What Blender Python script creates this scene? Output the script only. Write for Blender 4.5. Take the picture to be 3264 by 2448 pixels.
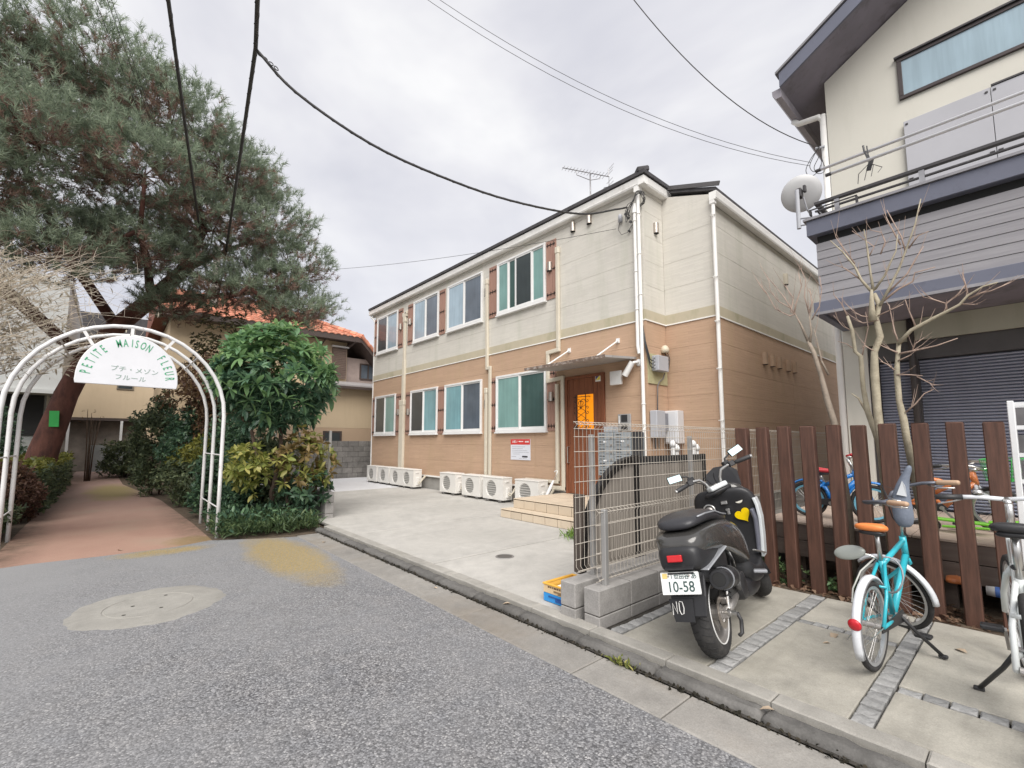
import bpy, bmesh, math, random
import numpy as np
from mathutils import Vector, Matrix, Euler

random.seed(7)
rng = np.random.default_rng(7)
for _o in list(bpy.data.objects):
    bpy.data.objects.remove(_o)
S = bpy.context.scene
COL = S.collection
R = math.radians

# ------------------------------------------------------------------ camera
cam_data = bpy.data.cameras.new('camera')
cam = bpy.data.objects.new('camera', cam_data)
COL.objects.link(cam)
cam.location = (0.0, 0.0, 1.40)
cam.rotation_mode = 'XYZ'
cam.rotation_euler = (R(90 + 5.459), 0.0, R(48.736))
cam_data.sensor_fit = 'HORIZONTAL'
cam_data.sensor_width = 36.0
cam_data.lens = 1455.563 / 3264 * 36.0
cam_data.shift_y = 44.9 / 3264
cam_data.clip_start = 0.05
cam_data.clip_end = 600
S.camera = cam

# ------------------------------------------------------------------ sky and sun
SUN_EL, SUN_ROT = R(47), R(130)
world = bpy.data.worlds.new("World")
S.world = world
world.use_nodes = True
wn = world.node_tree
wn.nodes.clear()
w_out = wn.nodes.new('ShaderNodeOutputWorld')
w_sky = wn.nodes.new('ShaderNodeTexSky')
w_sky.sky_type = 'NISHITA'
w_sky.sun_disc = False
w_sky.sun_elevation = SUN_EL
w_sky.sun_rotation = SUN_ROT
w_bg1 = wn.nodes.new('ShaderNodeBackground')
w_bg1.inputs['Strength'].default_value = 0.06
wn.links.new(w_sky.outputs[0], w_bg1.inputs['Color'])
w_tc = wn.nodes.new('ShaderNodeTexCoord')
w_map = wn.nodes.new('ShaderNodeMapping')
w_map.inputs['Scale'].default_value = (1.0, 1.0, 1.9)
w_map.inputs['Location'].default_value = (0.35, 0.2, 0.0)
wn.links.new(w_tc.outputs['Generated'], w_map.inputs['Vector'])
w_noise = wn.nodes.new('ShaderNodeTexNoise')
w_noise.inputs['Scale'].default_value = 1.7
w_noise.inputs['Detail'].default_value = 5.0
w_noise.inputs['Roughness'].default_value = 0.52
w_noise.inputs['Distortion'].default_value = 0.3
wn.links.new(w_map.outputs[0], w_noise.inputs['Vector'])
w_ramp = wn.nodes.new('ShaderNodeValToRGB')
w_ramp.color_ramp.elements[0].position = 0.34
w_ramp.color_ramp.elements[0].color = (0.224, 0.225, 0.248, 1)
w_ramp.color_ramp.elements[1].position = 0.68
w_ramp.color_ramp.elements[1].color = (0.352, 0.349, 0.347, 1)
e_ = w_ramp.color_ramp.elements.new(0.5)
e_.color = (0.280, 0.278, 0.292, 1)
wn.links.new(w_noise.outputs['Fac'], w_ramp.inputs['Fac'])
w_bg2 = wn.nodes.new('ShaderNodeBackground')
w_bg2.inputs['Strength'].default_value = 1.0
wn.links.new(w_ramp.outputs[0], w_bg2.inputs['Color'])
w_mix = wn.nodes.new('ShaderNodeMixShader')
w_mix.inputs[0].default_value = 0.92
wn.links.new(w_bg1.outputs[0], w_mix.inputs[1])
wn.links.new(w_bg2.outputs[0], w_mix.inputs[2])
wn.links.new(w_mix.outputs[0], w_out.inputs['Surface'])

sun_data = bpy.data.lights.new('sun', 'SUN')
sun = bpy.data.objects.new('sun', sun_data)
COL.objects.link(sun)
sun_data.energy = 1.5
sun_data.angle = R(50)
sun_data.color = (1.0, 0.96, 0.91)
_sd = Vector((math.cos(SUN_EL) * math.sin(SUN_ROT), math.cos(SUN_EL) * math.cos(SUN_ROT), math.sin(SUN_EL)))
sun.rotation_euler = (-_sd).to_track_quat('-Z', 'Y').to_euler()

S.view_settings.view_transform = 'Standard'
S.view_settings.look = 'None'
S.view_settings.gamma = 1.0
S.view_settings.use_curve_mapping = False
S.view_settings.exposure = 1.60
S.cycles.max_bounces = 8
S.cycles.diffuse_bounces = 6
S.cycles.glossy_bounces = 3
S.cycles.transparent_max_bounces = 8

# ------------------------------------------------------------------ materials
_MATS = {}


def srgb(r, g, b):
    def f(c):
        c /= 255.0
        return c / 12.92 if c <= 0.04045 else ((c + 0.055) / 1.055) ** 2.4
    return (f(r), f(g), f(b))


class NT:
    """small wrapper that adds and links shader nodes"""
    def __init__(self, name):
        self.m = bpy.data.materials.new(name)
        self.m.use_nodes = True
        self.t = self.m.node_tree
        self.t.nodes.clear()
        self.out = self.t.nodes.new('ShaderNodeOutputMaterial')
        self.p = self.t.nodes.new('ShaderNodeBsdfPrincipled')
        self.t.links.new(self.p.outputs[0], self.out.inputs[0])
        self._oc = None

    def n(self, kind, **kw):
        nd = self.t.nodes.new(kind)
        for k, v in kw.items():
            setattr(nd, k, v)
        return nd

    def l(self, a, b):
        self.t.links.new(a, b)

    def oc(self):
        if self._oc is None:
            self._oc = self.n('ShaderNodeTexCoord').outputs['Object']
        return self._oc

    def noise(self, scale, detail=3.0, rough=0.55, vec=None):
        nd = self.n('ShaderNodeTexNoise')
        nd.inputs['Scale'].default_value = scale
        nd.inputs['Detail'].default_value = detail
        nd.inputs['Roughness'].default_value = rough
        self.l(vec if vec is not None else self.oc(), nd.inputs['Vector'])
        return nd.outputs['Fac']

    def ramp(self, fac, stops):
        nd = self.n('ShaderNodeValToRGB')
        el = nd.color_ramp.elements
        while len(el) < len(stops):
            el.new(0.5)
        for e, (p, c) in zip(el, stops):
            e.position = p
            e.color = (*c, 1) if len(c) == 3 else c
        self.l(fac, nd.inputs['Fac'])
        return nd.outputs['Color']

    def mix(self, fac, a, b, mode='MIX'):
        nd = self.n('ShaderNodeMix', data_type='RGBA', blend_type=mode)
        for sock, v in ((nd.inputs[0], fac), (nd.inputs[6], a), (nd.inputs[7], b)):
            if hasattr(v, 'is_linked'):
                self.l(v, sock)
            elif isinstance(v, (int, float)):
                sock.default_value = v
            else:
                sock.default_value = (*v, 1)
        return nd.outputs[2]

    def math(self, op, a, b=0.0, clamp=False):
        nd = self.n('ShaderNodeMath', operation=op, use_clamp=clamp)
        for sock, v in ((nd.inputs[0], a), (nd.inputs[1], b)):
            if hasattr(v, 'is_linked'):
                self.l(v, sock)
            else:
                sock.default_value = v
        return nd.outputs[0]

    def bump(self, h, strength=0.3, dist=0.01, prev=None):
        nd = self.n('ShaderNodeBump')
        nd.inputs['Strength'].default_value = strength
        nd.inputs['Distance'].default_value = dist
        self.l(h, nd.inputs['Height'])
        if prev is not None:
            self.l(prev, nd.inputs['Normal'])
        return nd.outputs['Normal']

    def sep(self):
        nd = self.n('ShaderNodeSeparateXYZ')
        self.l(self.oc(), nd.inputs[0])
        return nd.outputs

    def ellipse(self, cx, cy, rx, ry, wob=0.6, scale=5.0, soft=0.5):
        """1 inside a ragged ellipse on the ground, 0 outside: a stain with a shape of its own"""
        x, y, _ = self.sep()
        a = self.math('POWER', self.math('DIVIDE', self.math('ABSOLUTE', self.math('SUBTRACT', x, cx)), rx), 2.0)
        b = self.math('POWER', self.math('DIVIDE', self.math('ABSOLUTE', self.math('SUBTRACT', y, cy)), ry), 2.0)
        d = self.math('SUBTRACT', 1.0, self.math('ADD', a, b))
        nz = self.math('MULTIPLY', self.math('SUBTRACT', self.noise(scale, 4.0, 0.65), 0.5), wob * 2)
        return self.math('MULTIPLY', self.math('ADD', d, nz), 1.0 / soft, clamp=True)

    def done(self, col, rough=0.7, metal=0.0, normal=None, spec=0.5):
        if hasattr(col, 'is_linked'):
            self.l(col, self.p.inputs['Base Color'])
        else:
            self.p.inputs['Base Color'].default_value = (*col, 1)
        if hasattr(rough, 'is_linked'):
            self.l(rough, self.p.inputs['Roughness'])
        else:
            self.p.inputs['Roughness'].default_value = rough
        self.p.inputs['Metallic'].default_value = metal
        self.p.inputs['Specular IOR Level'].default_value = spec
        if normal is not None:
            self.l(normal, self.p.inputs['Normal'])
        return self.m


def mat(name, col, rough=0.65, metal=0.0, var=0.12, vs=4.0, bump=0.0, bs=60.0, dirt=None, objvar=0.0, island=0.0,
        spec=0.5, coat=0.0, stretch=None):
    """procedural surface: base colour with broad variation, optional dirt (colour, scale, threshold, amount), fine relief"""
    if name in _MATS:
        return _MATS[name]
    t = NT(name)
    vec = t.oc()
    if stretch:
        mp = t.n('ShaderNodeMapping')
        mp.inputs['Scale'].default_value = stretch
        t.l(vec, mp.inputs['Vector'])
        vec = mp.outputs[0]
    lo = tuple(c * (1 - var) for c in col)
    hi = tuple(min(1.0, c * (1 + var)) for c in col)
    c = t.ramp(t.noise(vs, 4.0, 0.6, vec), [(0.3, lo), (0.7, hi)])
    if objvar:
        oi = t.n('ShaderNodeObjectInfo').outputs['Random']
        k = t.ramp(oi, [(0.0, (1 - objvar,) * 3), (1.0, (1 + objvar,) * 3)])
        c = t.mix(1.0, c, k, 'MULTIPLY')
    if island:
        ri = t.n('ShaderNodeNewGeometry').outputs['Random Per Island']
        k = t.ramp(ri, [(0.0, (1 - island,) * 3), (1.0, (1 + island,) * 3)])
        c = t.mix(1.0, c, k, 'MULTIPLY')
    if dirt:
        dc, ds, th, am = dirt
        f = t.ramp(t.noise(ds, 5.0, 0.68, vec), [(th, (0, 0, 0)), (min(0.99, th + 0.18), (am,) * 3)])
        c = t.mix(f, c, dc)
    nrm = None
    if bump:
        nrm = t.bump(t.noise(bs, 4.0, 0.6, vec), bump, 0.01)
    m = t.done(c, rough, metal, nrm, spec)
    if coat:
        t.p.inputs['Coat Weight'].default_value = coat
        t.p.inputs['Coat Roughness'].default_value = 0.08
    _MATS[name] = m
    return m


# ------------------------------------------------------------------ mesh building
class MB:
    """collects shapes and links them as ONE mesh object"""
    def __init__(self):
        self.v = []
        self.f = []

    def add(self, vs, fs):
        o = len(self.v)
        self.v.extend([tuple(v) for v in vs])
        self.f.extend([tuple(i + o for i in f) for f in fs])
        return self

    def box(self, x0, x1, y0, y1, z0, z1):
        v = [(x0, y0, z0), (x1, y0, z0), (x1, y1, z0), (x0, y1, z0), (x0, y0, z1), (x1, y0, z1), (x1, y1, z1), (x0, y1, z1)]
        return self.add(v, [(0, 3, 2, 1), (4, 5, 6, 7), (0, 1, 5, 4), (1, 2, 6, 5), (2, 3, 7, 6), (3, 0, 4, 7)])

    def obox(self, c, size, rot=None):
        """box about c, turned by a Matrix or Euler tuple"""
        M = rot if isinstance(rot, Matrix) else (Euler(rot).to_matrix() if rot else Matrix.Identity(3))
        sx, sy, sz = (s / 2 for s in size)
        v = [Vector(c) + M @ Vector((x * sx, y * sy, z * sz)) for z in (-1, 1) for x, y in ((-1, -1), (1, -1), (1, 1), (-1, 1))]
        return self.add(v, [(0, 3, 2, 1), (4, 5, 6, 7), (0, 1, 5, 4), (1, 2, 6, 5), (2, 3, 7, 6), (3, 0, 4, 7)])

    def beam(self, p, q, w, h, up=(0, 0, 1)):
        p, q = Vector(p), Vector(q)
        d = (q - p)
        L = d.length
        d.normalize()
        u = Vector(up)
        s = d.cross(u)
        if s.length < 1e-4:
            s = d.cross(Vector((1, 0, 0)))
        s.normalize()
        u = s.cross(d)
        M = Matrix((s, d, u)).transposed()
        return self.obox((p + q) / 2, (w, L, h), M)

    def tube(self, pts, r, n=8, cap=True, closed=False):
        pts = [Vector(p) for p in pts]
        m = len(pts)
        rs = r if isinstance(r, (list, tuple)) else [r] * m
        vs, fs = [], []
        prev = None
        for i, p in enumerate(pts):
            if closed:
                d = pts[(i + 1) % m] - pts[i - 1]
            else:
                d = pts[min(i + 1, m - 1)] - pts[max(i - 1, 0)]
            if d.length < 1e-9:
                d = Vector((0, 0, 1))
            d.normalize()
            if prev is None:
                a = d.cross(Vector((0, 0, 1)))
                if a.length < 0.05:
                    a = d.cross(Vector((1, 0, 0)))
            else:
                a = prev - d * prev.dot(d)
                if a.length < 1e-6:
                    a = d.cross(Vector((1, 0, 0)))
            a.normalize()
            prev = a
            b = d.cross(a)
            for k in range(n):
                t = 2 * math.pi * k / n
                vs.append(p + (a * math.cos(t) + b * math.sin(t)) * rs[i])
        for i in range(m if closed else m - 1):
            j = (i + 1) % m
            for k in range(n):
                l = (k + 1) % n
                fs.append((i * n + k, i * n + l, j * n + l, j * n + k))
        if cap and not closed:
            fs.append(tuple(range(n - 1, -1, -1)))
            fs.append(tuple((m - 1) * n + k for k in range(n)))
        return self.add(vs, fs)

    def cyl(self, p, q, r, n=16, r2=None):
        return self.tube([p, q], [r, r if r2 is None else r2], n)

    def prism(self, poly, a, b, axis='z'):
        """2D polygon pulled along an axis from a to b"""
        def P(u, v, w):
            return {'z': (u, v, w), 'y': (u, w, v), 'x': (w, u, v)}[axis]
        n = len(poly)
        vs = [P(u, v, a) for u, v in poly] + [P(u, v, b) for u, v in poly]
        fs = [tuple(range(n - 1, -1, -1)), tuple(range(n, 2 * n))]
        fs += [(i, (i + 1) % n, n + (i + 1) % n, n + i) for i in range(n)]
        return self.add(vs, fs)

    def loft(self, rings, cap=True):
        n = len(rings[0])
        vs = [p for r in rings for p in r]
        fs = []
        for i in range(len(rings) - 1):
            for k in range(n):
                l = (k + 1) % n
                fs.append((i * n + k, i * n + l, (i + 1) * n + l, (i + 1) * n + k))
        if cap:
            fs.append(tuple(range(n - 1, -1, -1)))
            fs.append(tuple((len(rings) - 1) * n + k for k in range(n)))
        return self.add(vs, fs)

    def torus(self, c, axis, Rr, r, n=32, m=8):
        axis = Vector(axis).normalized()
        a = axis.cross(Vector((0, 0, 1)))
        if a.length < 0.05:
            a = axis.cross(Vector((0, 1, 0)))
        a.normalize()
        b = axis.cross(a)
        c = Vector(c)
        return self.tube([c + (a * math.cos(2 * math.pi * i / n) + b * math.sin(2 * math.pi * i / n)) * Rr for i in range(n)], r, m, closed=True)

    def lathe(self, prof, c=(0, 0, 0), axis='z', n=24):
        """profile of (radius, height) turned about an axis through c"""
        def P(x, y, h):
            v = {'z': (x, y, h), 'x': (h, x, y), 'y': (x, h, y)}[axis]
            return (v[0] + c[0], v[1] + c[1], v[2] + c[2])
        ring = prof[0][0] > .003 and prof[-1][0] > .003
        if ring:
            prof = list(prof) + [prof[0]]
        rings = [[P(r * math.cos(2 * math.pi * k / n), r * math.sin(2 * math.pi * k / n), h) for k in range(n)] for r, h in prof]
        return self.loft(rings, not ring)

    def xf(self, M):
        self.v = [tuple(M @ Vector(v)) for v in self.v]
        return self

    def mesh(self, name, m, smooth=False):
        me = bpy.data.meshes.new(name)
        me.from_pydata(self.v, [], self.f)
        if m:
            me.materials.append(m)
        bm = bmesh.new()
        bm.from_mesh(me)
        bmesh.ops.recalc_face_normals(bm, faces=bm.faces)
        bm.to_mesh(me)
        bm.free()
        if smooth:
            me.polygons.foreach_set('use_smooth', [True] * len(me.polygons))
        return me


def link(name, me, parent=None, local=False):
    o = bpy.data.objects.new(name, me)
    COL.objects.link(o)
    if parent is not None:
        o.parent = parent
        if not local and parent.parent is None and parent.data is None:
            o.location = -Vector(parent.location)
    return o


def build(name, mb, m, parent=None, local=False, bev=0.0, smooth=False, sub=0, auto=None, seg=1):
    o = link(name, mb.mesh(name, m, smooth), parent, local)
    if bev:
        md = o.modifiers.new('edge', 'BEVEL')
        md.width = bev
        md.segments = seg
        md.limit_method = 'ANGLE'
    if sub:
        md = o.modifiers.new('round', 'SUBSURF')
        md.levels = sub
        md.render_levels = sub
    if auto is not None:
        o.data.polygons.foreach_set('use_smooth', [True] * len(o.data.polygons))
        try:
            o.data.set_sharp_from_angle(angle=R(auto))
        except Exception:
            pass
    return o


def tag(o, label=None, cat=None, group=None, kind=None):
    for k, v in (('label', label), ('category', cat), ('group', group), ('kind', kind)):
        if v:
            o[k] = v
    return o


def thing(name, loc, label, cat, group=None, rot=None):
    o = bpy.data.objects.new(name, None)
    o.empty_display_size = 0.1
    COL.objects.link(o)
    o.location = loc
    if rot:
        o.rotation_euler = rot
    return tag(o, label, cat, group)


def kids(o):
    return [c for c in COL.objects if c.parent == o]


_CH = {}


def copy_tree(src, loc=None, rot=None, label=None, parent=None):
    """a copy of a thing with copies of its parts and sub-parts (mesh data shared)"""
    c = src.copy()
    COL.objects.link(c)
    if parent is not None:
        c.parent = parent
    if loc is not None:
        c.location = loc
    if rot is not None:
        c.rotation_euler = rot
    if label:
        c['label'] = label
    for ch in list(src.children):
        copy_tree(ch, parent=c)
    return c


def share(name, me, parent, loc, rot=(0, 0, 0), scale=None):
    """one more object that shares mesh data, placed under a parent"""
    o = bpy.data.objects.new(name, me)
    COL.objects.link(o)
    o.parent = parent
    o.location = loc
    o.rotation_euler = rot
    if scale is not None:
        o.scale = scale if isinstance(scale, tuple) else (scale,) * 3
    return o


def text_mesh(s, size, depth=0.002, m=None, align='CENTER', sx=1.0, shear=0.0, bold=0.0):
    cu = bpy.data.curves.new('writing', 'FONT')
    cu.body = s
    cu.size = size
    cu.align_x = align
    cu.align_y = 'CENTER'
    cu.extrude = depth
    cu.shear = shear
    cu.offset = bold
    cu.resolution_u = 3
    o = bpy.data.objects.new('writing', cu)
    COL.objects.link(o)
    bpy.context.view_layer.update()
    dg = bpy.context.evaluated_depsgraph_get()
    me = bpy.data.meshes.new_from_object(o.evaluated_get(dg))
    bpy.data.objects.remove(o)
    bpy.data.curves.remove(cu)
    if sx != 1.0:
        me.transform(Matrix.Diagonal((sx, 1, 1, 1)))
    me.materials.clear()
    if m:
        me.materials.append(m)
    return me


def place(o, origin, xdir, up):
    """turn an object whose face lies in its own XY plane so that x runs along xdir and y along up"""
    x = Vector(xdir).normalized()
    y = Vector(up).normalized()
    z = x.cross(y).normalized()
    M = Matrix((x, y, z)).transposed().to_4x4()
    M.translation = Vector(origin)
    if o.parent is not None and o.parent.data is None and o.parent.parent is None:
        M.translation -= Vector(o.parent.location)
    o.matrix_basis = M
    return o


def raw_mesh(name, V, F, m, smooth=False):
    """mesh from numpy arrays; F is (n, 3) or (n, 4)"""
    V = np.asarray(V, dtype=np.float32)
    F = np.asarray(F, dtype=np.int32)
    me = bpy.data.meshes.new(name)
    k = F.shape[1]
    me.vertices.add(len(V))
    me.vertices.foreach_set('co', V.ravel())
    me.loops.add(F.size)
    me.loops.foreach_set('vertex_index', F.ravel())
    me.polygons.add(len(F))
    me.polygons.foreach_set('loop_start', np.arange(0, F.size, k, dtype=np.int32))
    try:
        me.polygons.foreach_set('loop_total', np.full(len(F), k, dtype=np.int32))
    except Exception:
        pass
    if smooth:
        me.polygons.foreach_set('use_smooth', np.ones(len(F), dtype=bool))
    me.update(calc_edges=True)
    me.validate()
    me.materials.append(m)
    return me

# ================================================================== GROUND
def asphalt_mat():
    t = NT('asphalt')
    vo = t.n('ShaderNodeTexVoronoi')
    vo.inputs['Scale'].default_value = 105.0
    t.l(t.oc(), vo.inputs['Vector'])
    bw = t.n('ShaderNodeRGBToBW')
    t.l(vo.outputs['Color'], bw.inputs[0])
    g = t.ramp(bw.outputs[0], [(0.08, (0.085, 0.085, 0.087)), (0.5, (0.205, 0.205, 0.209)), (0.8, (0.33, 0.33, 0.333)), (0.97, (0.52, 0.515, 0.50))])
    gap = t.ramp(vo.outputs['Distance'], [(0.0, (1, 1, 1)), (0.55, (0.9, 0.9, 0.9)), (0.85, (0.45, 0.45, 0.46))])
    g = t.mix(1.0, g, gap, 'MULTIPLY')
    tint = t.ramp(t.noise(5.0, 4, 0.6), [(0.3, (0.90, 0.91, 0.94)), (0.7, (1.06, 1.04, 1.03))])
    g = t.mix(1.0, g, tint, 'MULTIPLY')
    # dusty, finer, paler skin where feet and wheels have filled the pores
    dust = t.ramp(t.noise(0.9, 5, 0.6), [(0.36, (0, 0, 0)), (0.66, (1, 1, 1))])
    x, y, _ = t.sep()
    far = t.math('MULTIPLY', t.math('SUBTRACT', -2.9, x), 0.28, clamp=True)
    low = t.math('MULTIPLY', t.math('SUBTRACT', 0.25, y), 0.8, clamp=True)
    dust = t.math('MULTIPLY', t.math('ADD', dust, t.math('ADD', far, low)), 0.42, clamp=True)
    fine = t.ramp(t.noise(140, 3, 0.7), [(0.35, (0.19, 0.191, 0.194)), (0.65, (0.285, 0.285, 0.288))])
    c = t.mix(dust, g, fine)
    moss = t.math('ADD', t.ellipse(-6.25, 1.74, 1.65, 0.44, 0.62, 2.6, 0.7), t.ellipse(-7.45, 0.6, 0.25, 0.6, 0.7, 4.0, 0.9), clamp=True)
    mcol = t.ramp(t.noise(22, 4, 0.7), [(0.3, (0.27, 0.185, 0.035)), (0.7, (0.42, 0.29, 0.06))])
    mgr = t.ramp(t.noise(75, 3, 0.75), [(0.42, (0.1,) * 3), (0.54, (1, 1, 1))])
    c = t.mix(t.math('MULTIPLY', t.math('MULTIPLY', moss, mgr), 0.85), c, mcol)
    h = t.mix(dust, vo.outputs['Distance'], (0.35, 0.35, 0.35))
    nrm = t.bump(h, 0.55, -0.006)
    return t.done(c, 0.86, 0, nrm, 0.35)


def concrete_mat(name, base, var=0.1, stains=((0.30, 0.28, 0.25),), grime=0.35, objvar=0.04, bumpy=0.25, fine=160):
    t = NT(name)
    c = t.ramp(t.noise(1.6, 5, 0.62), [(0.28, tuple(b * (1 - var) for b in base)), (0.72, tuple(min(1, b * (1 + var)) for b in base))])
    sp = t.ramp(t.noise(fine, 3, 0.7), [(0.32, (0.86,) * 3), (0.68, (1.1,) * 3)])
    c = t.mix(1.0, c, sp, 'MULTIPLY')
    md = t.ramp(t.noise(6.5, 7, 0.72), [(0.30, (1 - .75 * var,) * 3), (0.5, (1,) * 3), (0.70, (1 + .7 * var,) * 3)])
    c = t.mix(1.0, c, md, 'MULTIPLY')
    sp2 = t.ramp(t.noise(34, 5, 0.75), [(0.62, (0, 0, 0)), (0.72, (grime * .7,) * 3)])
    c = t.mix(sp2, c, stains[0])
    f = t.ramp(t.noise(0.8, 6, 0.66), [(0.5, (0, 0, 0)), (0.74, (grime,) * 3)])
    c = t.mix(f, c, stains[0])
    mp = t.n('ShaderNodeMapping')
    mp.inputs['Scale'].default_value = (9, 1.2, 9)
    t.l(t.oc(), mp.inputs['Vector'])
    st = t.ramp(t.noise(1.0, 4, 0.6, mp.outputs[0]), [(0.55, (0, 0, 0)), (0.8, (grime * 0.6,) * 3)])
    c = t.mix(st, c, tuple(b * 0.6 for b in base))
    if objvar:
        k = t.ramp(t.n('ShaderNodeObjectInfo').outputs['Random'], [(0, (1 - objvar,) * 3), (1, (1 + objvar,) * 3)])
        c = t.mix(1.0, c, k, 'MULTIPLY')
    nrm = t.bump(t.noise(fine * 0.6, 4, 0.7), bumpy, 0.004)
    return t.done(c, 0.88, 0, nrm, 0.3)


M_ASPH = asphalt_mat()
M_CONC = concrete_mat('driveway concrete', (0.45, 0.435, 0.405), 0.12, ((0.30, 0.29, 0.265),), 0.65)
M_SLAB = concrete_mat('parking concrete', (0.405, 0.385, 0.335), 0.22, ((0.245, 0.23, 0.19),), 1.0, 0.07, 0.4, 120)
M_PALE = concrete_mat('pale washed concrete', (0.60, 0.60, 0.61), 0.05, ((0.50, 0.50, 0.50),), 0.25)
M_GUT = concrete_mat('gutter concrete', (0.265, 0.252, 0.232), 0.20, ((0.175, 0.145, 0.11),), 0.85, 0.09, 0.45, 110)
M_KERB = concrete_mat('kerb concrete', (0.135, 0.130, 0.123), 0.30, ((0.07, 0.066, 0.06),), 0.95, 0.13, 0.9, 70)
M_EDGE = concrete_mat('edging concrete', (0.345, 0.33, 0.30), 0.2, ((0.19, 0.18, 0.155),), 0.9, 0.06)
M_SETT = concrete_mat('sett stone', (0.30, 0.30, 0.295), 0.25, ((0.20, 0.19, 0.18),), 0.6, 0.16, 0.5, 60)
M_BLOCK = concrete_mat('block concrete', (0.31, 0.298, 0.285), 0.18, ((0.13, 0.118, 0.105),), 0.9, 0.06, 0.4, 90)
M_OLDBLOCK = concrete_mat('weathered block', (0.20, 0.19, 0.178), 0.35, ((0.10, 0.095, 0.085),), 0.8, 0.14, 0.4, 60)
M_GROOVE = mat('grime', (0.045, 0.04, 0.034), 0.95, var=0.4, vs=14, bump=0.6, bs=60)
M_SOIL = mat('soil', (0.085, 0.062, 0.042), 0.95, var=0.4, vs=9, bump=0.8, bs=50, dirt=((0.15, 0.11, 0.07), 14, 0.52, 0.7))


def path_mat():
    t = NT('red path')
    c = t.ramp(t.noise(0.75, 5, 0.6), [(0.32, (0.335, 0.20, 0.155)), (0.55, (0.37, 0.235, 0.18)), (0.72, (0.345, 0.255, 0.19))])
    sp = t.ramp(t.noise(190, 3, 0.75), [(0.3, (0.74,) * 3), (0.7, (1.16,) * 3)])
    c = t.mix(1.0, c, sp, 'MULTIPLY')
    x, y, _ = t.sep()
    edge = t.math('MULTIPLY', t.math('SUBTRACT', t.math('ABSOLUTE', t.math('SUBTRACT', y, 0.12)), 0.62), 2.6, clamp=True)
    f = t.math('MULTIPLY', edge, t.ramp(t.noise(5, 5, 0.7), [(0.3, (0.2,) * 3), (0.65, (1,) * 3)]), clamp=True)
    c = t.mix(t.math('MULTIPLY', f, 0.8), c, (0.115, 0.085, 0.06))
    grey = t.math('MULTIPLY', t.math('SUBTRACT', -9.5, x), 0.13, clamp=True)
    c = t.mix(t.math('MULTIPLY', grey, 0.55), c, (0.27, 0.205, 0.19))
    c = t.mix(t.math('MULTIPLY', t.ellipse(-17.5, 0.15, 3.2, 0.7, 0.7, 1.5, 0.8), 0.75), c, (0.235, 0.20, 0.07))
    c = t.mix(t.math('MULTIPLY', t.ellipse(-8.0, 1.0, 0.5, 0.4, 0.8, 5, 0.8), 0.5), c, (0.20, 0.15, 0.045))
    nrm = t.bump(t.noise(150, 3, 0.7), 0.45, 0.005)
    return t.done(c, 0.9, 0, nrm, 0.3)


def sheet(name, poly, z, m, parent=None, cells=1):
    mb = MB()
    mb.add([(x, y, z) for x, y in poly], [tuple(range(len(poly)))])
    return build(name, mb, m, parent)


gr = sheet('ground', [(-150, -150), (150, -150), (150, 150), (-150, 150)], -0.035, M_SOIL)
tag(gr, kind='structure')
st_ = sheet('street', [(-7.62, -40), (60, -40), (60, 2.19), (-7.30, 2.19), (-7.52, 1.72), (-7.86, 1.16), (-7.68, 0.75), (-7.66, 0.05), (-7.72, -0.62), (-7.6, -1.2)], 0.0, M_ASPH)
tag(st_, 'grey coarse asphalt street with a moss stained corner', None, None, 'structure')
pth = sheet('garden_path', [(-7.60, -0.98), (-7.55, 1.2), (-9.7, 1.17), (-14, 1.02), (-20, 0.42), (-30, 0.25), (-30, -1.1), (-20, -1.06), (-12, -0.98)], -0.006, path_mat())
tag(pth, kind='structure')
soil = sheet('garden_bed', [(-7.36, 1.14), (-7.28, 2.9), (-40, 2.9), (-40, -14), (-7.55, -14), (-7.58, -0.9), (-20, -0.9), (-31, -0.5), (-31, 0.3), (-20, 0.3), (-10, 1.1)], -0.018, M_SOIL)
tag(soil, kind='structure')
# a worn concrete disc with a few small holes
mh = thing('manhole_cover', (-5.12, 0.35, 0.0), 'worn round pale concrete manhole cover set in the asphalt street', 'manhole cover')
M_MAN = concrete_mat('manhole concrete', (0.285, 0.275, 0.25), 0.16, ((0.15, 0.142, 0.128),), 0.8)
mb = MB().lathe([(0.001, 0.006), (0.30, 0.0075), (0.304, 0.003), (0.312, 0.003), (0.316, 0.0075), (0.47, 0.006), (0.50, 0.005), (0.535, 0.0)], (-5.12, 0.35, 0), 'z', 72)
for i_ in range(len(mb.v)):
    v_ = Vector(mb.v[i_]) - Vector((-5.12, 0.35, 0))
    r_ = Vector((v_.x, v_.y)).length
    if r_ > .4:
        a_ = math.atan2(v_.y, v_.x)
        k_ = 1 + .022 * math.sin(a_ * 5 + 1) + .016 * math.sin(a_ * 11) + .014 * math.sin(a_ * 23 + 2)
        mb.v[i_] = (-5.12 + v_.x * k_, 0.35 + v_.y * k_, v_.z)
build('disc', mb, M_MAN, mh, auto=30)
mb = MB()
for a, rr in ((0.4, 0.17), (2.6, 0.24), (4.4, 0.12), (5.5, 0.25)):
    mb.cyl((-5.12 + rr * math.cos(a), 0.35 + rr * math.sin(a), 0.002), (-5.12 + rr * math.cos(a), 0.35 + rr * math.sin(a), 0.0085), 0.014, 10)
build('hole', mb, M_GROOVE, mh)

# ---- street gutter, kerb and edging: every slab is a piece
gut = sheet('gutter_channel', [(-7.34, 2.16), (30, 2.16), (30, 2.66), (-7.2, 2.66)], -0.012, M_GROOVE)
tag(gut, kind='structure')
kb = sheet('kerb', [(-7.5, 2.50), (30, 2.50), (30, 2.80), (-7.6, 2.80)], 0.012, M_GROOVE)
tag(kb, kind='structure')


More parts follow.
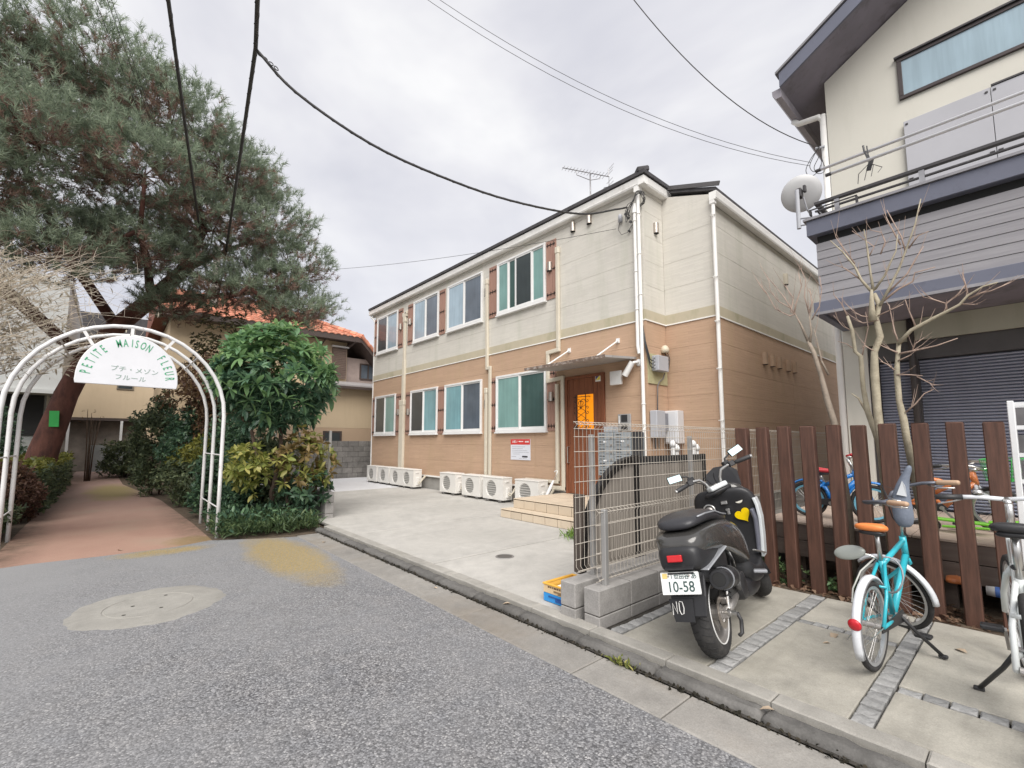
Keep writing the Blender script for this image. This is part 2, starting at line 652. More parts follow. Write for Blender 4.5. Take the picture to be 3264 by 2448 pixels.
def ragged_box(x0, x1, y0, y1, z0, z1, seed, amp=0.004, n=(5, 2), rnd=0.014):
    """a cast block with worn, slightly uneven upper edges"""
    rr = random.Random(seed)
    nx, ny = n
    mb = MB()
    V, F = [], []
    xs = [x0 + rnd] + [x0 + (x1 - x0) * i / nx for i in range(1, nx)] + [x1 - rnd]
    top, low = [], []
    ys = [y0 + rnd] + [y0 + (y1 - y0) * i / ny for i in range(1, ny)] + [y1 - rnd]
    for j, y in enumerate(ys):
        for i, x in enumerate(xs):
            dz = rr.uniform(-amp, amp * 0.4)
            V.append((x + (rr.uniform(-amp, amp) if 0 < i < nx else 0), y + rr.uniform(-amp, amp), z1 + dz))
    W = nx + 1
    for j in range(ny):
        for i in range(nx):
            F.append((j * W + i, j * W + i + 1, (j + 1) * W + i + 1, (j + 1) * W + i))
    loop = [(i, 0) for i in range(nx + 1)] + [(nx, j) for j in range(1, ny + 1)] + [(i, ny) for i in range(nx - 1, -1, -1)] + [(0, j) for j in range(ny - 1, 0, -1)]
    ring1, ring2 = [], []
    for i, j in loop:
        x = min(max(xs[i], x0), x1)
        px = x0 if i == 0 else (x1 if i == nx else xs[i])
        py = y0 if j == 0 else (y1 if j == ny else ys[j])
        ring1.append(len(V)); V.append((px, py + rr.uniform(-amp, amp) * 0.6, z1 - rnd + rr.uniform(-amp, amp)))
        ring2.append(len(V)); V.append((px, py, z0))
    L = len(loop)
    for k in range(L):
        l = (k + 1) % L
        a = loop[k][1] * W + loop[k][0]
        b = loop[l][1] * W + loop[l][0]
        F.append((a, ring1[k], ring1[l], b))
        F.append((ring1[k], ring2[k], ring2[l], ring1[l]))
    mb.add(V, F)
    return mb


k = 0
x = -7.35
while x < 4:
    w = 1.2 if k not in (3, 5) else 0.6
    build('slab', ragged_box(x + 0.004, x + w - 0.004, 2.188, 2.500, -0.03, 0.007, 50 + k, 0.002, (8, 2), 0.006), M_GUT, gut)
    x += w
    k += 1
x = -7.60
k = 0
while x < 4:
    build('kerb_block', ragged_box(x + 0.002, x + 0.598, 2.526, 2.634, -0.03, 0.050, 100 + k, 0.008, (9, 3), 0.022), M_KERB, kb, smooth=True)
    build('edging_block', ragged_box(x + 0.003, x + 0.597, 2.664, 2.784, -0.03, 0.062, 300 + k, 0.003, (5, 1), 0.008), M_EDGE, kb)
    x += 0.6
    k += 1

# ---- driveway
drv = sheet('driveway', [(-17.2, 2.78), (-2.2, 2.78), (-2.2, 20), (-17.2, 20)], 0.018, M_GROOVE)
tag(drv, kind='structure')
for i, (a, b, c, d, m) in enumerate(((-4.495, -2.52, 2.795, 5.06, M_CONC), (-4.495, -2.52, 5.068, 7.4, M_CONC), (-6.645, -4.525, 2.795, 7.0, M_CONC), (-8.40, -6.675, 2.795, 7.0, M_CONC),
                                     (-12.6, -8.41, 3.10, 7.0, M_CONC), (-17.1, -12.61, 3.10, 9.5, M_PALE), (-4.4, -2.3, 7.4, 20, M_CONC))):
    build('slab', MB().box(a, b, c, d, 0.0, 0.052), m, drv, bev=0.006)
dr = thing('drain_cover', (-4.22, 3.59, 0.052), 'small round dark drain cover in the pale driveway slab', 'drain cover')
build('rim', MB().lathe([(0.088, 0.0), (0.088, 0.004), (0.108, 0.004), (0.112, 0.0)], (-4.22, 3.59, 0.052), 'z', 28), mat('old steel', (0.30, 0.29, 0.28), 0.5, 0.6, 0.2), dr)
build('lid', MB().lathe([(0.001, 0.003), (0.086, 0.003), (0.087, 0.0)], (-4.22, 3.59, 0.052), 'z', 28), mat('cast iron', (0.16, 0.15, 0.14), 0.6, 0.5, 0.3), dr)

# ---- parking bay: slabs, stone setts, edging
bay = sheet('parking_bay', [(-2.2, 2.78), (6, 2.78), (6, 4.82), (-2.2, 4.82)], 0.026, M_GROOVE)
tag(bay, kind='structure')
for i, (a, b, c, d) in enumerate(((-2.015, -1.412, 2.80, 4.765), (-1.288, -0.703, 2.80, 3.995), (-1.288, -0.703, 4.082, 4.77), (-0.597, 1.2, 2.80, 3.292), (-0.597, 1.2, 3.392, 4.765), (1.31, 5.9, 2.80, 4.765))):
    mb = ragged_box(a, b, c, d, 0.0, 0.051, 700 + i, 0.002, (9, 9), 0.005)
    build('slab', mb, M_SLAB, bay)
sett_me = []
for q in range(6):
    sett_me.append(ragged_box(-0.05, 0.05, -0.06, 0.06, -0.03, 0.0, 900 + q, 0.004, (3, 3), 0.007).mesh('sett', M_SETT))


def setts(x0, x1, y0, y1, alongy):
    n = max(1, round(((y1 - y0) if alongy else (x1 - x0)) / 0.105))
    for i in range(n):
        t = (i + 0.5) / n
        step = ((y1 - y0) if alongy else (x1 - x0)) / n
        if alongy:
            loc, sc, rz = ((x0 + x1) / 2, y0 + (y1 - y0) * t), ((x1 - x0 - 0.006) / 0.1, (step - 0.009) / 0.12), 0
        else:
            loc, sc, rz = (x0 + (x1 - x0) * t, (y0 + y1) / 2), ((step - 0.009) / 0.1, (y1 - y0 - 0.006) / 0.12), 0
        o = share('sett', random.choice(sett_me), bay, (loc[0], loc[1], 0.053 + random.uniform(-0.005, 0.005)), (random.uniform(-.015, .015), random.uniform(-.015, .015), rz + random.uniform(-.02, .02)), (sc[0], sc[1], 1))


setts(-2.12, -2.025, 2.80, 4.76, True)
setts(-1.405, -1.295, 2.80, 4.76, True)
setts(-0.697, -0.603, 2.80, 4.76, True)
setts(-0.597, 1.2, 3.298, 3.386, False)
setts(-1.285, -0.706, 4.0, 4.076, False)
setts(1.21, 1.30, 2.80, 4.76, True)
bed = sheet('planting_strip', [(-2.3, 4.765), (6, 4.765), (6, 7.3), (-2.3, 7.3)], 0.034, M_SOIL)
tag(bed, kind='structure')

# ================================================================== APARTMENT BUILDING
def siding_mat(name, base, line, row, width, strength, stain=None, patchy=0.5):
    """wall board pressed with a fine brick pattern, lines broken and uneven"""
    t = NT(name)
    s = t.sep()
    cb = t.n('ShaderNodeCombineXYZ')
    t.l(t.math('ADD', s[0], s[1]), cb.inputs[0])
    t.l(s[2], cb.inputs[1])
    br = t.n('ShaderNodeTexBrick')
    br.inputs['Scale'].default_value = 1.0
    br.inputs['Brick Width'].default_value = width
    br.inputs['Row Height'].default_value = row
    br.inputs['Mortar Size'].default_value = 0.0032
    br.inputs['Mortar Smooth'].default_value = 0.4
    br.offset = 0.37
    br.inputs['Color1'].default_value = (0.96, 0.96, 0.96, 1)
    br.inputs['Color2'].default_value = (1.04, 1.04, 1.04, 1)
    br.inputs['Mortar'].default_value = (1, 1, 1, 1)
    t.l(cb.outputs[0], br.inputs['Vector'])
    c = t.ramp(t.noise(0.7, 4, 0.6), [(0.3, tuple(b * 0.95 for b in base)), (0.7, tuple(b * 1.05 for b in base))])
    c = t.mix(1.0, c, br.outputs['Color'], 'MULTIPLY')
    mp = t.n('ShaderNodeMapping')
    mp.inputs['Scale'].default_value = (2.2, 2.2, 16)
    t.l(t.oc(), mp.inputs['Vector'])
    brk = t.ramp(t.noise(2.0, 3, 0.7, mp.outputs[0]), [(0.42, (patchy * 0.15,) * 3), (0.6, (1, 1, 1))])
    f = t.math('MULTIPLY', t.math('MULTIPLY', br.outputs['Fac'], brk), strength)
    c = t.mix(f, c, line)
    if stain:
        mp2 = t.n('ShaderNodeMapping')
        mp2.inputs['Scale'].default_value = (3.0, 3.0, 0.45)
        t.l(t.oc(), mp2.inputs['Vector'])
        sf = t.ramp(t.noise(1.1, 5, 0.65, mp2.outputs[0]), [(0.5, (0, 0, 0)), (0.78, (stain[1],) * 3)])
        c = t.mix(sf, c, stain[0])
    h = t.math('SUBTRACT', 1.0, t.math('MULTIPLY', br.outputs['Fac'], brk))
    nrm = t.bump(h, 0.5, 0.004)
    nrm = t.bump(t.noise(120, 3, 0.6), 0.12, 0.003, nrm)
    return t.done(c, 0.75, 0, nrm, 0.3)


M_SIDL = siding_mat('tan siding', (0.475, 0.325, 0.225), (0.26, 0.155, 0.09), 0.0455, 0.62, 0.38, ((0.42, 0.31, 0.19), 0.45))
M_SIDU = siding_mat('cream siding', (0.60, 0.575, 0.52), (0.40, 0.375, 0.33), 0.0303, 0.45, 0.20, ((0.43, 0.44, 0.36), 0.5))
M_BAND = mat('olive band', (0.475, 0.425, 0.315), 0.7, var=0.06, vs=1.5, dirt=((0.30, 0.29, 0.18), 1.3, 0.5, 0.6), stretch=(1.5, 1.5, 0.8))
M_JOINT = mat('sealant', (0.43, 0.37, 0.29), 0.8)
M_FOUND = concrete_mat('foundation concrete', (0.34, 0.33, 0.31), 0.15, ((0.14, 0.13, 0.12),), 0.8, 0, 0.3, 60)
M_WHITE = mat('white aluminium', (0.74, 0.74, 0.73), 0.35, var=0.03, dirt=((0.45, 0.43, 0.38), 9, 0.6, 0.3))
M_GUTTER = mat('white gutter plastic', (0.82, 0.81, 0.78), 0.4, var=0.05, dirt=((0.40, 0.38, 0.33), 5, 0.58, 0.4))
M_PIPE = mat('ivory duct plastic', (0.60, 0.55, 0.45), 0.45, var=0.05, dirt=((0.36, 0.32, 0.24), 4, 0.58, 0.35))
M_ROOF = mat('dark slate', (0.055, 0.052, 0.055), 0.75, var=0.3, vs=8, bump=0.3, bs=30)
M_SHUT = mat('pinkish shutter board', (0.335, 0.195, 0.15), 0.65, var=0.10, vs=3, stretch=(6, 6, 0.7), bump=0.1, bs=30)
M_IRON = mat('black iron', (0.025, 0.023, 0.022), 0.55, 0.4)
M_STEEL = mat('satin steel', (0.48, 0.43, 0.38), 0.35, 0.85, 0.1)
M_DARKGAP = mat('shadow gap', (0.02, 0.02, 0.02), 0.9)


def glass_mat(name, col, rough=0.12, ior=1.7, var=0.15):
    t = NT(name)
    c = t.ramp(t.noise(1.3, 3, 0.5), [(0.3, tuple(v * (1 - var) for v in col)), (0.7, tuple(v * (1 + var) for v in col))])
    mp = t.n('ShaderNodeMapping')
    mp.inputs['Scale'].default_value = (9, 9, 0.6)
    t.l(t.oc(), mp.inputs['Vector'])
    fold_ = t.ramp(t.noise(1.6, 3, 0.6, mp.outputs[0]), [(0.35, (0.91,) * 3), (0.65, (1.06,) * 3)])
    c = t.mix(1.0, c, fold_, 'MULTIPLY')
    nb = t.bump(t.noise(1.1, 2, 0.5), 0.12, 0.05)
    m = t.done(c, rough, 0, nb, 0.5)
    t.p.inputs['IOR'].default_value = ior
    t.p.inputs['Coat Weight'].default_value = 0.7
    t.p.inputs['Coat Roughness'].default_value = 0.03
    return m


M_PTEAL = glass_mat('frosted teal pane', (0.20, 0.345, 0.325), 0.30, 1.5)
M_PBLUE = glass_mat('frosted pane with painted sky reflection', (0.30, 0.40, 0.47), 0.25, 1.6)  # frosted pane, the blue of the reflected sky painted into its base colour
M_PCYAN = glass_mat('frosted cyan pane', (0.19, 0.36, 0.40), 0.25, 1.5)
M_PDARK = glass_mat('screened dark pane', (0.045, 0.055, 0.06), 0.28, 1.5, 0.3)
M_PMID = glass_mat('screened pane with painted reflection', (0.10, 0.125, 0.155), 0.25, 1.55, 0.25)  # dark screened pane, with the slate blue of a reflection painted in
M_PGREEN = glass_mat('screened green pane', (0.05, 0.095, 0.09), 0.3, 1.5, 0.2)

apt = thing('apartment_building', (-9.9, 10.0, 0.05), 'two storey apartment house with cream upper floor and tan lower floor', 'apartment building')
XL, XC, XW, YF, YW, YB = -15.52, -4.40, -3.45, 7.0, 7.68, 15.0
Z0, ZB, ZBT, ZT = 0.42, 3.545, 3.745, 6.06
plan = [(XL, YF + .02), (XC - .02, YF + .02), (XC - .02, YW + .02), (XW - .02, YW + .02), (XW - .02, YB), (XL, YB)]
build('wall', MB().prism(plan, 0.40, 5.66).prism([(XL, YF + .02), (XC - .02, YF + .02), (XC - .02, YB), (XL, YB)], 5.661, 6.04), M_JOINT, apt)
pl2 = [(XL + .02, YF + .05), (XC - .05, YF + .05), (XC - .05, YW + .05), (XW - .05, YW + .05), (XW - .05, YB), (XL + .02, YB)]
build('foundation', MB().prism(pl2, 0.0, 0.40), M_FOUND, apt)
mb = MB().box(XL - .01, XC + .012, YF - .02, YF + .03, 0.40, 0.44).box(XC - .03, XC + .012, YF + .03, YW, 0.40, 0.44).box(XC + .012, XW + .012, YW - .02, YW + .03, 0.40, 0.44).box(XW - .03, XW + .012, YW + .03, YB, 0.40, 0.44)
build('base_flashing', mb, M_GUTTER, apt)


def panels(kind, m, z0, z1, rows, segs):
    """siding boards with narrow sealed joints; segs are (axis, fixed, a, b)"""
    for axis, fx, a, b in segs:
        n = max(1, round((b - a) / 3.03))
        for r in range(rows):
            h0 = z0 + (z1 - z0) * r / rows + 0.0012
            h1 = z0 + (z1 - z0) * (r + 1) / rows - 0.0012
            for i in range(n):
                p = a + (b - a) * i / n + (0.002 if i else 0)
                q = a + (b - a) * (i + 1) / n - (0.002 if i < n - 1 else 0)
                if axis == 'x':
                    mb = MB().box(p, q, fx, fx + 0.018, h0, h1)
                else:
                    mb = MB().box(fx - 0.018, fx, p, q, h0, h1)
                build(kind, mb, m, apt, bev=0.0015)


segs = [('x', YF, XL, XC - .0185), ('y', XC, YF, YW), ('x', YW, XC + .001, XW - .0185), ('y', XW, YW, YB)]
panels('siding_panel', M_SIDL, 0.44, ZB, 7, segs)
panels('siding_panel', M_SIDU, ZBT, ZT, 5, segs[:2])
panels('siding_panel', M_SIDU, ZBT, 5.70, 4, segs[2:])
for j, (z0, z1, o, m) in enumerate(((ZB + .022, ZBT, 0.012, M_BAND), (ZB, ZB + .022, 0.02, M_GUTTER))):
    mb = MB()
    mb.prism([(XL - o, YF - o), (XC + o, YF - o), (XC + o, YW - o), (XW + o, YW - o), (XW + o, YB), (XW - .03, YB), (XW - .03, YW + .03), (XC - .03, YW + .03), (XC - .03, YF + .03), (XL - o, YF + .03)], z0, z1)
    build('band' if j == 0 else 'band_trim', mb, m, apt)
# corner trims
for x_, y_, zt_ in ((XC, YF, ZT), (XW, YW, 5.69)):
    for z0, z1, m in ((0.445, ZB - .002, M_SIDL), (ZBT + .002, zt_, M_SIDU)):
        build('corner_trim', MB().prism([(x_ - .045, y_ - .008), (x_ + .008, y_ - .008), (x_ + .008, y_ + .045), (x_ - .002, y_ + .045), (x_ - .002, y_ + .002), (x_ - .045, y_ + .002)], z0, z1), m, apt)

# roofs: dark, shallow, seen edge on
def roof_slab(mb, ring_low, ring_high, th):
    n = len(ring_low)
    vs = [(x, y, z) for x, y, z in ring_low] + [(x, y, z + th) for x, y, z in ring_low] + [(x, y, z + th) for x, y, z in ring_high]
    fs = [(i, (i + 1) % n, n + (i + 1) % n, n + i) for i in range(n)] + [(n + i, n + (i + 1) % n, 2 * n + (i + 1) % n, 2 * n + i) for i in range(n)]
    fs += [tuple(range(2 * n, 3 * n)), tuple(range(n - 1, -1, -1))]
    mb.add(vs, fs)


mb = MB()
e = 0.17
roof_slab(mb, [(XL - .25, YF - e, 6.17), (XC + e, YF - e, 6.17), (XC + e, YB + .2, 6.17), (XL - .25, YB + .2, 6.17)],
          [(XL + 4, YF + 4, 7.05), (XC - 4, YF + 4, 7.05), (XC - 4, YB - 4, 7.05), (XL + 4, YB - 4, 7.05)], 0.07)
build('roof', mb, M_ROOF, apt)
mb = MB().beam((XC + e - .10, YF - e + .10, 6.28), (XC - 3.8, YF + 3.8, 7.14), 0.16, 0.11).obox((XC + e - .12, YF - e + .12, 6.29), (0.22, 0.22, 0.10), (0.12, -0.12, 0.785))
build('hip_cap', mb, M_ROOF, apt, bev=0.02)
mb = MB()
mb.add([(XC + e, YW - .02, 6.085), (XW + .10, YW - .02, 5.765), (XW + .10, YB + .2, 5.765), (XC + e, YB + .2, 6.085), (XC + e, YW - .02, 6.15), (XW + .10, YW - .02, 5.83), (XW + .10, YB + .2, 5.83), (XC + e, YB + .2, 6.15)],
       [(0, 3, 2, 1), (4, 5, 6, 7), (0, 1, 5, 4), (1, 2, 6, 5), (2, 3, 7, 6), (3, 0, 4, 7)])
build('wing_roof', mb, M_ROOF, apt)
mb = MB().add([(XC, YW + .001, 6.07), (XW, YW + .001, 5.74), (XW, YW + .3, 5.74), (XC, YW + .3, 6.07), (XC, YW + .001, 5.7005), (XW, YW + .001, 5.7005), (XW, YW + .3, 5.7005), (XC, YW + .3, 5.7005)],
              [(0, 1, 2, 3), (4, 7, 6, 5), (0, 4, 5, 1), (1, 5, 6, 2), (2, 6, 7, 3), (3, 7, 4, 0)])
build('gable_panel', mb, M_SIDU, apt)
mb = MB().obox(((XC + XW + .25) / 2, YW - .035, 6.03), (1.10, 0.025, 0.075), (0, 0.325, 0))
build('verge_trim', mb, mat('dark grey metal', (0.10, 0.095, 0.095), 0.5, 0.3), apt)

GP = [(0.0, 0.0), (-0.11, 0.0), (-0.125, 0.03), (-0.115, 0.045), (-0.13, 0.13), (-0.13, 0.145), (0.0, 0.145)]


def gutter(p, q, out, name='gutter'):
    """half-ogee gutter from p to q; out = outward direction (unit xy)"""
    p, q = Vector(p), Vector(q)
    o = Vector((*out, 0))
    rings = [[c + o * (-u) + Vector((0, 0, v)) for u, v in GP] for c in (p, q)]
    return build(name, MB().loft(rings), M_GUTTER, apt)


g1 = gutter((XL - .28, YF - .01, 6.005), (XC + .14, YF - .01, 6.005), (0, -1))
g2 = gutter((XC + .01, YF - .137, 6.0035), (XC + .01, YW + .12, 6.0035), (1, 0))
g3 = gutter((XW + .01, YW - .10, 5.575), (XW + .01, YB + .1, 5.575), (1, 0))
build('fascia', MB().box(XL - .2, XC + .02, YF - .012, YF + .05, 5.93, 6.005).box(XC - .04, XC + .012, YF + .05, YW - .001, 5.93, 6.005), M_SIDU, apt)


def downpipe(pts, r=0.033, m=None, brackets=(), name='downpipe', n=12):
    mb = MB().tube(pts, r, n)
    for b in brackets:
        mb.torus(b, (0, 0, 1), r * 1.12, 0.008, 16, 6)
        mb.obox((b[0], b[1] + 0.04, b[2]), (0.012, 0.09, 0.02))
    return build(name, mb, m or M_GUTTER, apt, auto=50)


xp = XC - .035
downpipe([(xp, YF - .07, 6.02), (xp, YF - .07, 0.06)], 0.032, None, [(xp, YF - .07, z) for z in (5.5, 4.75, 4.0, 2.05, 1.1)])
downpipe([(xp - .085, YF - .06, 5.55), (xp - .085, YF - .06, 3.1), (xp - .06, YF - .06, 2.95)], 0.034, None, [(xp - .085, YF - .06, z) for z in (5.4, 4.45, 3.75)])
build('pipe_head', MB().cyl((xp - .085, YF - .06, 5.55), (xp - .085, YF - .06, 5.72), 0.05, 14, 0.045).obox((xp + .0, YF - .07, 5.97), (0.10, 0.11, 0.12)), M_GUTTER, apt)
downpipe([(XW + .055, YW - .055, 5.60), (XW + .055, YW - .055, 0.06)], 0.034, None, [(XW + .055, YW - .095, z) for z in (5.3, 4.2, 3.43, 2.62, 1.75)])
build('pipe_head', MB().obox((XW + .055, YW - .055, 5.56), (0.085, 0.085, 0.09)), M_GUTTER, apt)
downpipe([(XL - .22, YF - .06, 6.0), (XL - .20, YF - .06, 5.93), (XL - .08, YF - .03, 5.85), (XL - .05, YF + .02, 5.7), (XL - .05, YF + .02, 0.1)], 0.033)

# windows: a frame with sash rails and panes of its own
def window(x0, x1, z0, z1, panes):
    f = MB()
    w, d0, d1 = 0.045, YF - 0.055, YF + 0.002
    f.box(x0, x1, d0, d1, z1 - w, z1).box(x0, x1, d0 - .012, d1, z0, z0 + w * 1.35)
    f.box(x0, x0 + w, d0, d1, z0 + w * 1.35, z1 - w).box(x1 - w, x1, d0, d1, z0 + w * 1.35, z1 - w)
    o = build('window', f, M_WHITE, apt, bev=0.004)
    sill = build('sill', MB().box(x0 - .02, x1 + .02, YF - 0.085, YF - .0005, z0 - .03, z0 - .001), M_WHITE, o, bev=0.004)
    n = len(panes)
    ix0, ix1, iz0, iz1 = x0 + w, x1 - w, z0 + w * 1.35, z1 - w
    for i, (a, b, m) in enumerate(panes):
        p, q = ix0 + (ix1 - ix0) * a, ix0 + (ix1 - ix0) * b
        r, dy = 0.032, (0.0 if i % 2 == 0 else 0.018)
        s = MB().box(p, q, YF - .045 + dy, YF - .022 + dy, iz1 - r, iz1 - .001).box(p, q, YF - .045 + dy, YF - .022 + dy, iz0 + .001, iz0 + r * 1.5)
        s.box(p + .001, p + r, YF - .045 + dy, YF - .022 + dy, iz0 + r * 1.5, iz1 - r).box(q - r, q - .001, YF - .045 + dy, YF - .022 + dy, iz0 + r * 1.5, iz1 - r)
        build('sash', s, M_WHITE, o)
        build('pane', MB().box(p + r, q - r, YF - .034 + dy, YF - .026 + dy, iz0 + r * 1.5, iz1 - r), m, o)
    return o


H2 = (4.465, 5.79)
H1 = (1.625, 2.975)
two = lambda a, b: [(0, 0.5, a), (0.5, 1, b)]
window(-15.25, -13.71, *H2, two(M_PDARK, M_PBLUE))
window(-12.64, -11.19, *H2, two(M_PBLUE, M_PMID))
window(-10.71, -9.10, *H2, two(M_PBLUE, M_PMID))
window(-8.49, -6.83, *H2, [(0, .24, M_PTEAL), (.24, .40, M_PGREEN), (.40, .76, M_PDARK), (.76, 1, M_PTEAL)])
window(-15.26, -13.74, *H1, two(M_PDARK, M_PTEAL))
window(-12.73, -11.18, *H1, two(M_PDARK, M_PCYAN))
window(-10.79, -9.11, *H1, two(M_PCYAN, M_PMID))
window(-8.52, -6.83, *H1, two(M_PTEAL, M_PGREEN))


def shutter(x0, x1, z0, z1):
    """flat board shutter with three iron strap hinges ending in crosses"""
    mb = MB()
    n = 3
    for i in range(n):
        a = x0 + (x1 - x0) * i / n
        b = x0 + (x1 - x0) * (i + 1) / n
        mb.box(a + .002, b - .002, YF - .022 - (0.002 if i == 1 else 0), YF - .0005, z0, z1)
    o = build('shutter', mb, M_SHUT, apt)
    for z in (z0 + 0.10, (z0 + z1) / 2, z1 - 0.10):
        h = MB().box(x0 + .02, x1 - .02, YF - .031, YF - .0245, z - .008, z + .008)
        for xx in (x0 + .05, (x0 + x1) / 2, x1 - .05):
            h.box(xx - .008, xx + .008, YF - .0325, YF - .0315, z - .045, z + .045)
            h.obox((xx, YF - .033, z), (0.03, 0.006, 0.03), (0, 0.785, 0))
        build('hinge', h, M_IRON, o)
    return o


for a, b in ((-15.51, -15.265), (-13.695, -13.38), (-13.04, -12.72), (-11.165, -10.86), (-8.83, -8.53), (-6.815, -6.52)):
    shutter(a, b, 4.475, 5.785)
for a, b in ((-15.51, -15.275), (-13.725, -13.36), (-13.06, -12.745), (-11.165, -10.82), (-8.80, -8.535), (-6.815, -6.56)):
    shutter(a, b, 1.63, 2.95)


def vent_cap(p, out, m=None, h=0.19, w=0.105):
    """steel hood vent, open below; out is the outward direction"""
    o = Vector((*out, 0))
    s = Vector((-o.y, o.x, 0))
    prof = []
    for i in range(7):
        t = math.pi * i / 6
        prof.append((math.cos(t) * w / 2, math.sin(t) * 0.055 + 0.022))
    prof = [(w / 2, 0.0)] + prof + [(-w / 2, 0.0)]
    mb = MB()
    r0 = [Vector(p) + s * u + o * v + Vector((0, 0, -h / 2)) for u, v in prof]
    r1 = [Vector(p) + s * u + o * v + Vector((0, 0, h / 2)) for u, v in prof]
    mb.loft([r0, r1])
    b = build('vent_cap', mb, m or M_STEEL, apt, auto=40)
    build('vent_mouth', MB().loft([[q + Vector((0, 0, -.004)) for q in r0], [q + Vector((0, 0, -.001)) for q in r0]]), M_DARKGAP, b)


for xx, zz_ in ((-6.03, 5.85), (-5.60, 5.86), (-6.68, 5.19), (-8.94, 5.18), (-13.48, 5.16), (-12.85, 5.20), (-6.68, 2.35), (-8.94, 2.33), (-13.50, 2.35), (-12.86, 2.33)):
    vent_cap((xx, YF - (0.025 if -6.8 < xx < -6.6 or xx < -12 else 0.001), zz_), (0, -1))
vent_cap((XC + .001, 7.41, 5.36), (1, 0))
M_VT = mat('tan vent paint', (0.36, 0.25, 0.17), 0.6)
for yy in (9.70, 10.09, 10.48, 11.02, 11.41):
    vent_cap((XW + .001, yy, 3.05), (1, 0), M_VT, 0.24, 0.13)
vent_cap((XW + .001, 11.16, 5.02), (1, 0), mat('cream vent paint', (0.46, 0.42, 0.34), 0.6), 0.24, 0.13)


# refrigerant ducts down the front
def duct(pts, w, d=0.065, name='duct'):
    mb = MB()
    pts = [Vector(p) for p in pts]
    for i in range(len(pts) - 1):
        a, b = pts[i], pts[i + 1]
        dv = (b - a).normalized()
        mb.beam(a - dv * w * .5 * (i > 0), b + dv * w * .5 * (i < len(pts) - 2), w * (1 - .03 * (i % 2)), d - .006 * (i % 2) - .0015 * i, up=(0, -1, 0))
    return build(name, mb, M_PIPE, apt, bev=0.012, seg=2)


yd = YF - .04
duct([(-13.19, yd, 5.42), (-13.19, yd, 2.66)], 0.11)
duct([(-13.32, yd, 5.5), (-13.06, yd, 5.5)], 0.14, 0.08)
build('duct_cap', MB().obox((-13.19, yd, 5.36), (0.17, 0.085, 0.22)).obox((-13.10, yd, 5.56), (0.12, 0.08, 0.1)), M_PIPE, apt, bev=0.015)
duct([(-13.19, yd, 4.0), (-13.19, yd, 2.66)], 0.155, 0.075)
duct([(-13.25, yd, 2.70), (-13.25, yd, 0.5)], 0.27, 0.085)
build('duct_cap', MB().obox((-13.25, yd, 2.64), (0.31, 0.1, 0.17)), M_PIPE, apt, bev=0.015)
duct([(-8.90, yd, 5.46), (-8.87, yd, 3.30), (-8.87, yd, 3.22), (-8.75, yd, 3.22), (-8.75, yd, 0.5)], 0.085)
build('duct_cap', MB().obox((-8.90, yd, 5.44), (0.11, 0.085, 0.14)), M_PIPE, apt, bev=0.015)
duct([(-8.90, yd, 2.68), (-8.90, yd, 0.5)], 0.085)
build('duct_cap', MB().obox((-8.90, yd, 2.66), (0.11, 0.085, 0.14)), M_PIPE, apt, bev=0.015)
duct([(-6.455, yd, 5.50), (-6.455, yd, 3.40), (-6.455, yd, 3.32), (-6.76, yd, 3.30), (-6.76, yd, 2.72), (-6.76, yd, 2.69), (-6.345, yd, 2.72), (-6.345, yd, 0.46), (-7.3, yd, 0.46)], 0.085)
build('duct_cap', MB().obox((-6.455, yd, 5.48), (0.11, 0.085, 0.15)), M_PIPE, apt, bev=0.015)
duct([(-6.49, yd - .02, 2.60), (-6.49, yd - .02, 0.58), (-7.45, yd - .02, 0.58)], 0.07)

# entrance door
def wood_mat(name, a, b, scale=(14, 14, 0.9)):
    t = NT(name)
    mp = t.n('ShaderNodeMapping')
    mp.inputs['Scale'].default_value = scale
    t.l(t.oc(), mp.inputs['Vector'])
    c = t.ramp(t.noise(2.2, 6, 0.65, mp.outputs[0]), [(0.3, a), (0.7, b)])
    nrm = t.bump(t.noise(6, 4, 0.6, mp.outputs[0]), 0.2, 0.003)
    return t.done(c, 0.5, 0, nrm, 0.35)


M_DOOR = wood_mat('red brown door wood', (0.135, 0.045, 0.022), (0.255, 0.095, 0.045))
dx0, dx1, dz0, dz1 = -6.28, -5.295, 0.372, 2.715
fr = MB().box(dx0, dx0 + .06, YF - .055, YF + .0, dz0, dz1).box(dx1 - .06, dx1, YF - .055, YF, dz0, dz1).box(dx0 + .06, dx1 - .06, YF - .055, YF, dz1 - .06, dz1)
build('door_frame', fr, M_DOOR, apt, bev=0.006)
mb = MB()
gx0, gx1, gz0, gz1 = -5.955, -5.575, 1.66, 2.315
ps = [dx0 + .063, -6.16, -6.055, gx0 - .012]
for a, b in zip(ps[:-1], ps[1:]):
    mb.box(a + .002, b - .002, YF - .035, YF - .001, dz0 + .01, dz1 - .063)
for a, b in ((gx1 + .012, -5.46), (-5.46, dx1 - .063)):
    mb.box(a + .002, b - .002, YF - .035, YF - .001, dz0 + .01, dz1 - .063)
for a, b in ((gx0 - .01, -5.77), (-5.77, gx1 + .01)):
    mb.box(a, b - .003, YF - .036, YF - .001, dz0 + .01, gz0 - .012)
    mb.box(a, b - .003, YF - .036, YF - .001, gz1 + .012, dz1 - .063)
door = build('door', mb, M_DOOR, apt, bev=0.003)
t_ = NT('lit amber glass')
t_.p.inputs['Emission Color'].default_value = (1.0, 0.30, 0.008, 1)
t_.p.inputs['Emission Strength'].default_value = 0.24
M_AMBER = t_.done(t_.ramp(t_.noise(3, 2), [(0.3, (0.55, 0.20, 0.01)), (0.7, (0.62, 0.25, 0.015))]), 0.25, 0, None, 0.5)
build('glass', MB().box(gx0 - .011, gx1 + .011, YF - .022, YF - .01, gz0 - .011, gz1 + .011), M_AMBER, door)


